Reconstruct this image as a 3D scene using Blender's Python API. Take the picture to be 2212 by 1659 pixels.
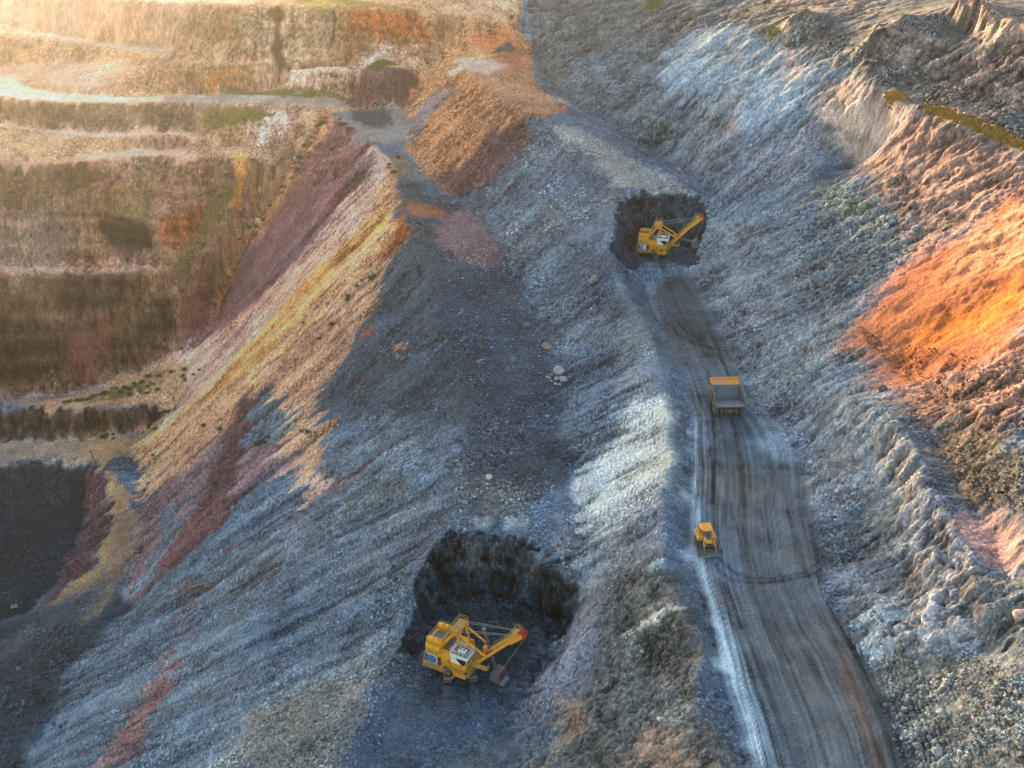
import bpy, bmesh, math, random
import numpy as np
from mathutils import Vector, Matrix, Quaternion

for o in list(bpy.data.objects): bpy.data.objects.remove(o, do_unlink=True)
SC = bpy.context.scene
COL = SC.collection

# ---------------------------------------------------------------- camera
cam_d = bpy.data.cameras.new('camera'); cam = bpy.data.objects.new('camera', cam_d); COL.objects.link(cam)
cam.location = (0, 0, 125); cam.rotation_euler = (math.radians(90-29.5), 0, 0)
cam_d.sensor_width = 36.0; cam_d.lens = 36.0*2592/2212; cam_d.clip_start = 1.0; cam_d.clip_end = 8000
SC.camera = cam

# ---------------------------------------------------------------- sky, sun, exposure
SUN_AZ = math.radians(-26)      # from the view direction (+Y), negative = to the left
SUN_EL = math.radians(4.2)
world = bpy.data.worlds.new('World'); SC.world = world; world.use_nodes = True
wn = world.node_tree.nodes; wl = world.node_tree.links; wn.clear()
sky = wn.new('ShaderNodeTexSky'); sky.sky_type = 'NISHITA'; sky.sun_disc = False
sky.sun_elevation = SUN_EL; sky.sun_rotation = SUN_AZ; sky.air_density = 1.0; sky.dust_density = 1.0; sky.ozone_density = 1.0
bg = wn.new('ShaderNodeBackground'); bg.inputs[1].default_value = 0.15
out = wn.new('ShaderNodeOutputWorld')
wl.new(sky.outputs[0], bg.inputs[0]); wl.new(bg.outputs[0], out.inputs[0])
sun_d = bpy.data.lights.new('sun', 'SUN'); sun_d.energy = 4.5; sun_d.angle = math.radians(8); sun_d.color = (1.0, 0.74, 0.42)
sun = bpy.data.objects.new('sun', sun_d); COL.objects.link(sun)
sdir = Vector((math.sin(SUN_AZ)*math.cos(SUN_EL), math.cos(SUN_AZ)*math.cos(SUN_EL), math.sin(SUN_EL)))
sun.rotation_euler = sdir.to_track_quat('Z', 'Y').to_euler()
SC.view_settings.view_transform = 'Standard'; SC.view_settings.look = 'None'
SC.view_settings.gamma = 1.0; SC.view_settings.exposure = 2.45; SC.view_settings.use_curve_mapping = False
SC.cycles.max_bounces = 3; SC.cycles.diffuse_bounces = 2; SC.cycles.glossy_bounces = 2; SC.cycles.transmission_bounces = 2; SC.cycles.volume_bounces = 0
SC.cycles.use_denoising = True; SC.cycles.denoiser = 'OPENIMAGEDENOISE'; SC.cycles.denoising_input_passes = 'RGB_ALBEDO_NORMAL'; SC.cycles.denoising_prefilter = 'FAST'

# ---------------------------------------------------------------- pit layout: image pixels with estimated heights, unprojected to metres
# break lines (x, y, z): bench edges, toes, crests, road kerbs
LINES = [
 [(33.42,273.95,0.5),(32.73,260.99,0.3),(34.84,239.89,0),(36.58,226.92,0),(36.7,216.92,0),(36.54,207.56,0),(34.3,190.56,0),(32.02,176.94,0),(30.59,164.68,0),(30.6,155.94,0),(31.12,147.84,0),(30.95,139.25,0),(30.8,131.32,0),(31.77,123.96,0),(31.84,115.57,0),(31.99,101.26,0)],
 [(39.2,273.95,0.5),(40.14,248.99,0.1),(42.38,226.92,0),(41.99,198.79,0),(40.85,175.52,0),(40.64,155.94,0),(41.18,139.25,0),(42.29,124.85,0),(43.41,115.57,0),(43.54,101.26,0)],
 [(44.77,276.76,0.5),(45.59,263.8,0.2),(47.16,249.19,0),(48.25,237.65,0),(48.86,223.85,0),(50.96,213.48,0),(53.17,209.01,0),(55.54,203.1,0),(56.12,196.27,0),(55.05,185.86,0),(53.25,175.52,0),(52.2,163.39,0),(50.87,152.4,0),(52.07,143.46,0),(54.13,136.2,0),(54.71,129.43,0),(55,122.2,0),(54.36,115.57,0),(52.2,101.26,0)],
 [(25.55,287.22,10),(23.98,273.94,8),(25.73,267.26,6),(26.66,257.25,4.5),(30.28,242.21,3.5),(30.99,228.73,3),(31.74,215.73,3),(31.49,204.36,3),(30.22,195.69,3),(30.92,190.25,2.8),(29.15,182.45,2.8),(26.49,174.39,2.8),(25.98,167.5,2.8),(26.03,162.26,2.8),(25.57,154.82,2.8),(25.21,147.85,2.8),(25.5,144.29,3),(27.05,140.84,3.2),(28.22,137.94,3),(27.85,132.5,2.5),(26.39,127.36,2),(26.07,122.37,1.6),(26.78,118.19,1.5),(27.81,114.18,1.5),(28.19,100.04,1.5)],
 [(-13.88,321.4,4),(-5.14,303.02,1),(-3.77,291.14,0),(1.07,280.55,-2.5),(5.09,271.03,-4.5),(8.09,251.41,-6),(10.31,235.32,-7),(12.13,220.84,-8),(12.82,209.72,-8),(11.59,198.5,-8.5),(12.51,186.64,-9),(10.68,176.53,-9),(10.6,166.9,-9.3)],
 [(-25.93,317.1,6.3),(-18.06,299.11,2.6),(-11.25,277.69,-1.2),(-5.06,254.25,-5),(-0.61,229.41,-7.2),(1.31,203.21,-8.3),(-0.09,188.15,-9)],
 [(-36.84,339.77,10),(-33.47,322.6,7),(-28.03,309.85,5),(-25.66,296.91,3.5),(-21.01,275.05,0),(-15.4,252.29,-4),(-10.92,232.32,-6.5),(-8.87,215.17,-8),(-9.29,198.5,-8.5),(-10.73,188.15,-9),(-12.41,180.77,-9)],
 [(-12.41,180.77,-9),(-10.37,179.34,-9),(-4.8,179.32,-9.3),(-0.51,178.87,-9.5),(3.7,174.17,-9.3),(6.96,170.81,-9.3),(10.55,165.62,-9.3)],
 [(-12.41,180.77,-9),(-14.44,175.08,-10),(-16.71,170.29,-11.5),(-18.28,164.39,-14),(-20.01,157.66,-16),(-20.72,151.94,-16.5),(-21.38,143.88,-17),(-24.34,135.22,-17.3),(-25.97,130.73,-17.5),(-28.05,119.88,-18)],
 [(-18.94,150.23,-18),(-17.65,156.97,-18),(-16.43,162.67,-17.8),(-14.76,168.89,-17.8),(-12.43,172.77,-17.8),(-8.22,174.4,-17.5),(-2.23,174.4,-17.5),(2.89,172.77,-17.8),(6.61,168.25,-17.8),(8.81,167.31,-17),(6.78,159.3,-18),(2.63,149.14,-18),(0.3,141.81,-18),(-0.43,132.21,-18),(-1.06,115.84,-18)],
 [(-18.94,150.23,-18),(-19.14,141.81,-18),(-21.93,132.39,-18.2),(-23.6,116.24,-18.5)],
 [(-8.63,161.69,-18),(-7.93,141.81,-18),(-9.02,132.21,-18),(-9.65,115.84,-18)],
 [(25.55,287.22,10),(27.8,297.17,11.2),(31.19,301.48,11.5),(36.34,303.91,11.5),(41.37,304.69,11.6),(46.19,303.64,11.6),(49.95,302.09,11.4),(53.25,300.3,10),(51.73,295.45,8),(49.32,286.32,4),(47.85,280.24,1.5)],
 [(28.45,276.76,0.5),(28.18,283.75,0.6),(29.82,290.66,0.6),(33.67,295.62,0.6),(38.72,296.89,0.6),(44.81,296.25,0.6),(47.24,291.27,0.6),(47.17,281.7,0.6)],
 [(29.51,304.02,12.5),(27.94,308.41,13.5),(21.24,324.03,16),(13.81,335.56,19),(7.27,342.36,21),(0.55,348.89,22.5),(-6.49,362.54,23.5),(-14.09,380.1,24.5),(-18.37,395.44,25),(-22.6,404.88,26)],
 [(48.68,304.13,12.2),(42.3,314.37,14),(35.65,325.52,15.5),(28.51,335.99,17.5),(21.05,347.3,19.5),(13.12,357.11,21.5),(7.69,366.11,22.5),(5.21,399.39,24),(0.61,401.59,26.5)],
 [(53.25,300.3,10),(53.24,304.67,10.3),(46.91,319.55,11.5),(39.12,332.95,13),(30.57,344.43,15.5),(20.4,361.01,17.5),(12.44,382.13,21),(6.84,405.51,24)],
 [(-13.88,321.4,4),(-19.23,324.29,5),(-25.72,334.2,7),(-30.78,349.13,9),(-33.35,356.3,11),(-33.57,363.88,13),(-32.91,371.09,14.5),(-29.62,377.79,17),(-27.27,389.53,20.5),(-25.36,398.45,25)],
 [(-53.2,377.79,17),(-48.11,381.18,22),(-43.35,386.5,24),(-36.33,382.89,24.5),(-29.74,382.97,23)],
 [(-53.66,374.42,15),(-44.63,371.91,14.7),(-35.76,370.27,14.3)],
 [(-52.99,368.62,14.5),(-43.95,364.64,13.5),(-36.44,360.04,12),(-34.17,348.94,10.5)],
 [(-58.38,365.4,14),(-52.69,359.89,13.5),(-43.79,348.72,12),(-36.84,339.77,10)],
 [(-159.85,295.72,-50),(-147.76,298.87,-50),(-125.7,305.53,-49.5),(-118.32,308.74,-48.5),(-110.2,310.43,-46),(-98.52,310.79,-40),(-88.14,318.96,-35),(-88.57,329.74,-31),(-85.56,334.46,-27),(-77.37,343.38,-14),(-68.93,349.94,-3),(-62.15,352.96,7),(-58.38,365.4,14)],
 [(-162.27,345.99,4),(-153.59,345.39,4.5),(-132.87,346.03,5),(-122.09,351.95,5),(-109.96,354.11,5),(-95.62,350.24,5),(-85.09,350.24,5),(-81.23,350.92,5.5),(-70.22,346.51,7),(-63.41,352.82,8.5)],
 [(-158.06,321.67,-20),(-136.59,322.33,-20),(-122.82,321.67,-20),(-109.44,322.33,-20),(-101.71,323.98,-20)],
 [(-160.59,328.23,-19.8),(-138.44,327.89,-19.8),(-111.01,328.23,-19.8),(-101.62,329.25,-19.8)],
 [(-161.02,338.83,-3),(-138.92,338.83,-3),(-126.85,340,-3),(-121.65,341.16,-3)],
 [(-163.63,345.5,-3),(-141.17,345.5,-3),(-128.79,346.3,-3)],
 [(-81.23,350.92,5.5),(-78.27,342.23,2),(-81.09,339.38,-3.5),(-85.54,337.17,-10),(-90.67,330.17,-19)],
 [(-76.27,348.13,5),(-76.73,349.94,-3),(-79.91,347.26,-11)],
 [(-163.98,350.83,4.8),(-137.79,350.51,5.2),(-121.97,356.57,5.2),(-118.51,359.66,5.5),(-101.21,359.36,5.6),(-93.27,363.24,7),(-84.97,357.27,6)],
 [(-171.34,371.99,9),(-161.63,369.59,9),(-154.94,367.22,9),(-146.22,367.22,9),(-137.3,361.81,8.5),(-122.49,360.14,8.3),(-115.76,361.81,8.5),(-100.96,360.25,9),(-95.34,360.99,9.5),(-84.63,365.58,11),(-72.92,365.5,12.5),(-65.27,362.93,13)],
 [(-172.87,375.89,9),(-163.24,373.93,9),(-139.19,367.85,8.8),(-119.22,364.1,8.8),(-104.9,364.86,9.3),(-96.34,365.63,9.8)],
 [(-175.51,386.62,16),(-164.51,381.29,16),(-155.23,376.09,16),(-143.36,373.54,16),(-120.71,373.54,16),(-103.17,373.54,16),(-81.15,372.72,15.5),(-66.32,370.9,15),(-58.8,368.93,14.7)],
 [(-184.23,409.16,16.5),(-174.09,407.38,16.5),(-168.3,404.44,16.5),(-160.45,390.99,16.3),(-145.65,380.59,16.2),(-126.34,377.98,16.2),(-112.91,383.23,16.2),(-93.5,383.23,16.2),(-72.4,386.62,16),(-55.35,388.39,15.5)],
 [(-175.36,411.37,17.5),(-157.21,405.99,20),(-139.79,401.23,22),(-124.56,397.17,23.5),(-113.23,395.44,25),(-106.13,390.52,24),(-96.34,386.7,23.5),(-83.04,387.64,24),(-75.57,387.64,24),(-59.87,381.99,24),(-53.23,381.99,24)],
 [(-112.23,397.65,25.2),(-107.2,395.22,24.3),(-91.51,392.66,24.2),(-82.15,391.11,24.3),(-60.46,386.49,24.3),(-53.76,386.49,24.3),(-46.59,398.55,28),(-39.14,400.42,28),(-31.36,398.55,28),(-23.78,398.75,27.5),(-8.56,399.55,27),(0.61,401.59,26.5)],
 [(-114.06,398.64,24.8),(-136.57,405.23,25.3),(-156.78,415.14,26),(-175.56,416.99,26.5),(-185.18,417.52,27)],
 [(-113.51,402.72,25),(-138.11,410.51,25.4),(-158.61,420.68,26.1),(-177.62,422.6,26.6),(-187.56,423.6,27)],
 [(-193.89,436.79,36.5),(-179.79,434.32,37),(-133.56,415.71,38.5),(-92.48,405.71,38.8),(-81.57,408.53,38.5),(-61.77,403.89,38),(-31.82,409.67,36),(-16.4,409.62,34.5),(-0.93,410.59,32),(6.97,419.92,33)],
 [(3.98,443.23,36),(15.66,446.29,37),(31.58,436.14,39),(47.3,431.07,40),(56.12,399.09,40.5),(64.44,378.38,40),(69.02,368.01,40),(74.71,356.43,40),(82.26,343.89,40),(87.23,326.23,40),(91.33,314.57,40),(94.51,299.4,40),(98.58,289.07,39.5),(103.15,277.06,39.5),(107.46,267.23,39.5),(112.94,255.74,39.5),(122.58,233.75,39.5)],
 [(93.92,315.53,44),(102.67,303.46,43),(110.98,285.83,42.5),(118.86,273.39,42.5),(129.52,251.42,42.5)],
 [(95.72,322.29,52),(104.13,320.99,50.5),(110.28,313.01,50),(114.28,303.43,50),(117.29,292.16,50),(121.1,283.66,50),(133.22,264.18,50)],
 [(104.01,326.82,54),(116.47,322.29,52),(120.09,307.39,51),(125.89,297.1,51),(138.04,275.84,51)],
 [(117.9,323.71,60),(120.51,306.99,60),(123.89,296.24,59),(134.98,273.3,59)],
 [(79.64,354.6,46),(85.77,354.22,50)],
 [(98.58,289.07,39.5),(92.46,291.33,27),(89.58,299.16,20),(87.23,295.26,17)],
 [(97.73,273.49,33),(91.9,264.47,26)],
 [(102.42,254.25,32),(95.16,244.76,27)],
 [(62.07,282.22,12),(65,261.38,11),(65.6,243.08,10),(63.3,222.62,9),(63.65,210.36,7),(64.8,194.33,10),(67.05,188.41,13.5)],
 [(68.1,187.57,14),(68.74,178.04,14),(68.38,169.93,14),(67.84,161.67,14),(69.35,154.61,14),(68.79,146.23,14),(68.05,138.57,13.5),(67.59,132.64,12),(67.74,129.86,8)],
 [(65.47,180.64,7.5),(65.27,165.75,6),(63.66,158.09,5),(61.8,150.91,4.5),(60.52,141.92,5),(58.79,135.68,5),(62.48,132.76,6),(67.34,129.74,7.5)],
 [(72.94,184.31,14),(74.45,176.6,13),(74.74,165.16,13),(75.43,156,13),(74.65,147.55,13),(73.53,138.65,13)],
 [(81.51,160.07,20),(76.44,145.02,17.5),(72.49,132.68,14.5),(69.41,122.41,11),(64.76,108.17,8),(62.36,95.59,7)],
 [(61.61,125.01,6),(62.12,118.51,5.5),(60.29,110.94,5),(57.32,97.21,5)],
 [(57.11,144.69,4.5),(57.35,140.38,4.5),(55.95,136.92,3)],
 [(61.2,172.7,3),(60.2,162.04,2),(57.97,153.45,2)],
 [(82.21,213.3,18),(91.4,217.84,26),(97.59,209.04,30)],
 [(91.62,190.12,25),(83.09,188.97,19),(76.16,190.92,14),(76.65,207.09,13)],
 [(-97.01,297.79,-52),(-103.61,295.78,-55),(-108.5,292.73,-57.5),(-109.26,286.61,-58),(-105.45,278.98,-58),(-100.11,268.37,-58.5),(-99.24,262.58,-59),(-98.49,252.89,-59.5),(-96.94,242.47,-60.5),(-94.93,232.94,-61),(-90.12,221.65,-61),(-94.08,212.22,-62),(-99.9,204.85,-63),(-98.91,186.44,-63),(-99.38,171.27,-63),(-99.53,152.29,-63)],
 [(-163.83,284.91,-58),(-144.89,286.61,-58),(-132.28,288.07,-58),(-118.69,286.61,-58),(-111.65,284.91,-58)],
 [(-159.57,274.82,-58),(-141.2,276.66,-58),(-134.11,278.28,-58),(-125.98,280.86,-58),(-117.37,280.15,-58),(-114.86,275.96,-58.3)],
 [(-158.15,266.36,-67),(-140.22,268.94,-67),(-128.28,271.12,-67),(-121.33,273.33,-67),(-115.4,267.11,-66),(-114.33,257.66,-66),(-112.12,247.06,-65.5),(-113.47,235.22,-65),(-116.89,222.43,-64.5),(-124.79,214.26,-64.5)],
 [(-111.35,279.28,-58.2),(-107.04,268.52,-58.6),(-104.52,259.2,-59.6),(-102.02,245.43,-61.3),(-102.84,235.73,-62.5),(-107.45,228.07,-63.5),(-112.82,220.42,-64.2),(-118.22,211.11,-64.5)],
 [(-142.3,229.34,-66),(-112.69,196.21,-64.5),(-112.65,170.69,-65)],
 [(-164.85,291.85,-50),(-146.11,294.42,-50),(-134.4,294.94,-50),(-123.41,293.65,-50),(-115.65,294.16,-50),(-106.83,295.72,-50),(-97.4,296.95,-51.5)],
 [(-164.71,287.28,-57.5),(-146.13,290.23,-57.5),(-132.75,289.74,-57.5),(-122.35,290.23,-57.5),(-113.1,290.23,-57.5),(-109.28,293.44,-57)],
 [(-99.21,306.38,-43),(-102.07,301.55,-48)],
 [(95,100,25),(100,140,32),(110,180,38),(118,215,42),(125,240,42)],
 [(-310,300,-50),(-310,345,-5),(-310,400,42),(-310,450,44)],
 [(-310,250,-66),(-310,50,-66)],
 [(-310,445,42),(-150,448,41),(0,440,40),(60,445,48),(120,430,62),(240,400,72)],
 [(-310,620,50),(240,620,75)],
 [(240,400,72),(240,300,66),(240,150,62),(240,50,58)],
 [(-310,50,-66),(-90,50,-65),(-30,52,-19),(10,52,-18),(36,50,1.5),(40,52,0),(58,50,0),(80,50,9),(120,50,30),(240,50,58)],
]
# outcrops and soils traced in image pixels: kind, feather, cover, outline (x, y)
REGIONS = [
 ('tanrock',1,1,[(-209.5,449.3),(-202.8,449.3),(-196.2,449.5),(-189.7,449.8),(-183.1,450),(-176.5,450.3),(-169.9,450.6),(-163.3,450.8),(-156.7,451.1),(-150.1,451.3),(-143.5,451.6),(-136.9,451.9),(-130.2,452.1),(-123.6,452.4),(-116.9,452.6),(-110.3,452.9),(-103.6,453.2),(-96.9,453.4),(-90.3,453.7),(-83.5,453.7),(-76.8,453.9),(-70.1,454.2),(-63.4,454.2),(-56.7,454.5),(-49.9,454.5),(-43.2,454.7),(-36.5,454.7),(-29.7,455),(-23,455.2),(-16.2,455.5),(-9.5,456.3),(-2.7,457.3),(4.1,457.8),(3.1,431.8),(2.2,419.5),(1.4,408.8),(0.6,399),(-6.2,393.8),(-12.9,389.5),(-19.6,389),(-26.6,391.5),(-30.4,378.4),(-34.1,366.9),(-40.2,366.7),(-46.3,366.2),(-52.3,365.5),(-58.4,365.7),(-61.1,359),(-63.7,352.3),(-66.2,345.2),(-69.5,343),(-73.3,342.6),(-76.3,338.7),(-79,336),(-81.8,333.6),(-84,328.8),(-86.1,323.9),(-87.7,317.5),(-93.4,315),(-98.5,310.8),(-105.4,311),(-112.1,310.4),(-118.4,308.8),(-123.8,307.1),(-129.1,305.3),(-134.5,303.7),(-139.8,302.2),(-145,300.4),(-150.3,298.9),(-155.5,297.3),(-160.4,295.2),(-165,292.8),(-165.8,296.9),(-166.6,300.9),(-167.4,305.2),(-168.3,309.4),(-169.1,313.7),(-170.1,318.2),(-171.2,323),(-172.3,327.9),(-173.5,333),(-174.7,338.1),(-176.3,344),(-178.1,350.4),(-180.4,357.8),(-182.9,365.8),(-185.6,374.2),(-188.6,383.3),(-192,393.3),(-195.3,403.1),(-197.9,411.8),(-200.4,420.1),(-202.9,428.7),(-205.7,437.9)]),
 ('pinkrock',3,1,[(-180.7,359),(-172.6,356.9),(-162.6,350.6),(-155.4,350.2),(-149.8,350.4),(-144.2,350.6),(-138.7,351),(-133.4,352.1),(-128.1,353.2),(-122.8,354.4),(-116.9,354.4),(-111.1,354.6),(-105.1,354.1),(-99,353.4),(-93,352.9),(-87.2,353.2),(-81.3,352.7),(-78.7,343.9),(-78.1,343.9),(-76.3,338.7),(-79,336),(-81.8,333.6),(-84,328.8),(-86.1,323.9),(-87.7,317.5),(-93.4,315),(-98.5,310.8),(-105.4,311),(-112.1,310.4),(-118.4,308.8),(-123.8,307.1),(-129.1,305.3),(-134.5,303.7),(-139.8,302.2),(-145,300.4),(-150.3,298.9),(-155.5,297.3),(-160.4,295.2),(-165,292.8),(-165.8,297),(-166.7,301.2),(-167.4,305.2),(-168.3,309.5),(-169.1,313.8),(-170.1,318.4),(-171.3,323.5),(-172.4,328.3),(-173.6,333.5),(-174.8,338.6),(-176.5,344.8),(-178.4,351.5)]),
 ('olivedark',3,1,[(-171.6,353.7),(-163.6,349.7),(-157.2,349),(-151.3,349.3),(-145.1,348.9),(-139.1,348.9),(-132.8,348.2),(-126.9,348.5),(-123.8,341.3),(-130,340),(-136.3,339),(-142.3,338.8),(-148.3,338.9),(-154.4,339),(-160.9,340),(-168.8,343.6)]),
 ('pinkrock',2,1,[(-127.2,350.3),(-121.6,351.6),(-115.8,352.7),(-109.9,353.5),(-101.6,351.7),(-93.5,350.3),(-87.5,345.1),(-90.2,342),(-92.7,338.6),(-95.2,334.3),(-103.9,338.9),(-112.6,343.5),(-121.7,340.7),(-124.6,345.9)]),
 ('olive',2,0.7,[(-123.8,341.3),(-117.2,346.5),(-109.4,350.7),(-108.3,344.3),(-107.3,338.6),(-117.3,335.8),(-124.1,337.7)]),
 ('darkrock',1,1,[(-124.3,336.6),(-118.8,338),(-109.2,337.5),(-106.6,331.2),(-111.2,329.5),(-120.3,331.3)]),
 ('rust',2,1,[(-105.1,337.7),(-99.8,339.8),(-94.3,341.6),(-91.1,339.2),(-94.4,335.7),(-97.8,332.2),(-104.7,333.2)]),
 ('pinkgrey',3,1,[(-159.6,335.1),(-153.8,335.3),(-147.9,335.2),(-142.1,335.3),(-136.4,335.7),(-130.8,336.3),(-125.1,332.6),(-129.7,330.4),(-134.3,328.4),(-140.5,328.2),(-146.7,327.9),(-152.5,326.7),(-158.3,325.8),(-159.3,331.3)]),
 ('ochre',1,1,[(-85.2,354.5),(-80.6,352.9),(-78.9,348.9),(-82.7,338.7),(-86.1,340.6),(-83.3,345.5)]),
 ('olivegreen',3,0.6,[(-87.6,345.7),(-81.8,346.3),(-82.5,343.7),(-85.3,340.5),(-88.2,337.2),(-91,334),(-94.3,331),(-97.3,326.9),(-101.8,322.6),(-107,320.7),(-103,323.5),(-100.8,330.4),(-97.5,333.8),(-94,337),(-90.8,341.2)]),
 ('darkbrown',3,1,[(-136.6,321.7),(-130.9,321.9),(-125,321.6),(-119.3,321.7),(-113.8,322.4),(-108.3,323),(-105.7,319.3),(-111.7,317.7),(-117.9,316.4),(-123.9,315.9),(-130.2,315.9),(-136.3,315.7),(-136.4,318.6)]),
 ('olivedark',3,1,[(-158.1,321.3),(-152.7,321.3),(-147.3,321.3),(-141.9,321.5),(-136.6,321.7),(-137.1,317.9),(-137.6,314.1),(-144,313),(-150.4,311.7),(-156.8,310.6),(-157.2,314.1),(-157.7,317.7)]),
 ('darkbrown',3,1,[(-157.1,313.2),(-151.6,313.6),(-146,313.9),(-140.4,314.3),(-134.8,314.6),(-129.2,315),(-123.5,315.3),(-117.9,315.7),(-111.8,316.6),(-105.8,317.5),(-96.4,315.8),(-100.7,313.2),(-105.4,312),(-110.2,311),(-117,310.1),(-123.3,307.9),(-129.6,305.7),(-134.8,304.1),(-139.9,302.6),(-145.1,301),(-150.1,299.5),(-155.2,297.9),(-155.6,301.7),(-156.1,305.4),(-156.7,309.4)]),
 ('redbrown',2,1,[(-128.4,312.8),(-123.8,315.2),(-119,317.3),(-115.9,315.9),(-118.2,313.3),(-120.5,310.6),(-122.7,307.5),(-127.9,306),(-133.2,304.7),(-130.9,308.9)]),
 ('redbrown',2,1,[(-98.1,322),(-94.4,326.2),(-90.4,329.7),(-89.4,327.6),(-86.2,317.7),(-91.6,316.9),(-96.2,313.3),(-97.2,317.9)]),
 ('darkrock',2,1,[(-105.7,319.9),(-100,321.3),(-100.4,317.9),(-101,314.8),(-104.4,316.1)]),
 ('pinkrock',2,1,[(-146.1,322.4),(-138,322.4),(-140.5,318.6),(-147.1,318.1)]),
 ('paletan',0.8,1,[(-172.7,357.3),(-164.7,354),(-156.9,350.9),(-150.6,350.9),(-144.3,350.9),(-137.9,350.7),(-132.6,352.7),(-127.4,354.7),(-121.9,356.5),(-118.5,359.8),(-112.8,359.8),(-106.9,359.3),(-101.2,359.3),(-95.5,352.9),(-95.6,350.2),(-102.8,352.2),(-109.9,354),(-116,352.9),(-122,351.7),(-127.5,348.8),(-134,348.8),(-139.9,349),(-145.8,348.9),(-151.8,349.3),(-157.6,349),(-163.7,349.6),(-171.6,353.6)]),  # treads kept pale so the colour carries bench shading
 ('paletan',0.8,1,[(-178.3,374.9),(-171,375),(-163.2,373.9),(-155.1,371.8),(-147.2,370),(-139.2,368),(-132.6,366.8),(-125.9,365.4),(-119.3,364.2),(-113.5,364.4),(-107.9,365),(-102.1,365.2),(-96.4,365.6),(-95.3,360.9),(-102.3,361.7),(-109,361.6),(-115.8,361.7),(-122.5,360.2),(-129.9,360.8),(-137.3,361.7),(-146.1,366.9),(-152.2,367.8),(-158.4,368.6),(-164.8,370),(-171.2,371.3),(-177.6,372.7)]),
 ('greybrown',2,1,[(-174.2,381.7),(-166.4,379.7),(-158.3,376.6),(-150.7,374.5),(-143.4,373.2),(-136.6,372.9),(-130,372.9),(-123.2,372.7),(-116.5,372.7),(-109.8,372.7),(-103.1,372.7),(-97,370.8),(-96.4,365.5),(-103,365.1),(-109.8,365),(-116.5,364.6),(-123.9,365.5),(-131.5,366.7),(-139.2,368.1),(-146,370.1),(-152.7,371.6),(-159.5,373.4),(-166.3,375.1),(-172.9,376.2)]),  # face between treads darkened, bench shading put into the colour
 ('olive',2,1,[(-97.1,371.4),(-89,371.5),(-81,371.7),(-73.2,367.7),(-83.3,366.4),(-88.9,365.1),(-94.9,365.5),(-98.7,366.7)]),
 ('pinkwhite',2,1,[(-79.4,370.1),(-69.8,369.4),(-69.6,361.6),(-76.4,358.1),(-81.2,361.9)]),
 ('pinkrock',1.5,1,[(-118.5,361.2),(-112.8,361.2),(-106.9,360.7),(-101.1,360.2),(-101.2,359.4),(-106.9,359.4),(-112.8,359.9),(-118.5,359.9)]),
 ('road_pale',0.6,1,[(-194.9,402),(-188.1,403.9),(-182.1,407.8),(-174.1,407.4),(-168.3,404.5),(-160.5,391.2),(-145.7,380.8),(-139.3,379.9),(-132.8,379),(-126.4,378.2),(-119.2,378.7),(-111.9,379.3),(-110.6,374.1),(-120.8,373.7),(-128.3,373.7),(-135.9,373.7),(-143.4,373.7),(-155.3,376.3),(-164.6,381.5),(-173.5,385.1),(-183.6,390.9),(-191.8,392.5)]),  # sunlit stretch of road: brightness of the low sun put into its colour
 ('road_grey',1,1,[(-112.3,380.8),(-105.9,381),(-99.5,381),(-93,381),(-86,381.9),(-78.6,381),(-70.7,377.4),(-62,375.7),(-53.9,377.7),(-53.2,370.2),(-59.7,370.1),(-66.4,371.3),(-73.8,372.3),(-81.2,373.2),(-88.6,373.6),(-96,373.9),(-103.3,374.1),(-110.6,374.1)]),
 ('olivegreen',1,0.8,[(-95,383.6),(-88.4,384),(-81.6,383.4),(-74.9,380.1),(-68.5,377.5),(-61,376.5),(-53.9,378.3),(-54.4,375.1),(-62.6,374.1),(-71.3,375.8),(-78.8,378.9),(-86.1,380.7),(-93,381)]),
 ('pinkrock',2,1,[(-126.1,397),(-118.7,395.4),(-111.3,393.4),(-104.4,388.8),(-97.9,385.7),(-98,383.5),(-104,383.5),(-110,383.5),(-115.8,383),(-122.1,385.6)]),
 ('paletan',2,1,[(-184.3,410.3),(-177.4,410.4),(-170.5,410.5),(-162.5,407.8),(-154.6,405.2),(-146.8,402.8),(-139.2,400.4),(-131.8,398.4),(-124.4,396.5),(-122.8,388.7),(-129,385.8),(-135,382.7),(-142.7,385.1),(-150.8,388.4),(-159.5,392.8),(-168.6,401),(-177.6,408.3)]),
 ('pinkwhite',1.5,1,[(-83.1,387.3),(-76.4,387.5),(-69.8,388.3),(-62.9,385.6),(-56,382.6),(-49.8,384.1),(-53.2,378.7),(-60.6,376.7),(-68.5,377.9),(-76.1,386.5),(-81.9,385.6)]),
 ('ochre',1.5,0.6,[(-99.6,386.5),(-93.5,387.3),(-86.1,387.2),(-92,384.5),(-99.5,384.5)]),
 ('road_grey',0.6,1,[(-158.7,420.8),(-148.3,415.8),(-138.1,410.4),(-129.9,408),(-121.6,405.4),(-112.7,399.7),(-111.9,396),(-120.3,400),(-128.4,402.7),(-136.6,405.1),(-146.5,409.9),(-156.8,415)]),
 ('cream',4,1,[(-201.2,449.5),(-193.4,447.5),(-186.2,446.8),(-179,446.1),(-171.8,445.4),(-164.5,444.5),(-157,443),(-149.7,441.8),(-142.4,440.3),(-135,438.8),(-124.9,428.7),(-114.9,418.4),(-105.4,408.6),(-108.3,404.7),(-111.1,400.3),(-120.3,405.6),(-128.7,408.1),(-137.3,410.7),(-144.8,414),(-151.8,415.5),(-158.8,417.1),(-165.9,418.7),(-173.1,420.5),(-180.2,422),(-187.2,423.1),(-193.1,421.9),(-195.2,429.6),(-197.6,438.2)]),  # top-left slope painted cream to add sun glow
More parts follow.
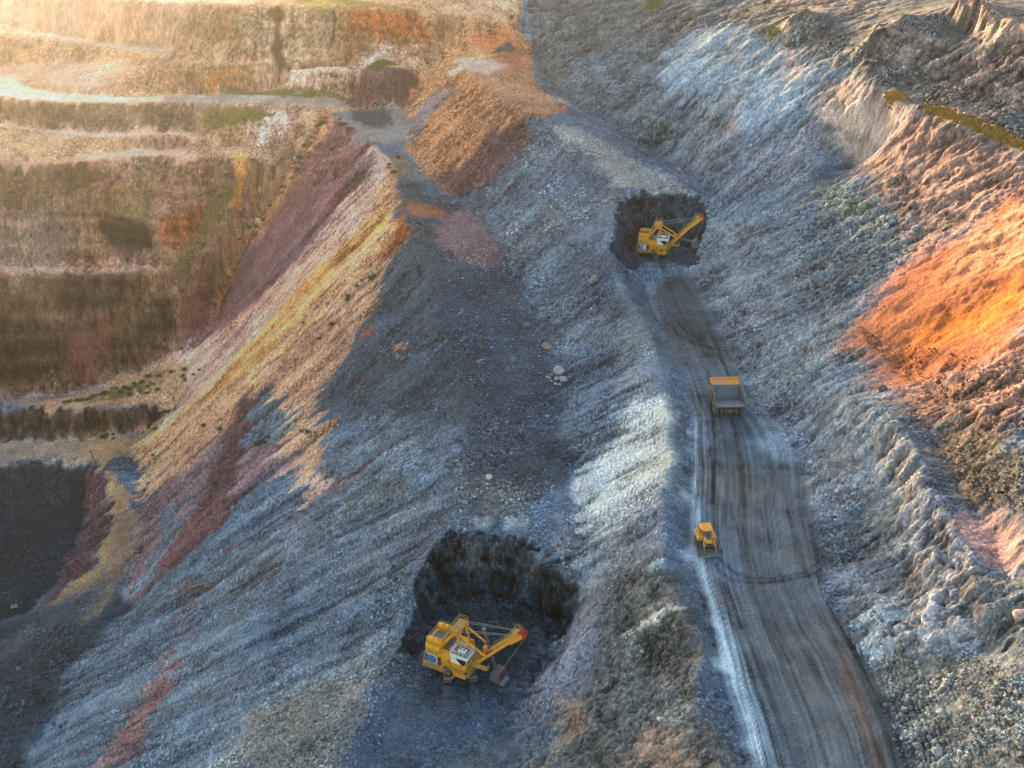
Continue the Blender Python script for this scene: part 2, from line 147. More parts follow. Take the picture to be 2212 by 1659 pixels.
 ('greytan',2,1,[(-92.5,405),(-86,406.1),(-79.3,406.6),(-72.4,405.6),(-65.5,404.5),(-58.9,405),(-58.6,400.3),(-58.5,396),(-58.3,392.3),(-64.2,391.2),(-69.8,389.1),(-75.9,390.1),(-82.2,391.5),(-88.7,396),(-90.7,401)]),
 ('darkrock',0.6,1,[(-80.3,408.2),(-76.6,407.3),(-74.9,400.3),(-75.1,393.5),(-72.8,388),(-75.8,387.3),(-77.6,395),(-77.5,400.5)]),
 ('darkrock',0.4,1,[(-58.3,404.6),(-57.3,404.6),(-57.6,397),(-58.6,395),(-58.4,399.6)]),
 ('olivegreen',2,1,[(-78.2,411.6),(-72.6,415),(-66.9,418.5),(-61,421.7),(-53.5,418),(-46.1,414.7),(-38.9,412),(-31.8,409.8),(-31.8,408.7),(-38.6,407.7),(-45.4,406.6),(-52.1,405.5),(-58.8,404.4),(-65.1,406.1),(-71.6,408.8)]),
 ('rust',2,1,[(-57,404.4),(-50.2,405.6),(-43.3,407.1),(-36.4,408.3),(-27.2,409),(-28.4,400),(-39.1,400.7),(-45.2,400.2),(-51.1,399)]),
 ('orangetan',2,1,[(-28.7,408.8),(-21.8,409.3),(-14.9,409.4),(-7.1,410.3),(0.6,411.5),(0.9,401.8),(-7.7,400.5),(-16.2,400.4),(-27.7,400.3)]),
 ('redbrown',2,0.5,[(-54.8,397.9),(-48.1,399.8),(-44.6,392.3),(-51.3,384.3),(-55.2,392.5)]),
 ('pinkwhite',0.8,1,[(-49.2,384.8),(-42.1,399.2),(-39.1,400.4),(-45.5,384.8),(-51,379.1)]),
 ('maroon',1.5,1,[(-53.7,372.4),(-51,379.1),(-46.8,382.6),(-43.4,386.6),(-36.3,382.8),(-30.2,388.6),(-30.3,377.5),(-34.3,369.6),(-44.5,370.6)]),
 ('green',2,0.6,[(-47,385.2),(-42.1,389.1),(-35.9,386.6),(-42.4,384.3)]),
 ('road_grey',1.5,1,[(-53.8,369.3),(-47.8,369.7),(-41.8,369.9),(-35.7,369.6),(-33.5,363.4),(-31,353.4),(-38.2,347.6),(-43.8,348.8),(-52,360.2)]),
 ('darkgrey',2,1,[(-51.1,370.7),(-40.1,369.6),(-36.5,361.4),(-43.2,356.5),(-49.4,361.7)]),
 ('orangebrown',1.5,1,[(-18.6,401.4),(-12.2,402.9),(-5.8,406.2),(0.6,410.6),(6.8,406.4),(7.7,388.9),(8.4,367),(16.3,349.5),(9.7,343.6),(3.2,342.2),(4.5,333.1),(-0.8,328.1),(-6,323.4),(-12.3,323.8),(-18.4,321.4),(-25.7,333.6),(-31.6,351.5),(-32.2,360.9),(-33,372.3),(-30.4,379.9),(-28.1,391),(-23.8,398.2)]),
 ('orange',2,1,[(-14.7,400.2),(-7.9,404.7),(-0.9,410.1),(3.7,402.4),(0.6,383),(-3.9,394.3),(-13.1,399.3)]),
 ('cream',2,1,[(-18.1,389.4),(-8.4,391.6),(-1.6,386.8),(-6.7,374.5),(-15.6,381.8)]),
 ('orangetan',3,0.7,[(-15.6,381.8),(-8.9,376.3),(-2.3,372.9),(2.9,364.4),(8,356.7),(12.9,350.1),(7.4,348.1),(1.9,346.9),(-3.6,354.4),(-9.3,363.7)]),
 ('darkgrey',1,1,[(-7.7,395.1),(-3.2,400.8),(1.4,404.6),(-0.9,395.9)]),
 ('maroon',2,1,[(-7.6,342),(-2.2,342.4),(3.2,343.1),(5.1,329.2),(-0.5,324.8),(-6,320.7),(-11.2,321.7),(-16.5,320.6),(-23.5,330.6),(-14.2,333.9)]),
 ('greyslope',1,0.6,[(-32.2,360.9),(-26.8,368.1),(-21.3,374.9),(-16.8,373.9),(-21,367.7),(-25,361.5),(-27.5,354.7),(-30.1,348.9)]),
 ('orangebrown',1,0.7,[(-34.3,369.6),(-28.8,377.3),(-23.1,382.8),(-21.4,378.1),(-25.5,371.4),(-29.5,364.5),(-32.2,360.9)]),
 ('sandpale',1.5,1,[(-58.4,365.7),(-51,357.1),(-43.8,348.8),(-36.2,340.4),(-33.5,329.3),(-30.9,318.3),(-28.4,308.3),(-25.9,297.1),(-29.8,293.7),(-33.6,290.3),(-35.1,280.3),(-37.7,276),(-40.2,271.8),(-42.7,267.6),(-45.1,263.2),(-47.6,259.1),(-46.4,248.4),(-47,242.6),(-47.5,236.6),(-48,230.5),(-53.9,235.4),(-60,240.4),(-66.5,245.8),(-72,248.4),(-77.6,251),(-83.4,253.8),(-89.5,256.9),(-95.8,260.3),(-100.6,270.4),(-104.8,278.8),(-108.6,293.4),(-102.3,294.1),(-95.1,291.9),(-97.6,302.4),(-99.1,309.9),(-93.1,313.6),(-86.6,315.9),(-84.8,321.4),(-82.5,325.5),(-80.2,329.4),(-77.7,332.4),(-75,335),(-72.5,338),(-69.7,340.4),(-67,342.7),(-64.5,346),(-62.7,353.4),(-60.5,359.2)]),
 ('orangebrown',1,1,[(-59.5,368.6),(-52,360.2),(-55.5,353.6),(-58.9,347.7),(-62.5,343),(-65.9,340.1),(-69.4,338.2),(-73.1,336.5),(-76.7,334.8),(-80.6,334.1),(-82.4,329.3),(-84,323.3),(-85.2,316.4),(-89.5,318.5),(-89,328.8),(-86.5,333.8),(-83.5,337.3),(-79.7,337.7),(-76.5,340),(-73.5,346.8),(-68.6,343.9),(-65,347.6),(-63.4,355.7),(-61.3,361.1)]),
 ('maroonslope',1.5,1,[(-52.9,361.2),(-43.6,349.1),(-39.7,340.9),(-42.6,336),(-45.5,331.6),(-48.5,327.7),(-51.4,324.1),(-55.3,321.1),(-59.2,318.7),(-63.2,316.2),(-67.2,314),(-71.1,311.6),(-75.9,311.4),(-80.7,311.2),(-85.6,310.8),(-90.6,310.2),(-95.3,308.6),(-92.8,314),(-90.2,319.4),(-87.9,326.2),(-84.5,328.8),(-81.4,331.3),(-78.2,333.3),(-75,335),(-71.9,337.5),(-68.8,339.5),(-65.1,342.5),(-61.7,347.1),(-58.7,354.2)]),
 ('sandpale',1.5,1,[(-41,339.5),(-36.9,339.9),(-33.5,322.7),(-37,316.4),(-40.5,310.2),(-44.3,307.1),(-47.9,304.1),(-51.7,301.5),(-55.4,298.7),(-59.1,296.1),(-63.1,293.8),(-67.1,291.7),(-71,289.4),(-75.1,287.3),(-79.1,285.2),(-83.1,283.2),(-90.5,284.7),(-103.6,298.5),(-103.8,307.7),(-98.3,309.3),(-93,311.6),(-86.1,311.2),(-78.9,309.3),(-71.8,307.1),(-68.4,309.3),(-64.9,311.2),(-61.4,313.4),(-57.9,315.6),(-54.4,317.8),(-51,320.2),(-48.5,324.7),(-46,329.2),(-43.5,334.2)]),
 ('cream',1.2,1,[(-39.5,338.8),(-36.3,338.6),(-34.2,323.2),(-38.2,322.8),(-42.2,329.9)]),
 ('sand',1.5,1,[(-35.2,337.8),(-32.7,327.6),(-30.2,317.3),(-27.9,307.6),(-29,296.4),(-35.1,292.7),(-38.8,291),(-42.5,289.4),(-46.2,287.7),(-49.9,286.3),(-53.2,283.6),(-56.5,281.1),(-59.8,278.5),(-63.1,276.1),(-66.4,273.5),(-70.5,272.5),(-74.6,271.5),(-78.8,270.5),(-83,269.7),(-88.9,271.4),(-94.9,273.4),(-101,274.9),(-106.8,281.4),(-108.5,292.6),(-103.2,292.8),(-97.4,291.4),(-91.5,289.2),(-87.2,290.8),(-82.9,292.2),(-78.7,293.8),(-74.5,295.6),(-70.3,297.2),(-66.7,299.3),(-63.1,301.2),(-59.5,303.4),(-56,305.5),(-52.4,307.6),(-48.5,309.5),(-44.7,311.7),(-40.9,314),(-38.9,320.7),(-36.9,327.6)]),
 ('ochre',1.5,0.75,[(-34.4,316.1),(-30.9,307.9),(-36,305.5),(-41.3,303.5),(-45.4,302),(-49.6,300.8),(-53.8,299.7),(-58.1,298.7),(-61,295.2),(-63.9,291.6),(-66,287.5),(-68,283.3),(-73.4,283),(-78.9,282.9),(-86.1,284.3),(-82.9,287.3),(-79.5,290.2),(-76.2,293.3),(-72.9,296.2),(-68.6,298.7),(-64.4,301.3),(-60.1,303.8),(-55.8,305.3),(-51.4,306.7),(-47.1,308.4),(-42.8,310.7),(-38.6,313.3)]),
 ('ochre',1.5,0.6,[(-52.2,305.6),(-43.8,302),(-47.3,297.9),(-50.8,294.1),(-55,291.8),(-59.1,289.8),(-63.3,287.7),(-66.5,290.6),(-63.2,296.2),(-59.9,301.8),(-56,303.7)]),
 ('rust',1.2,1,[(-29.8,311),(-25.4,297.1),(-29.8,289.6),(-35,291.7),(-31.9,301)]),
 ('peach',1.5,1,[(-34.6,294),(-34.8,287),(-35.1,280.3),(-37.3,274.8),(-39.6,269.4),(-41.7,264.1),(-44.7,261.7),(-47.6,259.1),(-46.5,249.3),(-42.2,244.3),(-42.9,234.4),(-48,230.5),(-55.6,246.4),(-61,246),(-66.5,245.8),(-72.5,250.8),(-78.8,256.3),(-85.3,261.7),(-90.5,261),(-95.8,260.3),(-102.6,270.7),(-99.7,275.5),(-94.1,273.8),(-88.5,271.7),(-83,269.7),(-78.9,271.1),(-74.8,272.5),(-70.8,274.1),(-66.7,275.4),(-63.4,277.7),(-60,279.7),(-56.6,282),(-53.2,284),(-49.9,286.3),(-46,288.1),(-42.2,290.1),(-38.4,291.9)]),
 ('mauve',2,1,[(-66.7,275.4),(-65.9,263.1),(-60.5,253.7),(-55.4,244.6),(-50.5,235.8),(-54.6,236),(-58.7,236.2),(-62.9,236.5),(-67.2,236.9),(-70.6,234.1),(-74,231.3),(-77.5,228.7),(-80.2,226.1),(-83,223.8),(-85.8,221.4),(-88.5,219.1),(-92.7,230.3),(-96.4,240.6),(-97.2,247.3),(-98,254.3),(-99.3,262.7),(-93.5,261.8),(-87.9,261.3),(-82.4,261),(-78.4,263),(-74.4,265),(-70.5,267.2),(-68.6,271.2)]),
 ('greyslope',1.5,1,[(-68.3,273.6),(-61.8,269.6),(-52.9,252.2),(-56.7,245.6),(-65.3,252.8),(-69.7,263.2)]),
 ('maroon',1.2,1,[(-69.8,278.3),(-66.6,263.7),(-66.8,254.1),(-66.9,245.3),(-66.9,236.7),(-64.1,226.6),(-68,225.9),(-71.9,225.4),(-75.4,223.5),(-79,221.8),(-82.6,220.1),(-87.4,219.5),(-84.9,223.7),(-82.2,227.7),(-79.5,231.8),(-78.3,237.4),(-77.1,242.8),(-75.8,248.6),(-74.4,254.1),(-74,261.9),(-73.6,269.7),(-71.7,274)]),
 ('greyslope',1.5,0.8,[(-90.5,225.6),(-88.6,229.8),(-86.9,234.6),(-85.2,239.6),(-91,247.2),(-85.3,248),(-79.7,249),(-80.2,240.1),(-81,234.6),(-81.8,229.4),(-82.4,223.8)]),
 ('peach',0.8,1,[(-49.4,244.5),(-42.9,243.3),(-42.9,236.6),(-42.8,229.7),(-43.7,222.9),(-44.4,216.1),(-47.3,223.9),(-48.3,232.5)]),
 ('pinkwhite',1,0.9,[(-47.2,225.2),(-41,219.6),(-42,215.8),(-46.3,212.1),(-47.7,217.9)]),
 ('redbrown',1,0.6,[(-41.2,217.6),(-36.6,218.7),(-32,220),(-34.7,215.7),(-39.7,214)]),
 ('palelilac',1.2,0.8,[(-50,212),(-45.1,211.1),(-43.8,199.7),(-47.9,196.8),(-50,202.8)]),
 ('redbrown',1,0.8,[(-51.8,201.2),(-48.5,200.3),(-48.8,193.2),(-51.6,194.5)]),
 ('redbrown',0.6,1,[(-62.9,216.2),(-61.4,215.7),(-62.1,212.4),(-63.4,213.4)]),
 ('mauve',1.5,1,[(-73,215.3),(-70.3,211.5),(-69.8,204.1),(-69.4,197),(-67.7,188.5),(-66.1,180.5),(-66.8,175.7),(-67.4,170.9),(-68,165.9),(-68.3,160.8),(-68.7,155.9),(-75.4,156.3),(-76.2,162.9),(-76.9,169.4),(-75,172),(-73.2,174.6),(-71.3,177.5),(-70.5,183.5),(-69.6,189.8),(-70.7,198),(-71.8,206.5)]),
 ('redbrown',0.6,1,[(-72,211.3),(-70.8,210.4),(-68.7,197.9),(-70.1,199.1)]),
 ('mauve',2,0.6,[(-77.8,173.8),(-75.7,175.1),(-71,163.3),(-72.6,159.4),(-76.1,164)]),
 ('greengrey',5,0.7,[(-60.2,214),(-55.6,212.8),(-51,211.8),(-46.6,210.8),(-42.6,211.1),(-38.7,211.6),(-34.9,212),(-31,212.7),(-27.2,213.3),(-19.5,202.8),(-22.6,201.2),(-25.6,199.6),(-28.7,198.1),(-31.8,196.5),(-34.9,195.1),(-37.9,193.8),(-41.5,193.4),(-45,192.8),(-48.6,192.4),(-52.2,192),(-55.9,191.5),(-59.5,191.1),(-65.8,200.1),(-64.1,204.8),(-62.2,209.4)]),
 ('paleblue',3,0.7,[(-40.1,150.2),(-37.6,151.8),(-35.1,153.7),(-32.5,155.4),(-30,157.3),(-27.4,159),(-24.9,160.9),(-22.2,162.5),(-19.6,164.2),(-17,166.9),(-18.4,163),(-20.6,160.4),(-23,158.5),(-25.2,156.4),(-27.4,154.2),(-29.6,152.1),(-31.8,149.9),(-34.3,148.5),(-36.7,146.9),(-39.2,145.3),(-41.7,144),(-44.1,142.4),(-46.5,141),(-53.1,144.4),(-50.5,145.5),(-47.9,146.6),(-45.3,147.7),(-42.7,149)]),
 ('gravelgrey',2,1,[(-47.1,143.4),(-45.4,147.7),(-43.8,152.2),(-41,152.8),(-38.1,153.4),(-35.3,154),(-32.5,154.8),(-29.1,154.4),(-25.8,154.1),(-22.5,153.9),(-22.6,149.7),(-22.7,145.4),(-22.8,141.2),(-24.2,137.4),(-25.6,133.8),(-27,130.4),(-30.4,132.5),(-33.8,134.3),(-37.3,136.3),(-41,138.2),(-44.6,140),(-48.4,141.9)]),
 ('darkslope',2,1,[(-25.9,296.1),(-18.8,289.4),(-15.5,281.1),(-12.3,273.3),(-11.3,263.9),(-10.3,255.2),(-9.4,246.6),(-8.5,238),(-8.5,230.2),(-8.4,222.6),(-8.4,215.2),(-12.5,218.8),(-16.7,223.2),(-21.1,228),(-26,231.7),(-31.1,235.7),(-36.4,240.1),(-41.9,244.8),(-46.7,250.3),(-47.6,259.1),(-44.7,261.7),(-41.7,264.1),(-39.6,269.4),(-37.3,274.8),(-35.1,280.3),(-33.6,290.3),(-29.8,293.3)]),
 ('redbrown',0.8,1,[(-37.6,271.3),(-33.9,270.9),(-31.8,266.6),(-35.8,264.9)]),
 ('peach',0.8,0.7,[(-29.4,259.1),(-26.7,257.8),(-25.5,252.2),(-28.8,255.3)]),
 ('redbrown',0.8,0.7,[(-39.9,252.8),(-37,253),(-35.3,247.7),(-37.6,247.8)]),
 ('darkbench',2,1,[(-33.8,324),(-28,328.7),(-22.9,319.3),(-13.7,317.1),(-9.6,310),(-5.5,303),(-3.8,291.2),(-0.7,284.2),(2.2,277),(5.1,269.9),(6.5,260.6),(7.8,251.9),(9.1,243.5),(10.3,235.5),(11,226.8),(11.7,218.3),(12.4,209.9),(11.6,202.6),(10.8,195.5),(7.3,191.7),(3.9,188.2),(-0.5,181.3),(-5.5,180.8),(-10.4,180.1),(-10.1,186.1),(-9.7,192.3),(-9.3,198.7),(-9.1,206.7),(-8.9,215.4),(-9.9,223.6),(-10.9,232.6),(-13.1,242.2),(-15.4,252.4),(-17.2,259.7),(-19.1,267.4),(-21,275.3),(-23.3,285.8),(-25.7,297.1),(-29.8,311.4)]),
 ('olive',1.5,0.8,[(-35.1,342.7),(-30.9,341.7),(-26.2,330.9),(-32.3,324.5),(-34.8,330.6)]),
 ('rust',1.2,0.7,[(-29,315.1),(-23.8,312.6),(-18.7,312.2),(-17.1,305.9),(-25.8,304.8)]),
 ('mauve',1.5,0.9,[(-21.7,298.3),(-17.7,305.7),(-13.6,314.1),(-8.4,310.2),(-4.5,297.8),(-4.3,283.6),(-9.1,284.9),(-13.9,286.1),(-17.7,292.1)]),
 ('lightgrey',1,0.8,[(-8.4,184.6),(-4,184.3),(-4.4,181.1),(-7.4,181.1)]),
 ('lightgrey',1,0.7,[(-2.8,189),(0.8,189.6),(0.4,186.7),(-1.8,186.1)]),
 ('lightgrey',1,0.8,[(-1.8,184),(3,185.2),(2.1,182.6),(-1.4,181.6)]),
 ('lightgrey',1.5,0.6,[(7.4,187.3),(9.6,187.3),(10.1,176.6),(7.5,174.2),(7.5,180.6)]),
 ('gravelgrey',3,0.6,[(-9.7,197.2),(-5.6,197.9),(-1.5,198.7),(3.9,191.1),(1.2,185.2),(-3.6,185.2),(-8.4,185.2),(-9,191.1)]),
 ('gravelblue',4,0.7,[(-12.5,319.8),(-7.7,322.9),(-2.8,326.4),(2.2,330),(7.2,333.8),(12.3,326.7),(15.9,318.9),(19.4,310.9),(22.7,302.7),(25.7,293),(24.3,280.9),(23.2,271.6),(20.2,268.7),(17.1,265.5),(14.1,262.2),(11.1,258.6),(8.2,255.3),(5.1,271.1),(2.2,277.7),(-0.7,284.5),(-3.8,291.2),(-6.6,300.9),(-9.5,310.6)]),
 ('greybeige',1.5,1,[(11.2,337.1),(19.4,340.4),(24.3,332.6),(29.1,324.8),(33.5,320.6),(37.9,316.4),(42.1,312.1),(48.7,303.9),(43.8,304.7),(38.9,304.7),(29.6,305.3),(24.9,314.5),(20,324.3),(15.6,330.7)]),
 ('lightgrey',4,0.35,[(27.3,251.4),(28.6,243.8),(29.8,235.9),(30.8,228.1),(32,215.8),(25.4,215.7),(22.6,229.3),(20.2,238.6),(23.7,244.9)]),
 ('palerock',2,1,[(31.9,210.1),(31.3,200.2),(30.7,190.5),(29,182.1),(26.4,173.8),(21.7,173),(17.7,173),(13.6,172.8),(13.1,179.1),(12.7,186.7),(13.6,192.8),(14.6,199.4),(17.9,204.2),(21.2,208.8),(24.7,212.8),(28.3,216.9)]),
 ('whiterock',1,0.9,[(31.7,208.1),(31.4,201.2),(28.2,200.6),(25,200.6),(21.9,200.4),(18.7,199.9),(20.8,204),(24.4,205.2),(28.1,206.5)]),
 ('whiterock',1,0.9,[(30.9,191.3),(29.7,186.4),(25.8,185.4),(21.9,184.5),(18.5,184.1),(15.1,183.6),(16.2,188),(20.1,189.2),(24.1,190.6),(27.5,190.6)]),
 ('lilacgrey',2,0.6,[(29,182.1),(26.7,174.6),(26.3,167.7),(25.8,161.2),(22.5,162.4),(19.1,163.8),(15.6,165.2),(17.5,169.8),(19.5,175.5),(22.6,177.2),(25.7,179.2)]),
 ('paleblue',2,0.6,[(12.7,186.7),(14.4,178.7),(16,172),(15.3,167.6),(14.8,164),(10.9,164),(10.8,167.6),(10.8,174),(11.7,179.7)]),
 ('browngrey',3,1,[(15.5,163.2),(18.1,162.6),(20.7,162),(23.3,161.6),(25.8,161.2),(25.5,154.5),(25.2,148),(26.9,143.1),(28.6,138.6),(27.7,131.7),(26.4,127.4),(27.3,124.8),(28.2,122),(29,119),(29.8,116.3),(30.5,113.6),(27.8,112.7),(25.6,113.8),(23.4,115),(21.1,116.2),(18.8,117.7),(16.5,119.1),(14.1,120.7),(11.6,122.3),(9,123.9),(6.4,125.6),(3.8,127.6),(4.7,130.6),(5.7,133.8),(6.8,137),(8.2,139.7),(9.6,142.5),(11,145.3),(12.5,148.2),(14,150.9),(14.5,155.3),(15,159.3)]),
 ('lilacgrey',3,0.8,[(7.7,163.5),(10,162.3),(12.3,162),(14.7,162.1),(14.8,157.4),(14.8,152.4),(12.6,149.9),(10.5,147.5),(8.3,144.7),(6.2,141.9),(4.3,139),(2.5,136.1),(0.6,133.4),(-1.1,130.4),(-6.1,130.4),(-4.4,134.1),(-2.6,137.9),(-0.8,141.9),(1.1,146),(2.6,150.3),(4.3,154.8),(6,159.4)]),
 ('darkbrowngrey',3,0.8,[(22.2,146.2),(24.6,143.1),(27.1,141.2),(27.5,137.1),(27.7,132.6),(26.1,127.6),(22.6,129.7),(21.7,133.7),(20.7,138),(19.7,142.3)]),
 ('tan',2,0.8,[(6.2,140.8),(9.1,140.4),(9.9,135.5),(10.7,131),(7.3,130.7),(6.7,135.5)]),
 ('whiterock',0.6,0.9,[(24.8,145.4),(20.8,147),(17.4,147.6),(21.4,145.8),(25.1,144.4)]),
 ('tan',2,0.6,[(14.9,123.4),(16.9,124.4),(18.9,125.3),(20.9,126.4),(22.6,124.6),(23,119.7),(23.4,115),(20.6,116.6),(17.7,118.4)]),
 ('darkbrowngrey',2,0.7,[(13.2,128.1),(17,125.6),(16.7,122.3),(16.5,119.1),(12.2,121.7),(12.7,125)]),
 ('roadgrey',0.8,1,[(33.4,274),(32.8,261.2),(33.8,250.2),(34.9,240),(36.6,226.9),(36.7,217),(36.5,207.6),(35.4,198.9),(34.3,190.6),(33.1,183.5),(32,177.1),(31.3,170.8),(30.6,164.6),(30.6,155.9),(31.1,147.9),(31,143.3),(31,139.4),(30.9,135.2),(30.8,131.4),(31.3,127.7),(31.8,124),(31.8,119.7),(31.9,115.6),(31.9,111.9),(31.9,108.2),(32,104.7),(32,101.3),(34.6,101.5),(37.1,101.5),(39.7,101.5),(42.1,101.3),(44.6,101.1),(47,101),(49.5,100.8),(51.9,100.6),(52.8,104.7),(53.3,108.2),(53.8,111.9),(54.4,115.6),(54.7,118.8),(55,122.3),(54.9,125.7),(54.7,129.5),(54.2,136.3),(53.1,139.8),(52.1,143.5),(51.5,147.9),(50.9,152.4),(51.6,157.9),(52.3,163.6),(52.7,169.4),(53.3,175.7),(55.1,186),(56.2,196.4),(49.1,193.2),(47.6,202.4),(48.6,215.1),(48.6,224),(48.3,237.7),(47.2,249.2),(45.6,264),(44.8,276.8),(39.1,275.4)]),
 ('roaddark',3,0.6,[(33.8,274),(39.3,275.4),(44.8,276.8),(45.6,264),(47.2,246.9),(40.5,235.5),(38,240),(34.8,249),(34.3,261.2)]),
 ('roadblue',1,0.9,[(37.1,217),(37.3,207.6),(36.4,198.9),(35.5,190.6),(34.5,182.9),(33.6,175.7),(32.9,168.8),(32.2,162.2),(33.1,156.7),(33.8,151.3),(34.4,145.2),(34.9,139.4),(35.1,135.2),(35.4,131.4),(35.6,127.7),(35.9,123.4),(36.2,119.4),(36.6,115.6),(36.6,111.9),(36.6,108.2),(36.6,104.7),(36.7,101.5),(34.4,101.5),(32,101.3),(32,104.7),(31.9,108.2),(31.9,111.9),(31.9,115.6),(31.8,119.7),(31.8,124),(31.3,127.7),(30.8,131.4),(30.9,136.3),(30.9,141.5),(30.9,146.5),(30.8,151.3),(30.6,155.9),(30.6,164.6),(31.4,170.8),(32.3,177.1),(33.4,183.7),(34.6,190.6),(35.4,198.9),(36.2,207.4)]),
 ('roadwhite',1.2,0.8,[(36.4,207.6),(37.1,207.6),(36.1,198.9),(35.1,190.6),(33.8,182.9),(32.6,175.7),(31.9,168.8),(31.3,162.2),(31.6,157.3),(31.8,152.4),(32.1,147.3),(32.5,142.4),(32.9,138.3),(33.3,134.3),(33.6,130),(33.9,125.7),(34.2,122.3),(34.4,118.9),(34.7,115.6),(32.8,115.6),(32.5,119.7),(32.3,124),(32.1,128.6),(31.8,133.4),(31.6,137.5),(31.4,142),(31.1,146.4),(30.9,151.3),(30.7,156.7),(30.5,162),(31.2,168.8),(31.8,175.7),(33,182.9),(34.4,190.6),(35.4,198.9)]),
 ('roaddark',2,0.5,[(41.1,198.9),(44.5,197.2),(43.6,189.2),(42.7,181.4),(40.5,178.5),(39.7,184.3),(40.4,191.5)]),
 ('roaddark',2,0.5,[(41.7,168.8),(44.7,167.4),(43.9,162.2),(43.2,157.3),(40.7,156.1),(41.2,162.2)]),
 ('roadbrown',3,0.5,[(39.8,190.6),(43.8,190.1),(47.8,189.5),(51.8,189.2),(52.2,182.3),(52.5,175.7),(51.8,168.8),(51.2,162.2),(50.6,156.1),(50.7,151.3),(50.9,146.9),(51,142.4),(51.1,138.3),(51.2,134.3),(51.2,130.3),(51.2,126.5),(51.1,122.8),(51,119.1),(51,115.6),(48.4,115.6),(45.9,115.6),(43.4,115.6),(40.9,115.6),(40.7,119.1),(40.4,122.8),(40.2,126.5),(39.8,130.3),(39.5,134.3),(39.3,138.3),(39.1,142.4),(38.9,146.9),(38.6,151.3),(38.4,156.1),(38.6,161.1),(38.8,166.5),(39.1,172.2),(39.3,178),(39.6,184.3)]),
 ('trackdark',3,0.45,[(50.6,151.3),(51.3,147),(52,143),(53.1,139.4),(54,135.8),(54.2,132.1),(54.5,128.6),(54.7,124.5),(54.9,120.5),(54.3,116.5),(53.8,112.4),(50.7,112.4),(50.6,116.5),(50.4,120.5),(50.3,125.4),(50.3,130.5),(50.1,135.2),(49.9,140.4),(50.3,145.8)]),
 ('rustroad',1.6,0.7,[(50.2,142),(50.8,139.4),(50.7,134.3),(50.7,129.5),(50.5,124.9),(50.4,120.5),(50.6,117.1),(50.8,113.9),(49.2,113.9),(49,118.5),(48.8,123.1),(48.8,127.7),(48.7,132.3),(49.4,137.1)]),
 ('paleblue',2,0.7,[(48.3,205),(53.1,208.5),(55.3,202.7),(55.8,194.7),(55.1,189.8),(52.1,190.6),(48.7,193.2)]),
 ('bluegrey',1.2,0.5,[(25.5,287.6),(31,293.6),(35.1,285.2),(33.2,271.3),(32.4,257.7),(33.7,249),(34.9,240),(36.6,226.9),(32,216.1),(31.5,224.7),(30.9,233.4),(30.3,242.3),(28.6,250),(26.7,257.5),(25.4,266),(24,273.4)]),
 ('wallgrey',3,1,[(50.8,300.5),(55,295.9),(58.7,289.1),(61.7,279.8),(64.7,271.6),(67.5,263.9),(70,255.7),(72,248.7),(73.9,241.7),(75.7,235.3),(77.3,228.9),(74.1,224.5),(70.9,220.1),(70.7,212.4),(70.3,204.6),(69.1,195),(67.8,184.6),(67.9,178.7),(67.6,172),(66.5,169.2),(65.4,166.5),(63.8,163.3),(62.1,159.7),(60.3,155.9),(58.2,151.4),(56.2,147),(53.8,149.5),(51,151.3),(51.6,156.4),(52.3,161.9),(52.9,167.4),(53.6,173.2),(54.2,179.2),(55.1,186),(55.1,192),(55,198.4),(54.9,204.8),(53.2,210.3),(51.4,215.9),(49.6,222.6),(48.7,231.2),(47.7,240),(46.6,249.2),(46.2,262.1),(45.8,275.7),(48.1,288),(49.6,294.9)]),
 ('wallbrown',4,1,[(3.9,438.8),(10.9,437.8),(17.9,437.5),(25.1,441.1),(32,438),(38.8,436),(45.6,433.9),(52,429.2),(58,422.8),(63.8,416.8),(69.6,411.4),(69.3,388.9),(69.2,369),(64.2,371.8),(59.1,374.9),(53.8,377.8),(47.4,369.2),(41.2,369),(34.8,368.4),(30.8,360),(26.9,352),(21.7,359.5),(16.1,360.9),(9.2,367.7),(8.1,389.4),(6.8,406.4),(5.8,413),(4.9,424.8)]),
 ('wallgreymid',4,1,[(18.7,393),(25.6,388.9),(32.3,385.1),(38.9,380.7),(45.3,376.4),(44.8,365.3),(44.4,355.4),(44.1,346.3),(46.9,336.8),(49.5,327.4),(52,318.1),(54.2,308.4),(50.2,315.4),(45.9,322),(40.7,323),(35.6,332),(30.2,340),(25.6,353.8),(20.6,364.9),(19.6,378.3)]),
 ('paleblue',4,0.85,[(46.6,375.4),(52.1,376.9),(57.6,378.4),(63.1,379.7),(68,368.2),(72.8,357.7),(77.5,346.3),(81.6,334.2),(80.2,323.8),(79.1,315.3),(73.6,315),(68,314.6),(64.4,320.9),(60.7,327.4),(56.7,333.8),(52.6,340.1),(48.8,347.1),(44.8,354.4),(45.6,364.5)]),
 ('lilacgrey',4,0.7,[(52.6,340.1),(56.7,333.8),(60.7,327.4),(64.4,320.9),(68,314.6),(73.6,313.1),(79.1,311.7),(81,304.6),(83.1,299.1),(76.6,295.4),(70.6,293.2),(66.1,298.6),(61.5,304),(56.8,309.9),(53.2,320.8),(49.2,331.3)]),
 ('creamgrey',3,1,[(81.9,321.9),(86.8,317.8),(91.5,313.1),(93.6,304.2),(95.8,296.4),(98.2,289.9),(95.5,291.4),(92.8,293.3),(86.9,300.2),(83.7,303.4),(81,308.6),(81.3,314.7)]),
 ('peach',2,0.5,[(78,349.1),(81.4,343.2),(80.1,328.6),(76.3,330.7),(77.1,339.7)]),
 ('rust',1.5,0.4,[(60.4,330.6),(63.8,328.5),(63.4,324.7),(60.6,326.6)]),
 ('darkslope',2,0.7,[(76.6,295.4),(81.5,296.8),(86.9,299.6),(84.7,281.9),(80.4,279.3),(76.3,276.9),(75.9,285.7)]),
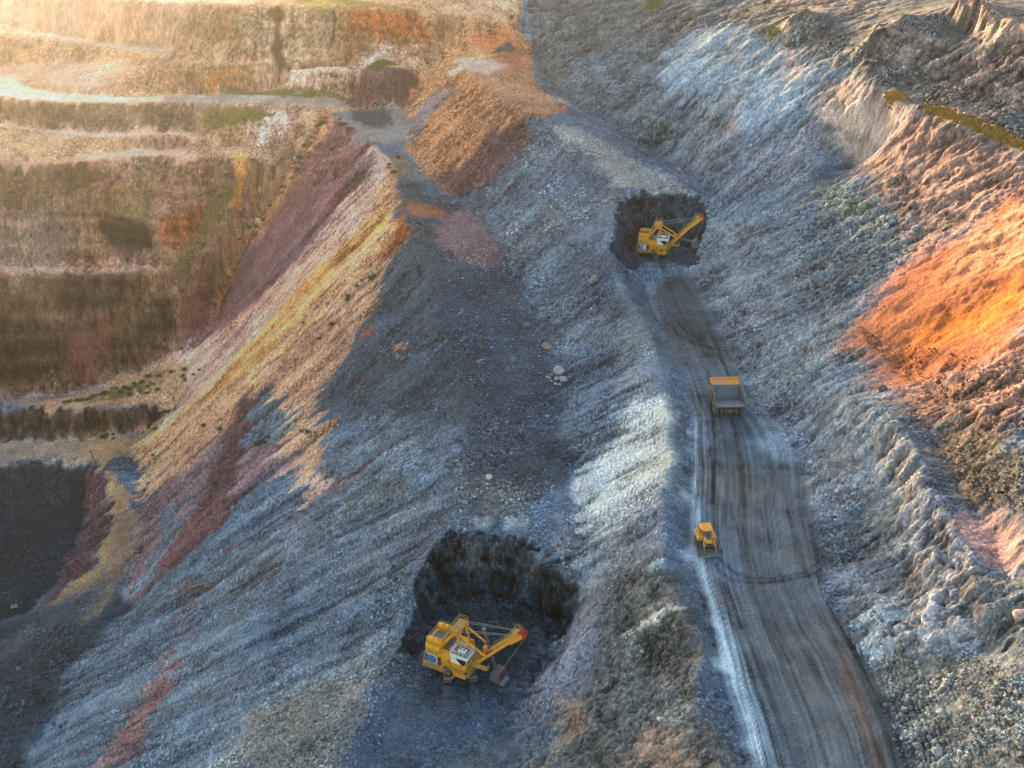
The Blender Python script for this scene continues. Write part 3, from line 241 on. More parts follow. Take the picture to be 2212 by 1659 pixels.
 ('bluedark',5,0.5,[(54,287.6),(58,279.6),(61.9,271.9),(65.7,265.1),(66.5,253),(67.1,241.1),(70.1,246.5),(73.2,251.8),(77,247.2),(80.6,242.6),(84.9,237.5),(80.4,234),(75.9,230.4),(72.3,230.4),(68.6,230.3),(65.7,238.5),(62.3,246.5),(60.4,254.5),(58.3,262.6),(56,270.9)]),
 ('blockgrey',2,0.8,[(75,286.7),(79,284.9),(82.7,282.3),(84.4,273.9),(86.4,266.8),(86.6,255.5),(86.7,244.6),(84.2,238.2),(82.3,247.6),(80.2,257.3),(77.3,266.8),(74.1,276.8)]),
 ('brownpink',2,1,[(98.5,288.6),(101.2,281.8),(103.8,275.3),(106.5,269.5),(109,263.8),(111.4,258.3),(113.8,253.1),(111.7,246),(109.1,238),(106,239.4),(103,241),(99.1,239.2),(95.2,237.4),(91.4,235.6),(87.6,234.1),(86.7,242.5),(86.6,254.3),(86.4,266.8),(85.3,284.7),(91.2,285.5),(95.4,288.6)]),
 ('tan',1.5,0.7,[(90.4,298),(90.6,285.2),(90.6,274.6),(88.8,268.6),(86.7,273)]),
 ('greypink',4,0.5,[(86,274.2),(90.4,276.1),(94.6,277.3),(97.7,268.9),(100.2,260.2),(97.8,252.6),(95.1,244.7),(91.6,243.7),(88.2,243),(87.3,258.4)]),
 ('orange',4,1,[(111.3,244.9),(108.8,237.4),(106.1,229.5),(103.5,222),(101,214.8),(98.8,208.1),(97,202.7),(95.3,197.3),(93.4,191.7),(91.7,186.5),(88.6,188.9),(85.4,191.6),(82.7,192.5),(80,193.6),(77.2,194.5),(72.2,197.3),(71.9,204.4),(71.1,210.4),(70.1,216.5),(70.5,223.3),(73.9,225.9),(77.3,228.9),(81.2,232.8),(85.3,237.1),(88.5,236.1),(91.6,235.1),(94.7,234.1),(99.2,238.6),(103.5,242.7),(107.4,243.7)]),
 ('hotorange',3,1,[(89.3,210.1),(92,210.7),(94.7,211.4),(97.8,212.9),(100.9,214.5),(98.7,207.7),(96.7,201.7),(93.5,201.5),(90.3,201.6),(87,201.4),(83.7,201.4),(80.8,205),(77.7,208.3),(77.5,211.2),(83.2,213.9),(86.2,211.9)]),
 ('orangetan',4,0.6,[(95.4,233.4),(98.9,234.9),(102.4,236.3),(106,238),(109.6,239.6),(107.1,232.3),(104.5,224.8),(102.1,217.9),(98.6,217.9),(95.1,218.2),(91.5,218),(88.3,223.9),(91.8,228.5)]),
 ('pinkrock',2.5,1,[(72.2,197.3),(76,197.7),(79,196.3),(81.8,194.7),(84.5,192.9),(87.1,191.1),(89.6,189.3),(92.1,187.8),(90.2,181.9),(88.4,176.4),(86.6,171.2),(83.4,169.6),(80.3,168.1),(78.8,174.5),(76.9,180.6),(74,182.6),(70.5,183)]),
 ('olivegrey',3,1,[(73.5,181.7),(77.5,180),(79.5,176.3),(81.3,172.4),(82.8,168.3),(84.3,164.5),(82.5,159.4),(81.1,155.3),(79.7,151.2),(78.4,147.3),(77,151.2),(75.7,155.8),(72.7,156.8),(72.6,163.4),(72.5,170.3),(73.1,176.3)]),
 ('darkgrey',3,0.6,[(78.3,166.1),(80.2,161.8),(81.7,157.2),(80.3,153.1),(79,149.3),(77.4,152.3),(76,156),(77.1,160.9)]),
 ('peachpink',1.5,1,[(70.3,153.7),(73.5,154.8),(75.7,152.9),(76.4,148.3),(77.5,144.7),(76.2,140.8),(75,137.1),(73.8,141.1),(70.1,140.8),(68.7,146.3)]),
 ('buttress',1.5,1,[(68.1,186.4),(68.5,181.1),(68.6,175.5),(68.8,170.1),(68.2,161.8),(69.7,154.8),(69.3,146.5),(68.4,138.8),(67.7,134.8),(67.5,132.1),(67.8,130.1),(65.6,131.3),(63.4,132.6),(61.2,133.8),(58.9,135),(59.7,139.7),(60.7,145.1),(61.8,151),(63.2,156.3),(64.4,161.1),(65.4,166.9),(65.8,171.5),(65.7,180.6),(66.7,182.8)]),
 ('rustroad',0.6,0.7,[(68,139.5),(68.8,138.8),(67.9,134.8),(67.7,132.1),(67.8,130.1),(67,130),(67,131.8),(67.1,133.7),(67.4,136.4)]),
 ('browngrey',2,1,[(68.9,139.1),(73,140.1),(75,137.1),(73.9,133.8),(73.1,131),(72.2,128.1),(71.3,125.3),(69.3,126.9),(68,129.9),(67.9,132.1),(68,134.9)]),
 ('bluedark',3,0.7,[(60.3,176.1),(63.2,172.2),(65.6,167.3),(64.6,162.7),(63.3,157.2),(61.9,151.5),(57.6,152),(56.9,157.8),(56,163.4),(57.6,168),(59.1,172.4)]),
 ('paleblue',1.5,0.8,[(56.2,147),(60.6,145.6),(59.9,141.1),(59.3,136.8),(56,135.1),(54.4,139.2),(55.1,142.5)]),
 ('gravelgrey',2,1,[(53.8,136.3),(56.1,135.7),(58.4,135.4),(61,133.4),(63.7,131.7),(66,130.7),(67.9,129.1),(69.5,126.8),(71.3,125.3),(70.8,122.4),(70.2,119.4),(69.5,116.3),(68.8,113.5),(68.2,110.6),(67.6,107.8),(66.9,105.1),(66.4,102.5),(65.7,99.8),(65.2,97.3),(64.6,94.9),(62.8,95.6),(61,96.2),(59.1,96.9),(57.1,97.4),(55.4,98.4),(53.6,99.4),(51.9,100.6),(52.8,104.7),(53.3,108.2),(53.8,111.9),(54.4,115.6),(54.6,119.7),(54.9,124),(55.1,128.4),(54.5,132.3)]),
 ('redbrown',2,0.4,[(61.4,188.8),(62.2,181.6),(61.1,177.9),(60,174.2),(59.2,179.6),(60.3,184.1)]),
 ('talus',2,1,[(65.7,383.6),(72.9,387.3),(80.1,391.3),(87.5,395.6),(92.4,391.2),(97.2,387),(101.9,382.9),(106.5,379),(111,375.4),(115.7,371.8),(120.3,368.4),(124.8,365),(129.3,361.9),(133.9,359.3),(138.4,356.7),(143.1,354.7),(147.8,352.9),(140.7,333.6),(133.1,313.2),(124.1,289.9),(123.3,285.7),(122.2,281.1),(121.3,276.9),(120.3,272.6),(117.7,264.6),(114.9,256.3),(112.4,261.2),(109.8,266.4),(107.1,271.8),(104.4,277.5),(101.6,283.5),(98.8,289.7),(96,297.2),(93.5,306.4),(91,316.2),(88.1,324.9),(85.3,334.6),(82.3,344.6),(77.8,352.1),(73.2,360.1),(69.5,371.3)]),
 ('tanrock2',2,0.8,[(79.4,398.2),(84.8,393.3),(90,388.6),(95.2,384),(100.2,379.3),(105.1,375.2),(110,371.1),(101.4,342.1),(97.5,349.3),(92.8,354.2),(84.4,351.4),(82.2,366.5),(81.1,382.9)]),
 ('tanrock2',1.5,1,[(99.9,338.6),(104.1,320.9),(108,316.1),(111.4,310.2),(114.3,303.4),(116.8,295.3),(119.6,288.4),(122.5,282.3),(121.3,277.1),(120.2,272.1),(117.3,276.6),(114.3,281.4),(111,285.9),(108.3,291.4),(105.4,297),(102.5,302.8),(98.3,309.1),(94,315.8),(95,320.7)]),
 ('tanrock2',1.5,1,[(129.5,356.1),(134.9,353),(140.5,350.4),(146,348.1),(137.5,324.9),(124.6,291.9),(123.5,286.9),(120.4,293.2),(117.4,300.6),(118.4,315.1),(116.4,322.7)]),
 ('grass',0.8,1,[(94.2,301.7),(97.3,297.7),(97.9,293.4),(95.1,297.3)]),
 ('grass',1,0.8,[(99.5,289),(105.8,282.6),(108.7,276.3),(111.5,270.2),(113.6,264.4),(115.7,258.6),(114.3,254.4),(111,261),(107.6,267.6),(103.3,277.7)]),
 ('peachpink',1.5,0.5,[(106.6,285.2),(109.3,280.1),(112.1,275.5),(108.7,274.7),(104.7,282.4)]),
 ('green',2,0.45,[(44.3,416.1),(50,411.2),(47.8,404),(44.3,407.4)]),
 ('green',2,0.45,[(75.5,362.1),(78.2,359.2),(78,354),(75.4,357.6)]),
 ('cutdark',6,1,[(-18.5,158.3),(-16.7,163.7),(-14.8,169.6),(-11.2,170.2),(-7.5,170.2),(-3.9,170),(-0.2,170.2),(3.4,170.2),(7,168.7),(6.7,164.9),(6.4,160.4),(4.9,155.4),(3.4,150.1),(0.3,147.7),(-2.7,145.1),(-5.7,144.3),(-8.7,143.6),(-11.7,142.8),(-15,144.5),(-18.4,146),(-18.5,150.3),(-18.5,154.5)]),
 ('cutdark',0.35,1,[(-12.4,180.6),(-10.4,179.4),(-4.8,179.3),(-0.5,178.9),(3.7,174.4),(7.2,170.2),(10.6,165.8),(9.7,163.2),(7.6,161),(4.4,163.9),(1.2,166.5),(-2.4,166.5),(-5.9,166.5),(-9.4,166.5),(-13,166.5),(-15.2,162.2),(-17.3,158.1),(-20.1,155.2),(-19.8,157.7),(-18.1,164.6),(-16.6,170.5),(-14.3,175.2)]),
 ('cutface',1.2,0.85,[(-10.4,179.4),(-4.8,179.2),(-0.5,178.6),(3.7,174.1),(7.1,170.3),(10.4,165.7),(9,167.1),(5.4,171.1),(1.2,174.7),(-2.2,176),(-5.7,176.5),(-10.4,176.8),(-13.2,174.9),(-14,175.2)]),
 ('floorblue',7,0.9,[(-19.6,143.2),(-15.7,143.7),(-11.8,143.9),(-8,143.3),(-4.2,142.5),(-0.4,141.9),(-0.2,137.3),(0,132.6),(0.3,128),(-2.7,128.5),(-5.7,128.5),(-8.6,128.5),(-11.6,128.7),(-14.6,128.7),(-17.6,128.7),(-20.6,128.8),(-23.5,128.7),(-26.4,128.3),(-25.1,131.2),(-23.8,134.2),(-22.4,137.6)]),
 ('browngrey',3,0.6,[(-7.1,137.9),(-1.9,138.8),(-1.5,134.5),(-1.1,130.4),(-4.2,130.4),(-7.3,130.4),(-10.4,130.4),(-8.7,134.1)]),
 ('cutdark2',0.35,1,[(25.8,286.8),(28.1,297.4),(31.2,301.4),(36.3,303.6),(41.4,304.8),(50,302.2),(52.6,299.8),(51.2,292.8),(49.9,286.1),(47.2,278.1),(42.4,281.3),(37.2,282.1),(27.8,270.7),(24.5,274.6)]),
 ('floorblue2',1.5,1,[(27.2,271),(34,282.9),(39.9,285.2),(42.9,280.4),(37.8,271.9),(33,263.5),(33.5,271.3)]),
 ('terrace',1.2,1,[(-146.1,297.9),(-141,299.7),(-135.9,301.5),(-130.7,303),(-125.5,304.8),(-120.7,307.2),(-115.5,309),(-110,309.7),(-104.6,309.9),(-99.1,309.9),(-93,303.3),(-93.2,296.3),(-95.5,293.5),(-102.3,297.9),(-107,296.2),(-112.5,295.4),(-118,294.8),(-123.6,294.2),(-131.1,295),(-138.6,295.7)]),
 ('peachpink',1,0.9,[(-146.1,297.9),(-140.8,300),(-135.5,302.1),(-130.5,303.6),(-125.6,305.1),(-120.3,306),(-118.1,303.2),(-123.7,302),(-129.1,300.4),(-134.3,298.6),(-141.2,295.3)]),
 ('darkbrown',0.8,1,[(-164.9,291.9),(-158.7,292.7),(-152.5,293.8),(-146.1,294.4),(-140.3,294.7),(-134.3,294.8),(-129,294.4),(-123.5,293.8),(-117.9,294.2),(-112.3,294.7),(-106.9,295.8),(-101.9,297.8),(-94.4,292.2),(-103,293.8),(-109.7,292.4),(-113.1,290.3),(-118.4,290.2),(-123.6,289.9),(-128.8,289.6),(-134.1,289.6),(-139.2,289.3),(-144.5,289.2),(-149.6,288.7),(-154.7,288.5),(-159.9,288.2),(-164.8,287.5)]),
 ('tan',1.2,1,[(-164.4,286.7),(-159.5,287.9),(-154.2,288.1),(-148.8,288.4),(-143.5,288.9),(-138,289),(-132.6,289.3),(-126.9,289.9),(-121,290.3),(-115.1,290.4),(-109.5,291.6),(-105.1,280.5),(-100.1,268.4),(-105.5,279),(-111.2,279.8),(-116.8,280.4),(-126.1,281.4),(-131.3,280.2),(-136.5,279),(-141.7,277.9),(-147.8,277.3),(-154,276.8),(-160.1,276.2)]),
 ('greytan',1.5,0.8,[(-163.9,285.4),(-158.7,286),(-153.1,285.9),(-147.3,285.7),(-141.7,285.6),(-136,285.4),(-130.3,285.1),(-124.8,285),(-118.3,281),(-123.8,280.6),(-129.1,279.7),(-134.2,278.4),(-139.4,277.9),(-144.6,277.6),(-149.8,277),(-155,276.7),(-160.1,276.2)]),
 ('ochretrack',1,1,[(-122.9,287.4),(-115.9,288.3),(-109,289.5),(-108.4,285),(-111.7,282.7),(-110.8,277.2),(-104.1,266.8),(-99.6,257),(-98.7,248.8),(-97.7,241),(-99,233),(-103.4,230.7),(-107.5,228.2),(-110.5,225.2),(-113.5,222.3),(-111.9,230.9),(-108.9,235.8),(-105.3,239.8),(-105.5,247.7),(-105.3,255),(-107.7,266),(-112.8,277.4)]),
 ('pitdark',1.2,1,[(-159.9,275.6),(-153.7,275.9),(-147.4,276.1),(-141.2,276.6),(-134.1,278.1),(-129,279.3),(-123.7,280.1),(-118,280.1),(-114.9,275.7),(-115.9,269.2),(-114.4,258.7),(-112.1,247),(-113.5,235.4),(-115.2,228.7),(-116.9,222.5),(-120.7,220.7),(-124.5,218.9),(-128.3,217.3),(-131.9,215.5),(-135.2,213.1),(-138.3,220.3),(-141.7,228.1),(-144,234.1),(-146.8,241),(-150,248.7),(-153.7,257.4),(-158.2,267.5),(-158.7,270.9)]),
 ('maroon',1.2,1,[(-116.2,278.3),(-112.6,276.6),(-107.5,265),(-105.6,253.6),(-106.4,247.4),(-106.7,240.4),(-109,236.3),(-111.2,232.1),(-113,227.5),(-115.1,220.6),(-114.3,227.7),(-113.5,235.4),(-113.3,243),(-113.2,251.4),(-115.5,261),(-117.6,270.3),(-116.9,274.2)]),
 ('floordark',3,1,[(-135.2,213.1),(-131.9,215.4),(-128.2,217),(-124.2,218.3),(-120.4,219.9),(-116.6,221.6),(-112.2,225),(-107.5,228.2),(-103.2,230.2),(-98.8,232.1),(-89.6,222.4),(-92.1,217.6),(-94.2,212.4),(-97,208.5),(-100,205),(-99.5,198.4),(-99.2,192.4),(-99,186.6),(-99.1,181.2),(-99.3,176.2),(-99.4,171.3),(-98.8,165.8),(-98.2,160.4),(-96.7,153.8),(-93.8,145.4),(-92.5,139.6),(-96.8,141.1),(-101,142.4),(-104.9,143.2),(-108.7,143.9),(-111.1,149.4),(-113.4,154.7),(-115.5,160),(-117.8,165.6),(-119.9,171),(-121.8,176.4),(-123.8,181.8),(-125.8,187.5),(-128,193.4),(-130.2,199.6),(-132.7,206.3)]),
 ('browngrey',3,0.6,[(-119.5,214.4),(-116.5,218.3),(-113.5,222.3),(-110.6,227.1),(-107.5,231.7),(-104.2,236.1),(-101.1,242),(-99.4,234.9),(-97.7,227.8),(-96.2,221.1),(-102.1,220.4),(-108.1,219.8),(-110.8,214.8),(-113.4,209.8),(-116,205)]),
 ('trackmid',2,0.8,[(-105.9,257),(-100,260.8),(-97.8,250.2),(-95.7,240.2),(-96.2,233.3),(-96.4,225.9),(-98.7,218.3),(-101.5,220.4),(-101.3,226.8),(-101,233.6),(-102.6,241.2),(-104.3,249.1)]),
 ('bluedark2',0.5,1,[(-111.7,280.4),(-108.7,282.7),(-106.4,281),(-106.4,277.5),(-108.7,276.6),(-110.7,278.3)]),
]
ZONES = [
 (1,[(-273.2,492.3),(-266.1,492.6),(-258.9,492.8),(-251.7,493.1),(-244.5,493.4),(-237.3,493.6),(-230.1,493.9),(-222.9,494.2),(-215.7,494.4),(-208.4,494.4),(-201.1,494.7),(-193.9,494.9),(-186.6,494.9),(-179.3,495.2),(-172,495.2),(-164.6,495.2),(-157.3,495.5),(-150,495.5),(-142.6,495.5),(-135.3,495.5),(-127.9,495.5),(-120.5,495.2),(-113.2,495.2),(-105.8,494.9),(-98.4,494.9),(-91,494.7),(-83.7,494.4),(-76.3,494.2),(-68.9,493.6),(-61.5,493.4),(-54.1,492.8),(-46.8,492.3),(-39.4,491.5),(-32.1,491),(-24.7,490),(-17.4,489.2),(-10.2,487.9),(-2.9,486.6),(4.3,485),(3.4,456.9),(2.6,431.5),(1.9,419.2),(1.2,408.5),(0.6,399),(-6.2,393.8),(-12.9,389.5),(-19.6,389),(-26.6,391.5),(-30.4,379.4),(-34.3,370.9),(-40.9,370.6),(-47.4,370),(-53.7,368.6),(-58.4,365.7),(-61.1,359),(-63.7,352.3),(-66.2,345.2),(-69.5,343),(-73.3,342.6),(-76.3,338.7),(-79,336),(-81.8,333.6),(-84,328.8),(-86.1,323.9),(-87.7,317.5),(-93.4,315),(-98.5,310.8),(-105.4,311),(-112.1,310.4),(-118.4,308.8),(-123.3,307.2),(-128.3,305.8),(-133.2,304.4),(-138.2,303.2),(-143.1,301.8),(-148,300.4),(-152.9,299.2),(-157.6,297.8),(-162,295.7),(-166.4,293.9),(-170.8,292.1),(-174.9,289.8),(-179,287.8),(-183.1,285.8),(-187.1,283.7),(-191.2,281.9),(-193,287.3),(-194.8,292.4),(-196.5,297.6),(-198.1,302.6),(-199.9,307.9),(-201.6,313.2),(-203.5,318.8),(-205.4,324.4),(-207.3,330.1),(-209.3,336.1),(-211.5,342.4),(-213.7,348.7),(-216,355.3),(-218.5,362.2),(-220.9,369.2),(-223.7,376.7),(-226.3,384.1),(-229.2,392),(-232.1,400),(-235.2,408.4),(-238.4,417),(-241.8,426.3),(-245.6,436.2),(-250.3,447.7)]),
 (2,[(-192.2,284.7),(-187.9,286.2),(-183.6,287.7),(-179.5,289.7),(-175.3,291.4),(-171.1,293.4),(-166.7,295.1),(-162.2,296.8),(-157.7,298.6),(-153,299.9),(-148.1,301),(-143.1,302.1),(-138.2,303.4),(-133.2,304.5),(-128.3,305.8),(-123.3,307.2),(-118.2,308.3),(-112.1,310.5),(-105.3,310.5),(-98.5,310.2),(-97.6,304.9),(-97,300.3),(-95.1,291.9),(-103.6,295.7),(-108.5,292.6),(-109.3,286.8),(-105.5,279),(-100.1,268.4),(-99.3,262.7),(-98.5,252.9),(-97,242.6),(-95,233.1),(-90,221.3),(-92.1,216.8),(-94.2,212.4),(-97,208.5),(-100,205),(-99.5,198.4),(-99.2,192.4),(-99,186.6),(-99.1,181.2),(-99.3,176.2),(-99.4,171.3),(-98.8,165.8),(-98.2,160.4),(-96.7,153.8),(-93.8,145.4),(-92.5,139.6),(-96.8,141.1),(-101,142.4),(-104.9,143.2),(-108.7,143.9),(-112.3,144.2),(-115.9,144.6),(-119.5,144.9),(-123,145.1),(-126.5,145.2),(-129,149.8),(-131.6,154.6),(-134.1,159.3),(-136.5,164),(-139.2,169),(-141.8,174.1),(-144.4,179.2),(-147.1,184.6),(-149.9,190.1),(-152.7,195.6),(-155.6,201.4),(-158.6,207.5),(-161.5,213.4),(-164.6,219.7),(-167.5,225.8),(-170.4,232),(-173.3,238.2),(-176.2,244.6),(-179,250.8),(-181.6,256.9),(-183.9,262.6),(-186.2,268.4),(-188.2,273.9),(-190.3,279.4)]),
 (6,[(4,453.1),(3.1,429.7),(2.2,418.1),(1.4,408.4),(0.6,399),(-6.2,393.8),(-12.9,389.5),(-19.6,389),(-26.6,391.5),(-29.7,380.2),(-32.9,371.2),(-39.7,368.6),(-46.4,365),(-52.9,361.2),(-47.3,353.2),(-41.9,346.1),(-36.9,339.9),(-32.1,334.6),(-27.4,328.9),(-20.6,325.5),(-13.9,321.3),(-9.4,312.1),(-5.1,303),(-3.8,291.2),(-0.7,284.5),(2.2,277.7),(5.1,271.1),(6.5,261.5),(7.8,252.5),(9.1,243.8),(10.3,235.5),(11.2,226.8),(12.1,218.3),(12.8,209.7),(12.4,202.6),(11.9,195.8),(11.5,189.3),(11.1,182.9),(10.7,176.6),(10.6,171.1),(10.6,165.8),(8.8,166.9),(6.8,159.4),(5.1,154.6),(3.4,150.1),(1.8,146),(0.3,141.9),(0.1,137.6),(-0.1,133.4),(-0.2,129.4),(-0.4,125.7),(-0.6,122.2),(-0.7,118.7),(-0.9,114.1),(-1,109.9),(1.6,108.9),(4.2,107.9),(6.7,106.9),(9.2,105.7),(11.6,104.7),(14,103.9),(16.3,102.9),(18.6,101.9),(20.9,101),(23.1,100.2),(25.3,99.4),(27.5,98.7),(29.7,98.4),(32.1,98.4),(31.9,100.7),(31.9,103.5),(31.9,106.4),(31.9,109.3),(31.9,112.5),(31.9,115.6),(31.6,119.4),(31.3,123.1),(31.1,127.2),(30.8,131.4),(30.9,135.2),(31,139.4),(31,143.3),(31.1,147.9),(31,153.3),(30.8,158.8),(30.6,164.6),(31.5,170.8),(32.4,177.1),(33.3,183.7),(34.3,190.6),(35,198.7),(35.8,207.2),(36.7,217),(35.7,227.1),(34.9,240),(33.8,250.2),(32.8,261.2),(33.4,274),(27.5,267.7),(27.6,281.3),(33.7,295.9),(39.3,296.4),(44.8,296.2),(46.8,279.7),(49.2,287.8),(51.1,293.7),(53.2,300.3),(49.5,305.3),(46,312.9),(42.6,322.3),(39.1,333),(34.6,338.9),(29.9,344.9),(25.3,353.1),(20.4,360.9),(16.5,371.3),(12.4,382.1),(6.8,405.6),(6.1,409.9),(5.4,419.4),(4.7,429.7)]),
 (3,[(4.3,485),(4.8,456.9),(5.2,431.5),(5.7,420.2),(6.2,410.1),(6.8,405.6),(12.4,382.1),(16.5,371.3),(20.4,360.9),(25.3,353.1),(29.9,344.9),(34.6,338.9),(39.1,333),(42.6,322.3),(46,312.9),(49.5,305.3),(53.2,300.3),(51.1,293.7),(49.2,287.8),(46.8,279.7),(44.8,276.8),(45.6,267),(46.4,258),(47.2,249.2),(47.8,240.3),(48.4,232),(48.9,224),(51,216),(53.2,209),(54.7,202.7),(56.2,196.4),(55.2,189.2),(54.2,182.3),(53.3,175.7),(52.6,169.4),(52.1,163.6),(51.5,157.9),(50.9,152.4),(51.7,148.1),(52.5,143.9),(53.3,139.9),(54.2,136.3),(54.4,132.6),(54.6,129.1),(54.9,125.7),(55,122.3),(54.5,118.8),(54,115.6),(53.5,112.4),(53,109.3),(52.6,106.4),(52,103.4),(51.1,99.7),(50.5,96.5),(52.5,95.9),(54.4,95.2),(56.4,94.5),(58.2,93.9),(60.1,93.2),(62,92.7),(63.8,92),(65.6,91.4),(67.5,90.9),(69.2,90.2),(71,89.7),(72.6,89),(74.4,88.5),(76.1,88),(76.9,90.1),(77.7,91.9),(78.5,94),(79.4,96.1),(80.3,98.2),(81.1,100.3),(82,102.4),(83,104.8),(83.9,107),(84.7,109.2),(85.7,111.6),(86.7,114.1),(87.8,116.6),(88.8,119.1),(89.8,121.6),(90.8,124.2),(91.9,127),(93.1,129.8),(94.2,132.7),(95.4,135.5),(96.7,138.7),(98,141.8),(99.3,145),(100.9,148.6),(102.5,152.3),(104,156.1),(105.9,160.3),(108.1,165),(110.2,169.7),(112.5,174.7),(114.8,179.8),(117.6,185.7),(120.3,191.6),(123.3,198),(126.5,204.8),(130,212.1),(133.9,220.2),(137.9,228.7),(141.9,237.2),(145.7,245.4),(149.1,253.2),(152.9,261.6),(157.2,271),(162.4,282.1),(168,294.1),(174.2,307.3),(180.7,321.1),(187.5,335.6),(194.4,350.5),(201.2,365.4),(196.2,366.4),(191.4,367.7),(186.4,368.8),(181.5,370.1),(176.7,371.7),(171.8,373.2),(166.9,374.8),(162,376.6),(157.1,378.5),(152.3,380.6),(147.4,382.9),(142.5,385.3),(137.7,387.9),(132.8,390.8),(127.9,393.6),(122.9,396.8),(117.9,399.9),(112.8,403.3),(107.7,407),(102.6,410.9),(97.4,415.1),(92.1,419.6),(86.7,424),(81.2,428.7),(75.6,433.4),(69.8,438.4),(63.9,442.9),(58,448.6),(51.9,454.9),(45.7,461.2),(39.3,467.2),(32.6,472.4),(25.7,476.6),(18.7,480),(11.5,482.6)]),
 (4,[(33.4,274),(32.8,261.2),(33.8,250.2),(34.9,240),(36.6,226.9),(36.7,217),(36.5,207.6),(35.4,198.9),(34.3,190.6),(33.1,183.5),(32,177.1),(31.3,170.8),(30.6,164.6),(30.6,155.9),(31.1,147.9),(31,143.3),(31,139.4),(30.9,135.2),(30.8,131.4),(31.3,127.7),(31.8,124),(31.8,119.7),(31.9,115.6),(31.8,112.5),(31.7,109.3),(31.6,106.2),(31.5,103.4),(31.5,100.7),(31.5,98.4),(34,98.4),(36.4,98.2),(38.9,98),(41.3,97.9),(43.7,97.7),(46,97.4),(48.2,96.9),(50.5,96.5),(51.2,99.7),(52.2,103.5),(52.8,106.4),(53.3,109.3),(53.8,112.5),(54.4,115.6),(54.7,118.8),(55,122.3),(54.9,125.7),(54.7,129.5),(54.2,136.3),(53.1,139.8),(52.1,143.5),(51.5,147.9),(50.9,152.4),(51.6,157.9),(52.3,163.6),(52.7,169.4),(53.3,175.7),(55.1,186),(56.2,196.4),(55.6,203.3),(53.2,209),(51,213.6),(48.9,224),(48.3,237.7),(47.2,249.2),(45.6,264),(44.8,276.8),(46.8,279.7),(47.3,291.5),(44.8,296.2),(38.7,297),(33.7,295.6),(29.8,290.7),(28.1,282.9),(27.5,267.7)]),
 (5,[(-36.9,339.9),(-32.1,334.6),(-27.4,328.9),(-20.6,325.5),(-13.9,321.3),(-9.4,312.1),(-5.1,303),(-3.8,291.2),(-0.7,284.5),(2.2,277.7),(5.1,271.1),(6.5,261.5),(7.8,252.5),(9.1,243.8),(10.3,235.5),(11.2,226.8),(12.1,218.3),(12.8,209.7),(11.6,198.7),(12.1,192.6),(12.5,186.7),(10.7,176.6),(10.6,171.1),(10.6,165.8),(7,171),(3.3,174.7),(-0.5,178.9),(-5.4,179.3),(-10.4,179.5),(-12.4,180.9),(-11.4,186.9),(-10.4,192.8),(-9.3,198.7),(-9.1,206.7),(-8.9,215.4),(-9.9,223.6),(-10.9,232.6),(-13.1,242.2),(-15.4,252.4),(-17.2,259.7),(-19.1,267.4),(-21,275.3),(-23.3,285.8),(-25.7,297.1),(-29.6,310.8),(-33.5,322.7)]),
 (7,[(-12.4,180.9),(-10.4,179.5),(-5.4,179.3),(-0.5,178.9),(3.3,174.7),(7,171),(10.6,165.8),(8.8,166.9),(6.8,159.4),(4.7,154.3),(2.6,149.2),(0.3,141.9),(0.1,137.6),(-0.1,133.4),(-0.2,129.4),(-0.4,125.7),(-0.6,122.2),(-0.7,118.7),(-0.9,114.1),(-1,109.9),(-3.8,110.7),(-6.7,111.4),(-9.5,111.9),(-12.4,112.2),(-15.3,112.6),(-18.2,112.9),(-21.1,113.2),(-24,113.6),(-23.7,115.9),(-23.5,118.7),(-23.3,121.9),(-23.1,125.4),(-22.9,128.9),(-22.6,132.4),(-22.2,136.1),(-21.8,140),(-21.4,144),(-21,148.6),(-20.5,153.1),(-20,157.7),(-19,162.1),(-17.9,166.4),(-16.7,170.5),(-14.6,175.4)]),
]
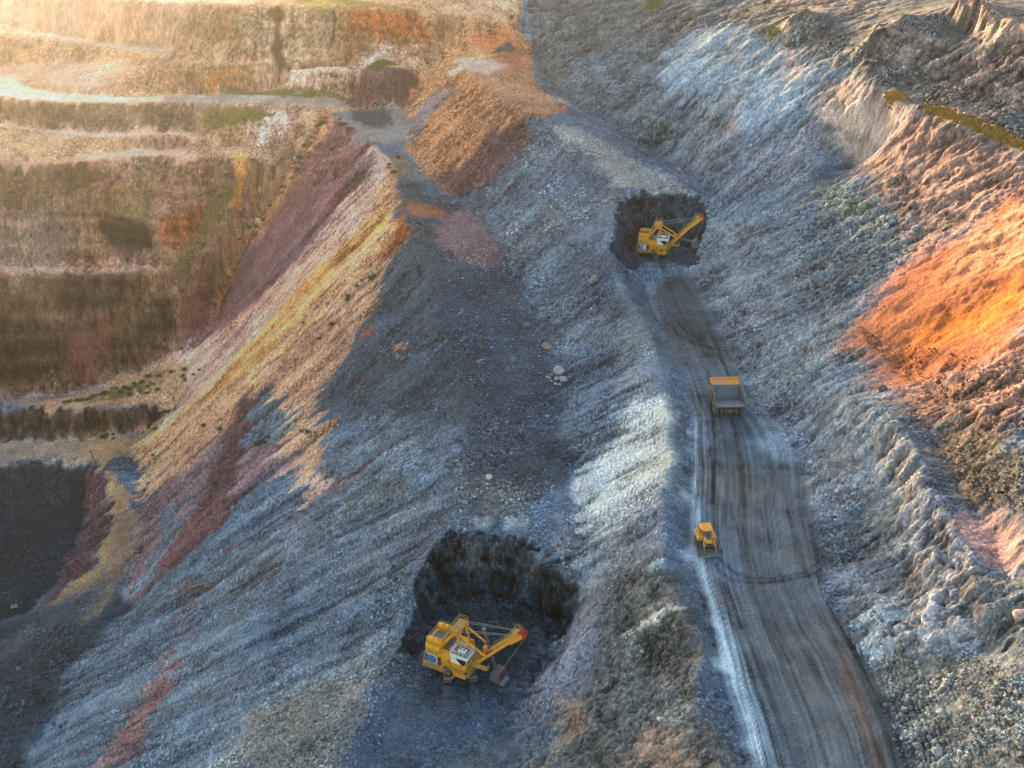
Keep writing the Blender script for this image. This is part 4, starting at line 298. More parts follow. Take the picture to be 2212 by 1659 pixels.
BOULDERS = [
 ('big rounded reddish-grey boulder lying alone at the foot of the scree','pinkgrey',[(8.4,248.9,2.3)]),
 ('angular pale boulder in the pile where bench meets scree','lightgrey',[(10.6,237.1,2.6),(11.5,233.7,2.3),(10,235.2,1.5),(9.7,233.4,1.2),(8.1,235.9,1.2),(8.9,234.6,0.9),(10.6,232.8,1)]),
 ('grey boulder by the dark bench track above the boulder pile','greyslope',[(3.5,258.4,1.9),(4.3,264.6,1.3),(4,267.3,1.3),(7.5,253.1,1)]),
 ('small grey stone just uphill of the pale boulder pile','greyslope',[(10.5,242,0.9),(11.4,242,0.9),(9.6,241.8,1),(12.2,240.4,0.8),(13.3,240.2,0.8),(10.5,243.9,0.9),(11.4,239.9,0.8),(8.9,240.3,0.7)]),
 ('pale square block standing alone on the dark bench','whiterock',[(-4.6,198.1,1.5)]),
 ('pale stone beside the right rim of the near hollow','lightgrey',[(9.1,173.4,1),(10.5,177.5,0.9),(10.5,175.2,0.8),(9.3,171.7,0.7),(9.9,170.8,0.6)]),
 ('reddish stone on the pale patch above the near hollow','redbrown',[(8.5,176.9,0.8),(9.2,178.9,0.9)]),
 ('pale block on the brown mound near the bottom edge','whiterock',[(21.4,126.1,1.1)]),
 ('grey stone on the brown mound below the white ridge','lightgrey',[(20.2,141.7,0.9),(19.2,144.6,0.6)]),
 ('large pale oval boulder at the bottom right road edge','lightgrey',[(57.4,116.1,2.1)]),
 ('pale slab-like boulder near the bottom edge right of the road','lightgrey',[(57.2,114.1,1.9),(59.1,121.4,1.8)]),
 ('grey boulder in the gravel right of the road','gravelgrey',[(57.4,122.9,1.2),(55.1,124.4,1.2),(55.6,118.6,1.5),(61.1,119,1.4),(57.2,135,1.2),(53.6,127.2,0.8),(53.7,122.8,0.9),(55.2,120.2,0.9),(55.6,116.9,1.1),(57.2,118.7,0.9),(55.8,125.4,0.8),(58.5,124.9,0.9),(57.6,127.9,0.8),(59,117.3,0.9),(57.6,131.5,0.9)]),
 ('grey boulder on the upper gravel slope at right','gravelgrey',[(63.2,122.8,1.6),(63.5,121.8,1.1),(65.8,118.2,1.8),(68.2,121.4,1.2),(65.8,121.6,1),(66.9,120,0.9),(63,117.8,0.9)]),
 ('large pale boulder cut by the right edge of the picture','creamgrey',[(71.4,130.7,2.6)]),
 ('pale angular boulder in the rockfall below the creamy cliff','blockgrey',[(76.6,283.3,2.6),(77.1,278.2,2.2),(79.9,281.1,2.4),(81.4,281.1,2),(81.2,270.6,3),(82.6,269.9,2.4),(82.8,266.2,3.2),(84,265.8,2.2),(83.7,261.4,2.4),(79.8,268.6,2.2),(81.1,267.5,1.8),(74.9,283.1,1.6),(78.5,278.6,1.5),(79.4,276.6,1.4),(82.8,263,1.8),(81.7,265.6,2),(80.2,273,1.4)]),
 ('pale slab at the lower end of the rockfall','lightgrey',[(84.5,256.3,2),(84.9,254,1.8),(86.1,255,2),(83.7,254.9,1.4),(89.4,248.1,2),(88.9,252.7,1.6),(88.4,247.2,1.4)]),
 ('small pale stone in the diagonal line of stones on the wall','lightgrey',[(69.9,276.7,1.4),(68.2,276.1,1),(66.2,273.6,1.1),(65.1,273.5,1.3),(64,273.5,1.2),(62.8,272.8,0.9),(67.1,274.2,0.9),(71.1,277.1,1),(69,275.8,0.9)]),
 ('brown boulder on the dark band of the blue wall','browngrey',[(69.3,244.2,2.2),(67.6,245.3,1.8),(70.7,244.1,1.8),(71.2,241.1,1.5),(68.8,246.4,1.4),(72.7,242.2,1.3)]),
 ('grey boulder in the gully beside the upper haul road','greyslope',[(52.9,249.4,1.7),(53,229.7,1.3),(51.4,236.5,1),(52.6,252.3,0.9)]),
 ('small pale block below the creamy wall','whiterock',[(64.6,314.5,1.2)]),
 ('grey stone in the gully behind the far cut','lightgrey',[(46.5,320.4,1.3),(45,316.4,1),(47.3,318.9,0.9),(47.6,311.8,1.2)]),
 ('large reddish boulder on the top right bench','brownpink',[(121.1,290,3.4)]),
 ('dark block lying on the pit floor at the left edge','bluedark',[(-111.5,196.1,2.2),(-110.8,194.4,2),(-110.8,191.9,1.6),(-108.5,191.7,1.4),(-105.6,190.2,1.6),(-107.6,192.3,1.2),(-106,189.3,1.1)]),
 ('small dark rock on the pit floor near the bottom left','bluedark',[(-99,186.6,1.2),(-96.3,184.1,1.3),(-93.9,181.9,1.1),(-98.2,187.4,0.9),(-92.9,182.3,0.9)]),
 ('grey rocky outcrop on the scree below the far cut','greybeige',[(19.9,266.3,2.6),(19.1,266,1.8)]),
]
SHRUBS = [
 ('small dark green shrub on the orange-brown edge of the maroon slope',[(-58.2,363.1),(-59.2,359.1),(-61,355.4),(-61.6,351.6),(-62.9,347.6),(-64.8,345.2),(-65.8,343.7),(-67.5,342.9),(-68.7,342.2),(-69.8,343.5),(-71.2,342.5),(-72.4,342),(-75.3,345.5),(-75.5,339.6),(-76.2,337.5),(-78,336.9),(-79.2,336.4),(-80.5,336),(-81.8,335.9),(-83.1,335.6),(-84.1,333.7),(-84.9,331.3),(-85.3,328.9),(-85.6,326.5),(-86.2,324.6),(-84.7,336.1),(-81.5,338.9),(-77.4,339.1),(-73.7,346.8),(-69.1,344.3),(-64.4,349),(-63.1,354.6),(-59.5,362.1),(-57.5,364.1),(-79.3,338.9),(-82.7,338.1),(-85.5,335.1),(-87.9,331.8),(-86.5,333.7)]),
 ('dark green bush on the sandy terrace above the dark cliff',[(-125.5,298.4),(-124,299),(-122.5,299.7),(-121.1,300.6),(-119.9,300.9),(-118.5,302.2),(-117.8,302.9),(-116.9,303.6),(-114.9,304.1),(-113.2,304.5),(-111.9,303.1),(-110.9,304.5),(-109.7,303.5),(-108.8,304.7),(-107.5,305),(-105.6,303.6),(-104.6,304.2),(-113.3,301.5),(-110.7,300.7),(-108.4,301.4),(-106.1,301.6),(-103.2,302.5),(-101.8,304.3),(-95.5,305.1),(-94.9,302.7),(-98.8,305.2),(-103.4,305.8),(-106.4,306.2),(-127.6,298.6),(-128.8,298)]),
 ('dark green bush at the foot of the dark brown cliff',[(-116.4,290.9),(-115.2,291.2),(-113.9,291.4),(-112.7,292.2),(-111.5,292.9),(-110,293.8),(-108.5,294.3),(-107.1,294.7),(-114.5,290.9),(-115.8,290.5)]),
 ('small dark shrub on the sandy slope',[(-62.4,250.3),(-61.7,250.6),(-60.6,249.1),(-62.8,249.7),(-59.8,249.8),(-49.9,244),(-49.1,242.4),(-42.7,286.9),(-41.1,288.2),(-36.7,288.6),(-36,288.5),(-47.2,280.6),(-56.6,287.9),(-100.8,288.4),(-89.5,300.7),(-90.8,299.5),(-93.9,300),(-43.4,286.2),(-50.2,277.9),(-39.9,289.5),(-98.6,277),(-97.8,266.7),(-82.9,275.5),(-77.2,267.9)]),
 ('low green bush on the dark junction above the sand slope',[(-52.3,360),(-51.1,358.4),(-53.7,362.7),(-49.8,355.5),(-35.7,334.5),(-36.3,333.1),(-34.3,330),(-33.8,340.1)]),
]
GRASS = [
 ([(94.2,301.7),(97.3,297.7),(97.9,293.4),(95.1,297.3)],500,0.7,(0.38,0.24,0.06)),
 ([(99.5,288.9),(105.7,282.3),(108.5,275.7),(111.3,269.6),(113.4,264.3),(115.3,258.8),(114,255),(110.9,261.3),(107.7,267.9),(103.4,278)],1800,0.5,(0.36,0.23,0.055)),
 ([(-47,385.2),(-42.1,389.1),(-35.9,386.6),(-42.4,384.3)],700,0.6,(0.16,0.2,0.05)),
 ([(-87.5,345.2),(-82.1,346),(-82.9,343.7),(-85.6,340.6),(-88.3,337.5),(-91,334.6),(-94.3,331.3),(-97.4,327.3),(-105.7,321.3),(-101.7,323.8),(-99.9,330.4),(-97,333.8),(-94,337),(-90.8,341.1)],800,0.5,(0.24,0.22,0.07)),
 ([(-95,383.6),(-88.4,384),(-81.6,383.4),(-74.9,380.1),(-68.5,377.5),(-61.4,376.5),(-54.6,377.7),(-55.1,375),(-63,374.2),(-71.3,376.2),(-78.8,379.2),(-86.2,381.3),(-93.2,381.6)],900,0.5,(0.26,0.24,0.1)),
 ([(-127.6,298.6),(-119.2,302.2),(-114.2,304.1),(-108.9,305.1),(-104.6,304.2),(-109.4,301.1),(-115.1,299.6),(-120.7,297.8)],420,0.4,(0.2,0.2,0.07)),
 ([(44.3,416.1),(50,411.2),(47.8,404),(44.3,407.4)],250,0.6,(0.2,0.22,0.06)),
 ([(75.5,362.1),(78.2,359.2),(78,354),(75.4,357.6)],250,0.6,(0.2,0.22,0.06)),
 ([(-97.1,371.4),(-89,371.5),(-81,371.7),(-73.2,367.7),(-83.3,366.8),(-89,365.9),(-95,366.1)],1200,0.5,(0.34,0.3,0.1)),
]
RUBBLE = [
 ([(5.1,272.6),(10.4,257.1),(11.8,247.8),(13,238.8),(14.2,229.9),(15.3,221.4),(15.8,213.3),(16.3,205.2),(16.8,197.5),(15.5,190.3),(14.2,183),(13.3,176.9),(12.5,171.5),(11.7,167),(9,170.2),(9.2,176.3),(9.5,182.6),(9.7,189.3),(9.9,196.1),(10.2,203.4),(9.8,209.9),(9.3,216.9),(8.8,224.2),(8.3,231.6),(7.8,239.1),(7.2,247.2),(6.5,255.5),(5.8,264.2)],2600,0.22,0.7,1.5),
 ([(11.9,209.9),(17.1,202.2),(16.3,196.1),(15.7,190.3),(15,184.4),(14.3,178.4),(13.6,172.8),(10.8,167.6),(10.9,172.6),(11.1,178.4),(11.2,184.4),(11.4,190.5),(11.5,196.7),(11.7,203.1)],1500,0.2,0.55,2.2),
 ([(53.8,136.3),(56.1,135.7),(58.4,135.4),(60.4,133.6),(62.6,132.3),(64.7,130.9),(66.4,128),(67.8,125),(69.4,122.5),(68.5,119.5),(67.5,116.6),(66.7,113.9),(65.7,111),(64.8,108.2),(62.7,109.4),(60.7,110.8),(58.6,112.3),(56.6,114),(54.4,115.6),(54.4,119.7),(54.4,124),(54.5,128.6),(54.1,132.3)],3000,0.18,0.55,1.2),
 ([(54.8,135.4),(57,133.8),(59.3,132.7),(59.1,129.5),(58.7,126.1),(58.3,123),(58.3,119.5),(58.3,116.1),(58.2,112.6),(56.4,114),(54.6,115.5),(54.7,119.1),(54.6,122.9),(54.7,126.8),(54.9,131.2)],1000,0.3,0.9,1.4),
 ([(-32.5,154.8),(-28.8,154.2),(-25.2,153.8),(-21.7,153.5),(-21.9,149.4),(-22.2,145.2),(-22.4,141),(-23.9,138),(-25.5,135.2),(-27,132.6),(-30.8,134.7),(-34.7,136.9),(-38.7,139),(-42.8,141.1),(-47.1,143.4),(-45.7,146.1),(-44.3,148.9),(-42.9,151.6),(-39.4,152.7),(-35.9,153.7)],4200,0.18,0.5,1.4),
 ([(65,261.5),(67.7,268.9),(70.6,276.9),(73.6,285.4),(78.3,284.1),(82.7,282.3),(83.8,272.5),(85.3,264.4),(86.5,256.1),(87.7,248.4),(84.9,237.5),(80.4,234),(75.9,230.4),(72.5,233.9),(68.9,237.4),(65.2,241),(65.1,251.1)],2200,0.3,1,1.35),
 ([(-23.2,325.8),(-19.2,331),(-14.9,334.1),(-10.6,337),(-6.2,339.3),(3.2,331.7),(0.9,325.5),(-1.4,319.4),(-3.6,313.3),(-5.8,307),(-13.8,320.1)],1500,0.3,0.8,1.2),
 ([(-12.5,317.5),(-6.6,318.6),(-0.8,319.1),(3.7,311.3),(8,303.1),(12,294.7),(15.9,285.9),(14.5,278.3),(13.1,271.1),(11.7,264.3),(10.4,257.1),(7.3,265.2),(3.9,272.8),(0.2,281.9),(-3.8,291.2),(-6.5,300),(-9.4,308.5)],3600,0.25,0.75,1.5),
 ([(-18.6,284.8),(-12.3,291),(-5.7,297.6),(-2.8,289.2),(-0.1,282.5),(2.5,275.7),(5.1,268.7),(6.3,260),(7.4,251.3),(8.5,243.3),(9.6,235.5),(10.6,228),(10,219.5),(9.4,211.1),(8.8,203.4),(4.4,203.4),(0.1,203.4),(-4.3,203.4),(-5.4,209.9),(-6.5,216.9),(-7.6,223.6),(-8.8,230.8),(-10.1,237.8),(-11.3,245.2),(-12.7,252.9),(-14.1,260.4),(-15.5,268.1),(-17,276.2)],3000,0.25,0.75,2.4),
 ([(-11.4,204.9),(-7.3,203.4),(-3.3,203.4),(0.7,203.4),(4.8,203.4),(8.8,203.4),(8.3,195.5),(7.7,188.2),(7.2,180.9),(3.7,181.2),(0.2,181.4),(-3.4,181.7),(-6.9,181.7),(-10.5,181.5),(-10.7,188.7),(-11.1,196.8)],2200,0.22,0.65,2.4),
 ([(-19.4,153.9),(-18.1,158.5),(-16.8,163.1),(-15.5,167.9),(-12.3,170.8),(-9,172.6),(-5.2,171.7),(-1.4,170.8),(2.4,169.9),(6.2,168.8),(5,163.3),(3.9,158.1),(2.9,153.1),(1.8,148.2),(-1.5,146),(-4.7,143.9),(-7.9,141.9),(-11.7,142.5),(-15.5,143.3),(-19.3,143.9),(-19.4,149)],1500,0.15,0.45,2.4),
 ([(26,288.5),(29.1,298.4),(35.9,302.3),(42.3,303.3),(48.5,302.4),(51.9,299),(50.6,292.5),(49.3,285.9),(47.7,277.4),(43.2,279.3),(38.3,278.6),(33.3,277.3),(27.5,267.7),(27.6,286)],900,0.25,0.7,1.8),
 ([(48.4,221),(51.3,215.5),(54,210),(55,204.1),(55.6,197.2),(56,190.2),(54.8,182.9),(53.6,175.5),(52.6,168.8),(52.2,162.2),(51.8,155.9),(51.5,150.1),(52.7,145.2),(53.9,140.5),(55,136.1),(56.7,136),(56.6,139.3),(56.7,143.4),(57.3,149.1),(57.9,154.9),(58.2,160),(58.5,164.9),(58.7,170),(58.9,174.8),(59,179.8),(59.1,185),(58.8,190.9),(58.6,197.7),(58.2,204),(57.5,209.9),(54.6,213.8),(51.6,217.5)],2200,0.22,0.65,1.4),
 ([(45.8,275.7),(46.6,264.9),(47.4,254.7),(48.1,245.1),(48.7,235.6),(49.3,226.4),(51.8,218.4),(54.2,211.1),(56.6,215),(56,221.8),(55.4,229.4),(55,237.9),(54.4,246.6),(53.7,255.6),(52.1,266.2),(50.5,277.8)],1300,0.25,0.7,1.4),
 ([(70.9,224),(71.8,217.4),(72.9,211.6),(74,206.3),(74.6,199.9),(75.9,193.8),(76.5,186.4),(77.8,181.2),(79.5,177.4),(81,173.4),(82.3,169.5),(83.5,165.5),(85,170),(86.5,174.5),(88,179.1),(89.6,184),(88,187.9),(86.3,192),(84.6,196.4),(82.9,201),(80.4,206.3),(77.5,211.2),(74.2,217.2)],1500,0.25,0.8,0.9),
 ([(71.1,188.1),(73.3,184.9),(75.4,182),(77.3,178.6),(78.9,174.9),(80.3,170.9),(81.6,167.2),(82.7,163.1),(80.6,157.4),(78.9,152.4),(77.6,148.2),(76.5,153.7),(74.7,158.1),(71.1,159),(71.2,164.4),(71.3,170.1),(71.3,175.9),(71.1,181.5)],1500,0.25,0.8,1.2),
 ([(88.9,347.7),(91.9,339.7),(93.4,327.3),(95.5,318),(98.7,313),(101.8,308),(104.7,302.8),(107.6,296),(110.4,289.5),(113.2,283.6),(116,278.2),(118.5,272.3),(114,259),(111.9,264.2),(109.6,269.4),(107.3,274.8),(104.9,280.3),(102.5,286.4),(99.8,292.2),(97.1,298.9),(94.4,306.4),(91.8,314.7),(89,323.7),(86.3,333.7),(83.3,343.8)],1800,0.4,1.3,1.2),
 ([(3.7,401.3),(8.5,391.3),(13.1,380.5),(17.5,369.7),(21.7,359.5),(26.8,349.8),(31.6,339.9),(36.3,331.6),(40.7,323),(45.1,315.6),(49.4,309.4),(53.6,302.8),(59.5,294.9),(57.1,303.2),(54.6,311.3),(51.8,319.1),(48.8,326.6),(45.7,334),(41.4,342.1),(37,350.7),(32.6,360.1),(27.9,370.4),(24.1,380.8),(20.2,392),(16,403.1),(11.6,411.4)],1800,0.35,0.9,1.3),
 ([(12.4,162.4),(15.2,158.2),(17.9,153.8),(20.4,149.8),(22.8,146),(25.2,142.8),(28,142),(27.5,136.6),(27.1,132.1),(26.7,127.4),(27.5,124.5),(28.2,121.4),(28.9,118.1),(29.5,114.9),(26.8,114.8),(24.5,116),(22,117.3),(19.6,118.9),(17.1,120.5),(14.6,122.1),(12,123.8),(9.3,125.6),(6.5,127.6),(7.1,130.9),(7.6,134.3),(8.3,138.1),(8.9,141.9),(9.6,146),(10.2,150.3),(11,154.9),(11.7,159.1)],1800,0.18,0.5,1.4),
 ([(-91.1,275),(-83.4,267.2),(-76,259.9),(-69,252.7),(-62.5,246.3),(-56.2,239.8),(-50.2,234),(-44.4,227.8),(-39,222.1),(-33.7,216.4),(-28.7,211.1),(-23.9,206.1),(-19.3,201.1),(-15.9,191.2),(-12.6,181.1),(-14.3,176.9),(-16,173),(-17.8,169.8),(-19.5,167.1),(-21.1,163.1),(-22.7,159.1),(-24.2,154.8),(-27.2,154.1),(-30.2,153.5),(-33.2,152.9),(-36.3,152.5),(-39.3,151.9),(-42.4,151.4),(-45.5,150.8),(-48.6,150.4),(-52.7,152.8),(-57,155.1),(-61.4,157.6),(-66,160.4),(-70.8,163.1),(-75.9,166.3),(-76.7,171.9),(-77.5,177.6),(-78.3,183.5),(-79.2,189.7),(-80.1,196.2),(-81.1,203.2),(-82.2,210.6),(-83.4,218.6),(-84.7,226),(-85.6,232.6),(-86.5,239),(-87.4,246),(-88.4,253),(-89.3,260.3),(-90.3,267.7)],3600,0.16,0.42,1.5),
 ([(-47.6,257.5),(-45.3,262.1),(-43,266.8),(-40.7,271.6),(-38.2,276.1),(-35.8,281),(-33.3,285.6),(-26.6,278.2),(-20.2,271.2),(-18.5,263.5),(-16.9,256.4),(-15.3,249.1),(-13.7,241.7),(-12.2,234.6),(-10.8,227.4),(-10.5,219.7),(-10.2,212.1),(-9.9,203.8),(-14.9,207.4),(-20,211.2),(-25.3,214.9),(-29.4,223),(-33.6,231.2),(-38,239.5),(-42.7,248.3)],2600,0.18,0.5,1.7),
 ([(-141.1,275.9),(-135.5,276.9),(-129.9,278.1),(-124.1,278.9),(-117.6,278.2),(-117.2,273.9),(-116.6,269.1),(-114,259.8),(-111.2,250.2),(-112.8,243.6),(-113.8,236.3),(-114.8,229.2),(-115.8,222.5),(-120.6,217.6),(-123.5,225.1),(-126.4,232.8),(-129.4,240.7),(-132.5,249),(-136,258.2),(-140.1,268.5),(-140.7,272.4)],700,0.25,0.6,1.5),
 ([(-117.1,208.1),(-111.9,208.7),(-106.6,209),(-101.4,209.5),(-100.8,203.5),(-100.2,197.7),(-99.6,192),(-99,186.6),(-99.7,180.2),(-100.3,173.9),(-104.4,174.5),(-106.9,180.8),(-109.3,187.3),(-111.9,194.1),(-114.5,200.9)],900,0.25,0.8,1.3),
 ([(-113.3,292),(-108,294.4),(-102.5,296.3),(-95.5,293.5),(-81.8,277),(-85.4,274.2),(-88.9,271.4),(-92.5,268.9),(-96,266.3),(-104.8,278.8),(-109.7,287.4)],1200,0.22,0.55,1.1),
 ([(-139.5,298.3),(-134,300.7),(-128.3,303),(-122.4,305),(-116.2,306.1),(-111.1,308.1),(-105.5,308.8),(-99.7,308.8),(-92.1,298.5),(-98.4,298.3),(-103.4,297.1),(-108.1,295.5),(-113.2,294.7),(-118.3,294.2),(-123.5,293.9),(-131.4,296)],700,0.22,0.5,1.2),
 ([(-31.4,348.7),(-21.6,347.8),(-16.6,352.1),(-11.5,356.1),(-6.5,360.1),(0.5,348.2),(-3.5,342.7),(-7.5,336.3),(-12.9,335.2),(-18.2,333.7),(-23.6,331.6)],900,0.3,0.8,1.1),
 ([(-24.2,154.8),(-18.6,153.5),(-18.9,147.7),(-19.2,141.9),(-20.9,137),(-22.6,132.4),(-27.8,133.1),(-26.4,135.7),(-25,138.5),(-23.6,141.6),(-23.8,146),(-24,150.3)],1500,0.2,0.7,1.5),
 ([(52.6,168.8),(52.3,162.7),(51.9,156.6),(51.7,151.1),(52.3,146.9),(53,142.9),(53.7,139.4),(54.4,136.1),(54.6,132.1),(54.8,128.6),(54.9,124.9),(55,121.2),(54.9,115.3),(53.1,115.6),(53.1,119.7),(53.1,124),(53.1,128.6),(52.6,132),(51.9,135.5),(51.3,139.2),(50.7,142.9),(50,146.9),(50.3,151.9),(50.7,157.3),(51,162.8),(51.4,168.8)],900,0.2,0.6,1.7),
 ([(36,216.2),(35.4,206.7),(35,198.7),(34.6,190.6),(33.5,183.7),(32.4,177.1),(31.4,170.8),(30.3,164.4),(30.6,158.8),(30.9,153.3),(31.1,147.9),(31,143.3),(31,139.4),(30.9,135.2),(30.8,131.4),(31.1,127.2),(31.3,123.1),(31.6,119.4),(31.9,115.6),(30.2,115.1),(29.8,118.8),(29.4,122.4),(29,126.2),(28.4,129.8),(28.4,133.1),(28.2,136.2),(28.4,141.2),(28.6,146.3),(28.8,151.9),(28.9,157.6),(28.9,163.4),(29.9,169.8),(30.7,176.1),(31.6,182.3),(32.5,189),(33.6,197.2),(34.7,205.9)],900,0.18,0.5,1.5),
]
CABLES = [(-110.8,203.7),(-105.9,192.1),(-7.2,241),(-11.9,262.4)]; SCRAP = [(70.4,213.5),(70.1,197.2)]; HEAP = (-108.5, 279.3)
POLES = [(-115.5,278.9,False),(-108.2,253.3,False),(-120.5,226.3,True)]
TRACKS = [
 (0.7,0.8,[(35.3,266.1),(35.3,253.7),(37.5,244.4),(41,238.9),(45.4,237.2),(48.7,235.2)]),
 (0.7,0.8,[(36.9,268.7),(37.2,256.2),(39.7,245.6),(43.3,241)]),
 (0.6,0.7,[(35.6,233.2),(38.4,238.9),(42.3,241),(45.1,235.5),(46.2,229.1)]),
 (0.6,0.6,[(37.9,235.5),(40.8,237.7),(43.3,233.4)]),
 (0.8,0.7,[(38.6,274),(41.8,271.3),(44.2,263.7),(45.6,249.2),(46.2,235.5),(46.4,224)]),
 (0.6,0.5,[(38.6,263.5),(41.2,249),(43,231.2)]),
 (0.6,0.9,[(42.4,227.1),(41.5,217),(40.2,204.1),(38.5,190.6),(36.1,177.1)]),
 (0.6,0.7,[(39,217),(37.8,204.1),(35.8,190.6),(33.1,175.7)]),
 (0.6,0.5,[(44.3,207.6),(43.4,190.6),(41.7,175.7)]),
 (0.7,1,[(34.2,164.2),(35.2,160.4),(37.1,157.3),(39.2,156.1)]),
 (0.7,0.9,[(33.2,162.8),(34.2,158.5),(36,155.5),(40.4,154.8),(45.1,155.5),(48.8,156.7),(50.8,157.9)]),
 (0.6,0.7,[(39.2,156.1),(43.7,156.2),(48.6,157.6),(51.2,160.4)]),
 (0.7,0.9,[(33.5,156.1),(34.3,146.9),(35.2,137.2),(36.1,126.8),(36.6,115.6)]),
 (0.7,0.9,[(34.8,154.8),(35.7,144.7),(36.9,135.2),(37.9,124),(38.4,115.6)]),
 (0.5,0.6,[(40.2,171.4),(40.7,156.1),(41.4,140.4),(42.5,125.7),(42.8,115.6)]),
 (0.5,0.5,[(44.2,175.7),(44.4,159.6),(44.9,143.5),(46.3,127.7),(47.2,115.6)]),
 (0.6,0.6,[(49.2,175.7),(48.8,158.5),(49.3,146.9),(49.9,134.3),(50.4,120.5),(50.3,115.6)]),
 (0.9,0.9,[(52.4,171.4),(51.2,157.3),(51.6,145.8),(52.1,135.2),(52.4,125.7),(52.2,115.6)]),
 (0.9,0.8,[(50.5,157.3),(50.7,146.9),(52,137.2),(53.1,128.6),(53.4,118.8),(53.5,115.6)]),
 (0.5,0.5,[(39.8,190.6),(39.2,175.7),(39.4,162.2)]),
 (0.5,-0.6,[(36.8,207.6),(34.8,190.6),(32.6,177.1),(31.2,163.6),(31.6,151.3),(32.5,140.4),(33.4,130.5),(34.1,115.6)]),
 (0.4,-0.5,[(38.7,207.6),(36.5,190.6),(34.5,177.1)]),
]
ROAD_L = LINES[0]; ROAD_R = LINES[2]

# ---------------------------------------------------------------- terrain: raster of estimated heights
RX0, RX1, RY0, RY1, RES = -310.0, 240.0, 50.0, 620.0, 0.5
NXR, NYR = int((RX1-RX0)/RES), int((RY1-RY0)/RES)

def gblur(a, s):
    r = int(3*s)+1
    k = np.exp(-0.5*(np.arange(-r, r+1)/s)**2); k /= k.sum()
    for ax in (0, 1):
        p = np.pad(a, [(r, r) if i == ax else (0, 0) for i in range(a.ndim)], mode='edge')
        o = np.zeros_like(a)
        n = a.shape[ax]
        for i, w in enumerate(k):
            o += w*(p[i:i+n] if ax == 0 else p[:, i:i+n])
        a = o
    return a

def solve_heights(lines):
    """Stretch a membrane over the estimated break lines (crests, toes, kerbs of benches)."""
    acc = np.zeros((NYR, NXR)); cnt = np.zeros((NYR, NXR))
    for ln in lines:
        for (a, b) in zip(ln[:-1], ln[1:]):
            n = max(2, int(math.hypot(b[0]-a[0], b[1]-a[1])/(RES*0.5)))
            t = np.linspace(0, 1, n)
            xs = a[0]+(b[0]-a[0])*t; ys = a[1]+(b[1]-a[1])*t; zs = a[2]+(b[2]-a[2])*t
            ix = ((xs-RX0)/RES).astype(int); iy = ((ys-RY0)/RES).astype(int)
            ok = (ix >= 0) & (ix < NXR) & (iy >= 0) & (iy < NYR)
            np.add.at(acc, (iy[ok], ix[ok]), zs[ok]); np.add.at(cnt, (iy[ok], ix[ok]), 1)
    lev = [(acc, cnt)]
    for _ in range(5):
        a, c = lev[-1]
        h, w = a.shape; h2, w2 = (h+1)//2, (w+1)//2
        pa = np.pad(a, ((0, h2*2-h), (0, w2*2-w))); pc = np.pad(c, ((0, h2*2-h), (0, w2*2-w)))
        lev.append((pa.reshape(h2, 2, w2, 2).sum((1, 3)), pc.reshape(h2, 2, w2, 2).sum((1, 3))))
    z = None
    for (a, c), its in zip(lev[::-1], (400, 300, 250, 200, 160, 60)):
        m = c > 0
        zc = np.where(m, a/np.maximum(c, 1), 0)
        if z is None:
            z = np.where(m, zc, zc[m].mean())
        else:
            z = np.repeat(np.repeat(z, 2, 0), 2, 1)[:a.shape[0], :a.shape[1]]
        z = np.where(m, zc, z)
        for _ in range(its):
            p = np.pad(z, 1, mode='edge')
            q = 0.25*(p[:-2, 1:-1]+p[2:, 1:-1]+p[1:-1, :-2]+p[1:-1, 2:])
            z = np.where(m, zc, q)
    return z

def samp(a, x, y):
    fx = np.clip((x-RX0)/RES-0.5, 0, NXR-1.001); fy = np.clip((y-RY0)/RES-0.5, 0, NYR-1.001)
    ix = fx.astype(np.int32); iy = fy.astype(np.int32); tx = fx-ix; ty = fy-iy
    if a.ndim == 3:
        tx = tx[..., None]; ty = ty[..., None]
    return (a[iy, ix]*(1-tx)+a[iy, ix+1]*tx)*(1-ty)+(a[iy+1, ix]*(1-tx)+a[iy+1, ix+1]*tx)*ty

def poly_mask(poly):
    """Even-odd fill of a polygon given in metres on the terrain raster."""
    p = np.array(poly, float)
    m = np.zeros((NYR, NXR), bool)
    x0 = max(0, int((p[:, 0].min()-RX0)/RES)); x1 = min(NXR, int((p[:, 0].max()-RX0)/RES)+2)
    y0 = max(0, int((p[:, 1].min()-RY0)/RES)); y1 = min(NYR, int((p[:, 1].max()-RY0)/RES)+2)
    if x1 <= x0 or y1 <= y0: return m
    X = RX0+(np.arange(x0, x1)+0.5)*RES
    sub = np.zeros((y1-y0, x1-x0), bool)
    ys = RY0+(np.arange(y0, y1)+0.5)*RES
    n = len(p)
    for j, yy in enumerate(ys):
        for i in range(n):
            a, b = p[i], p[(i+1) % n]
            if (a[1] > yy) != (b[1] > yy):
                sub[j] ^= X > a[0]+(yy-a[1])/(b[1]-a[1])*(b[0]-a[0])
    m[y0:y1, x0:x1] = sub
    return m

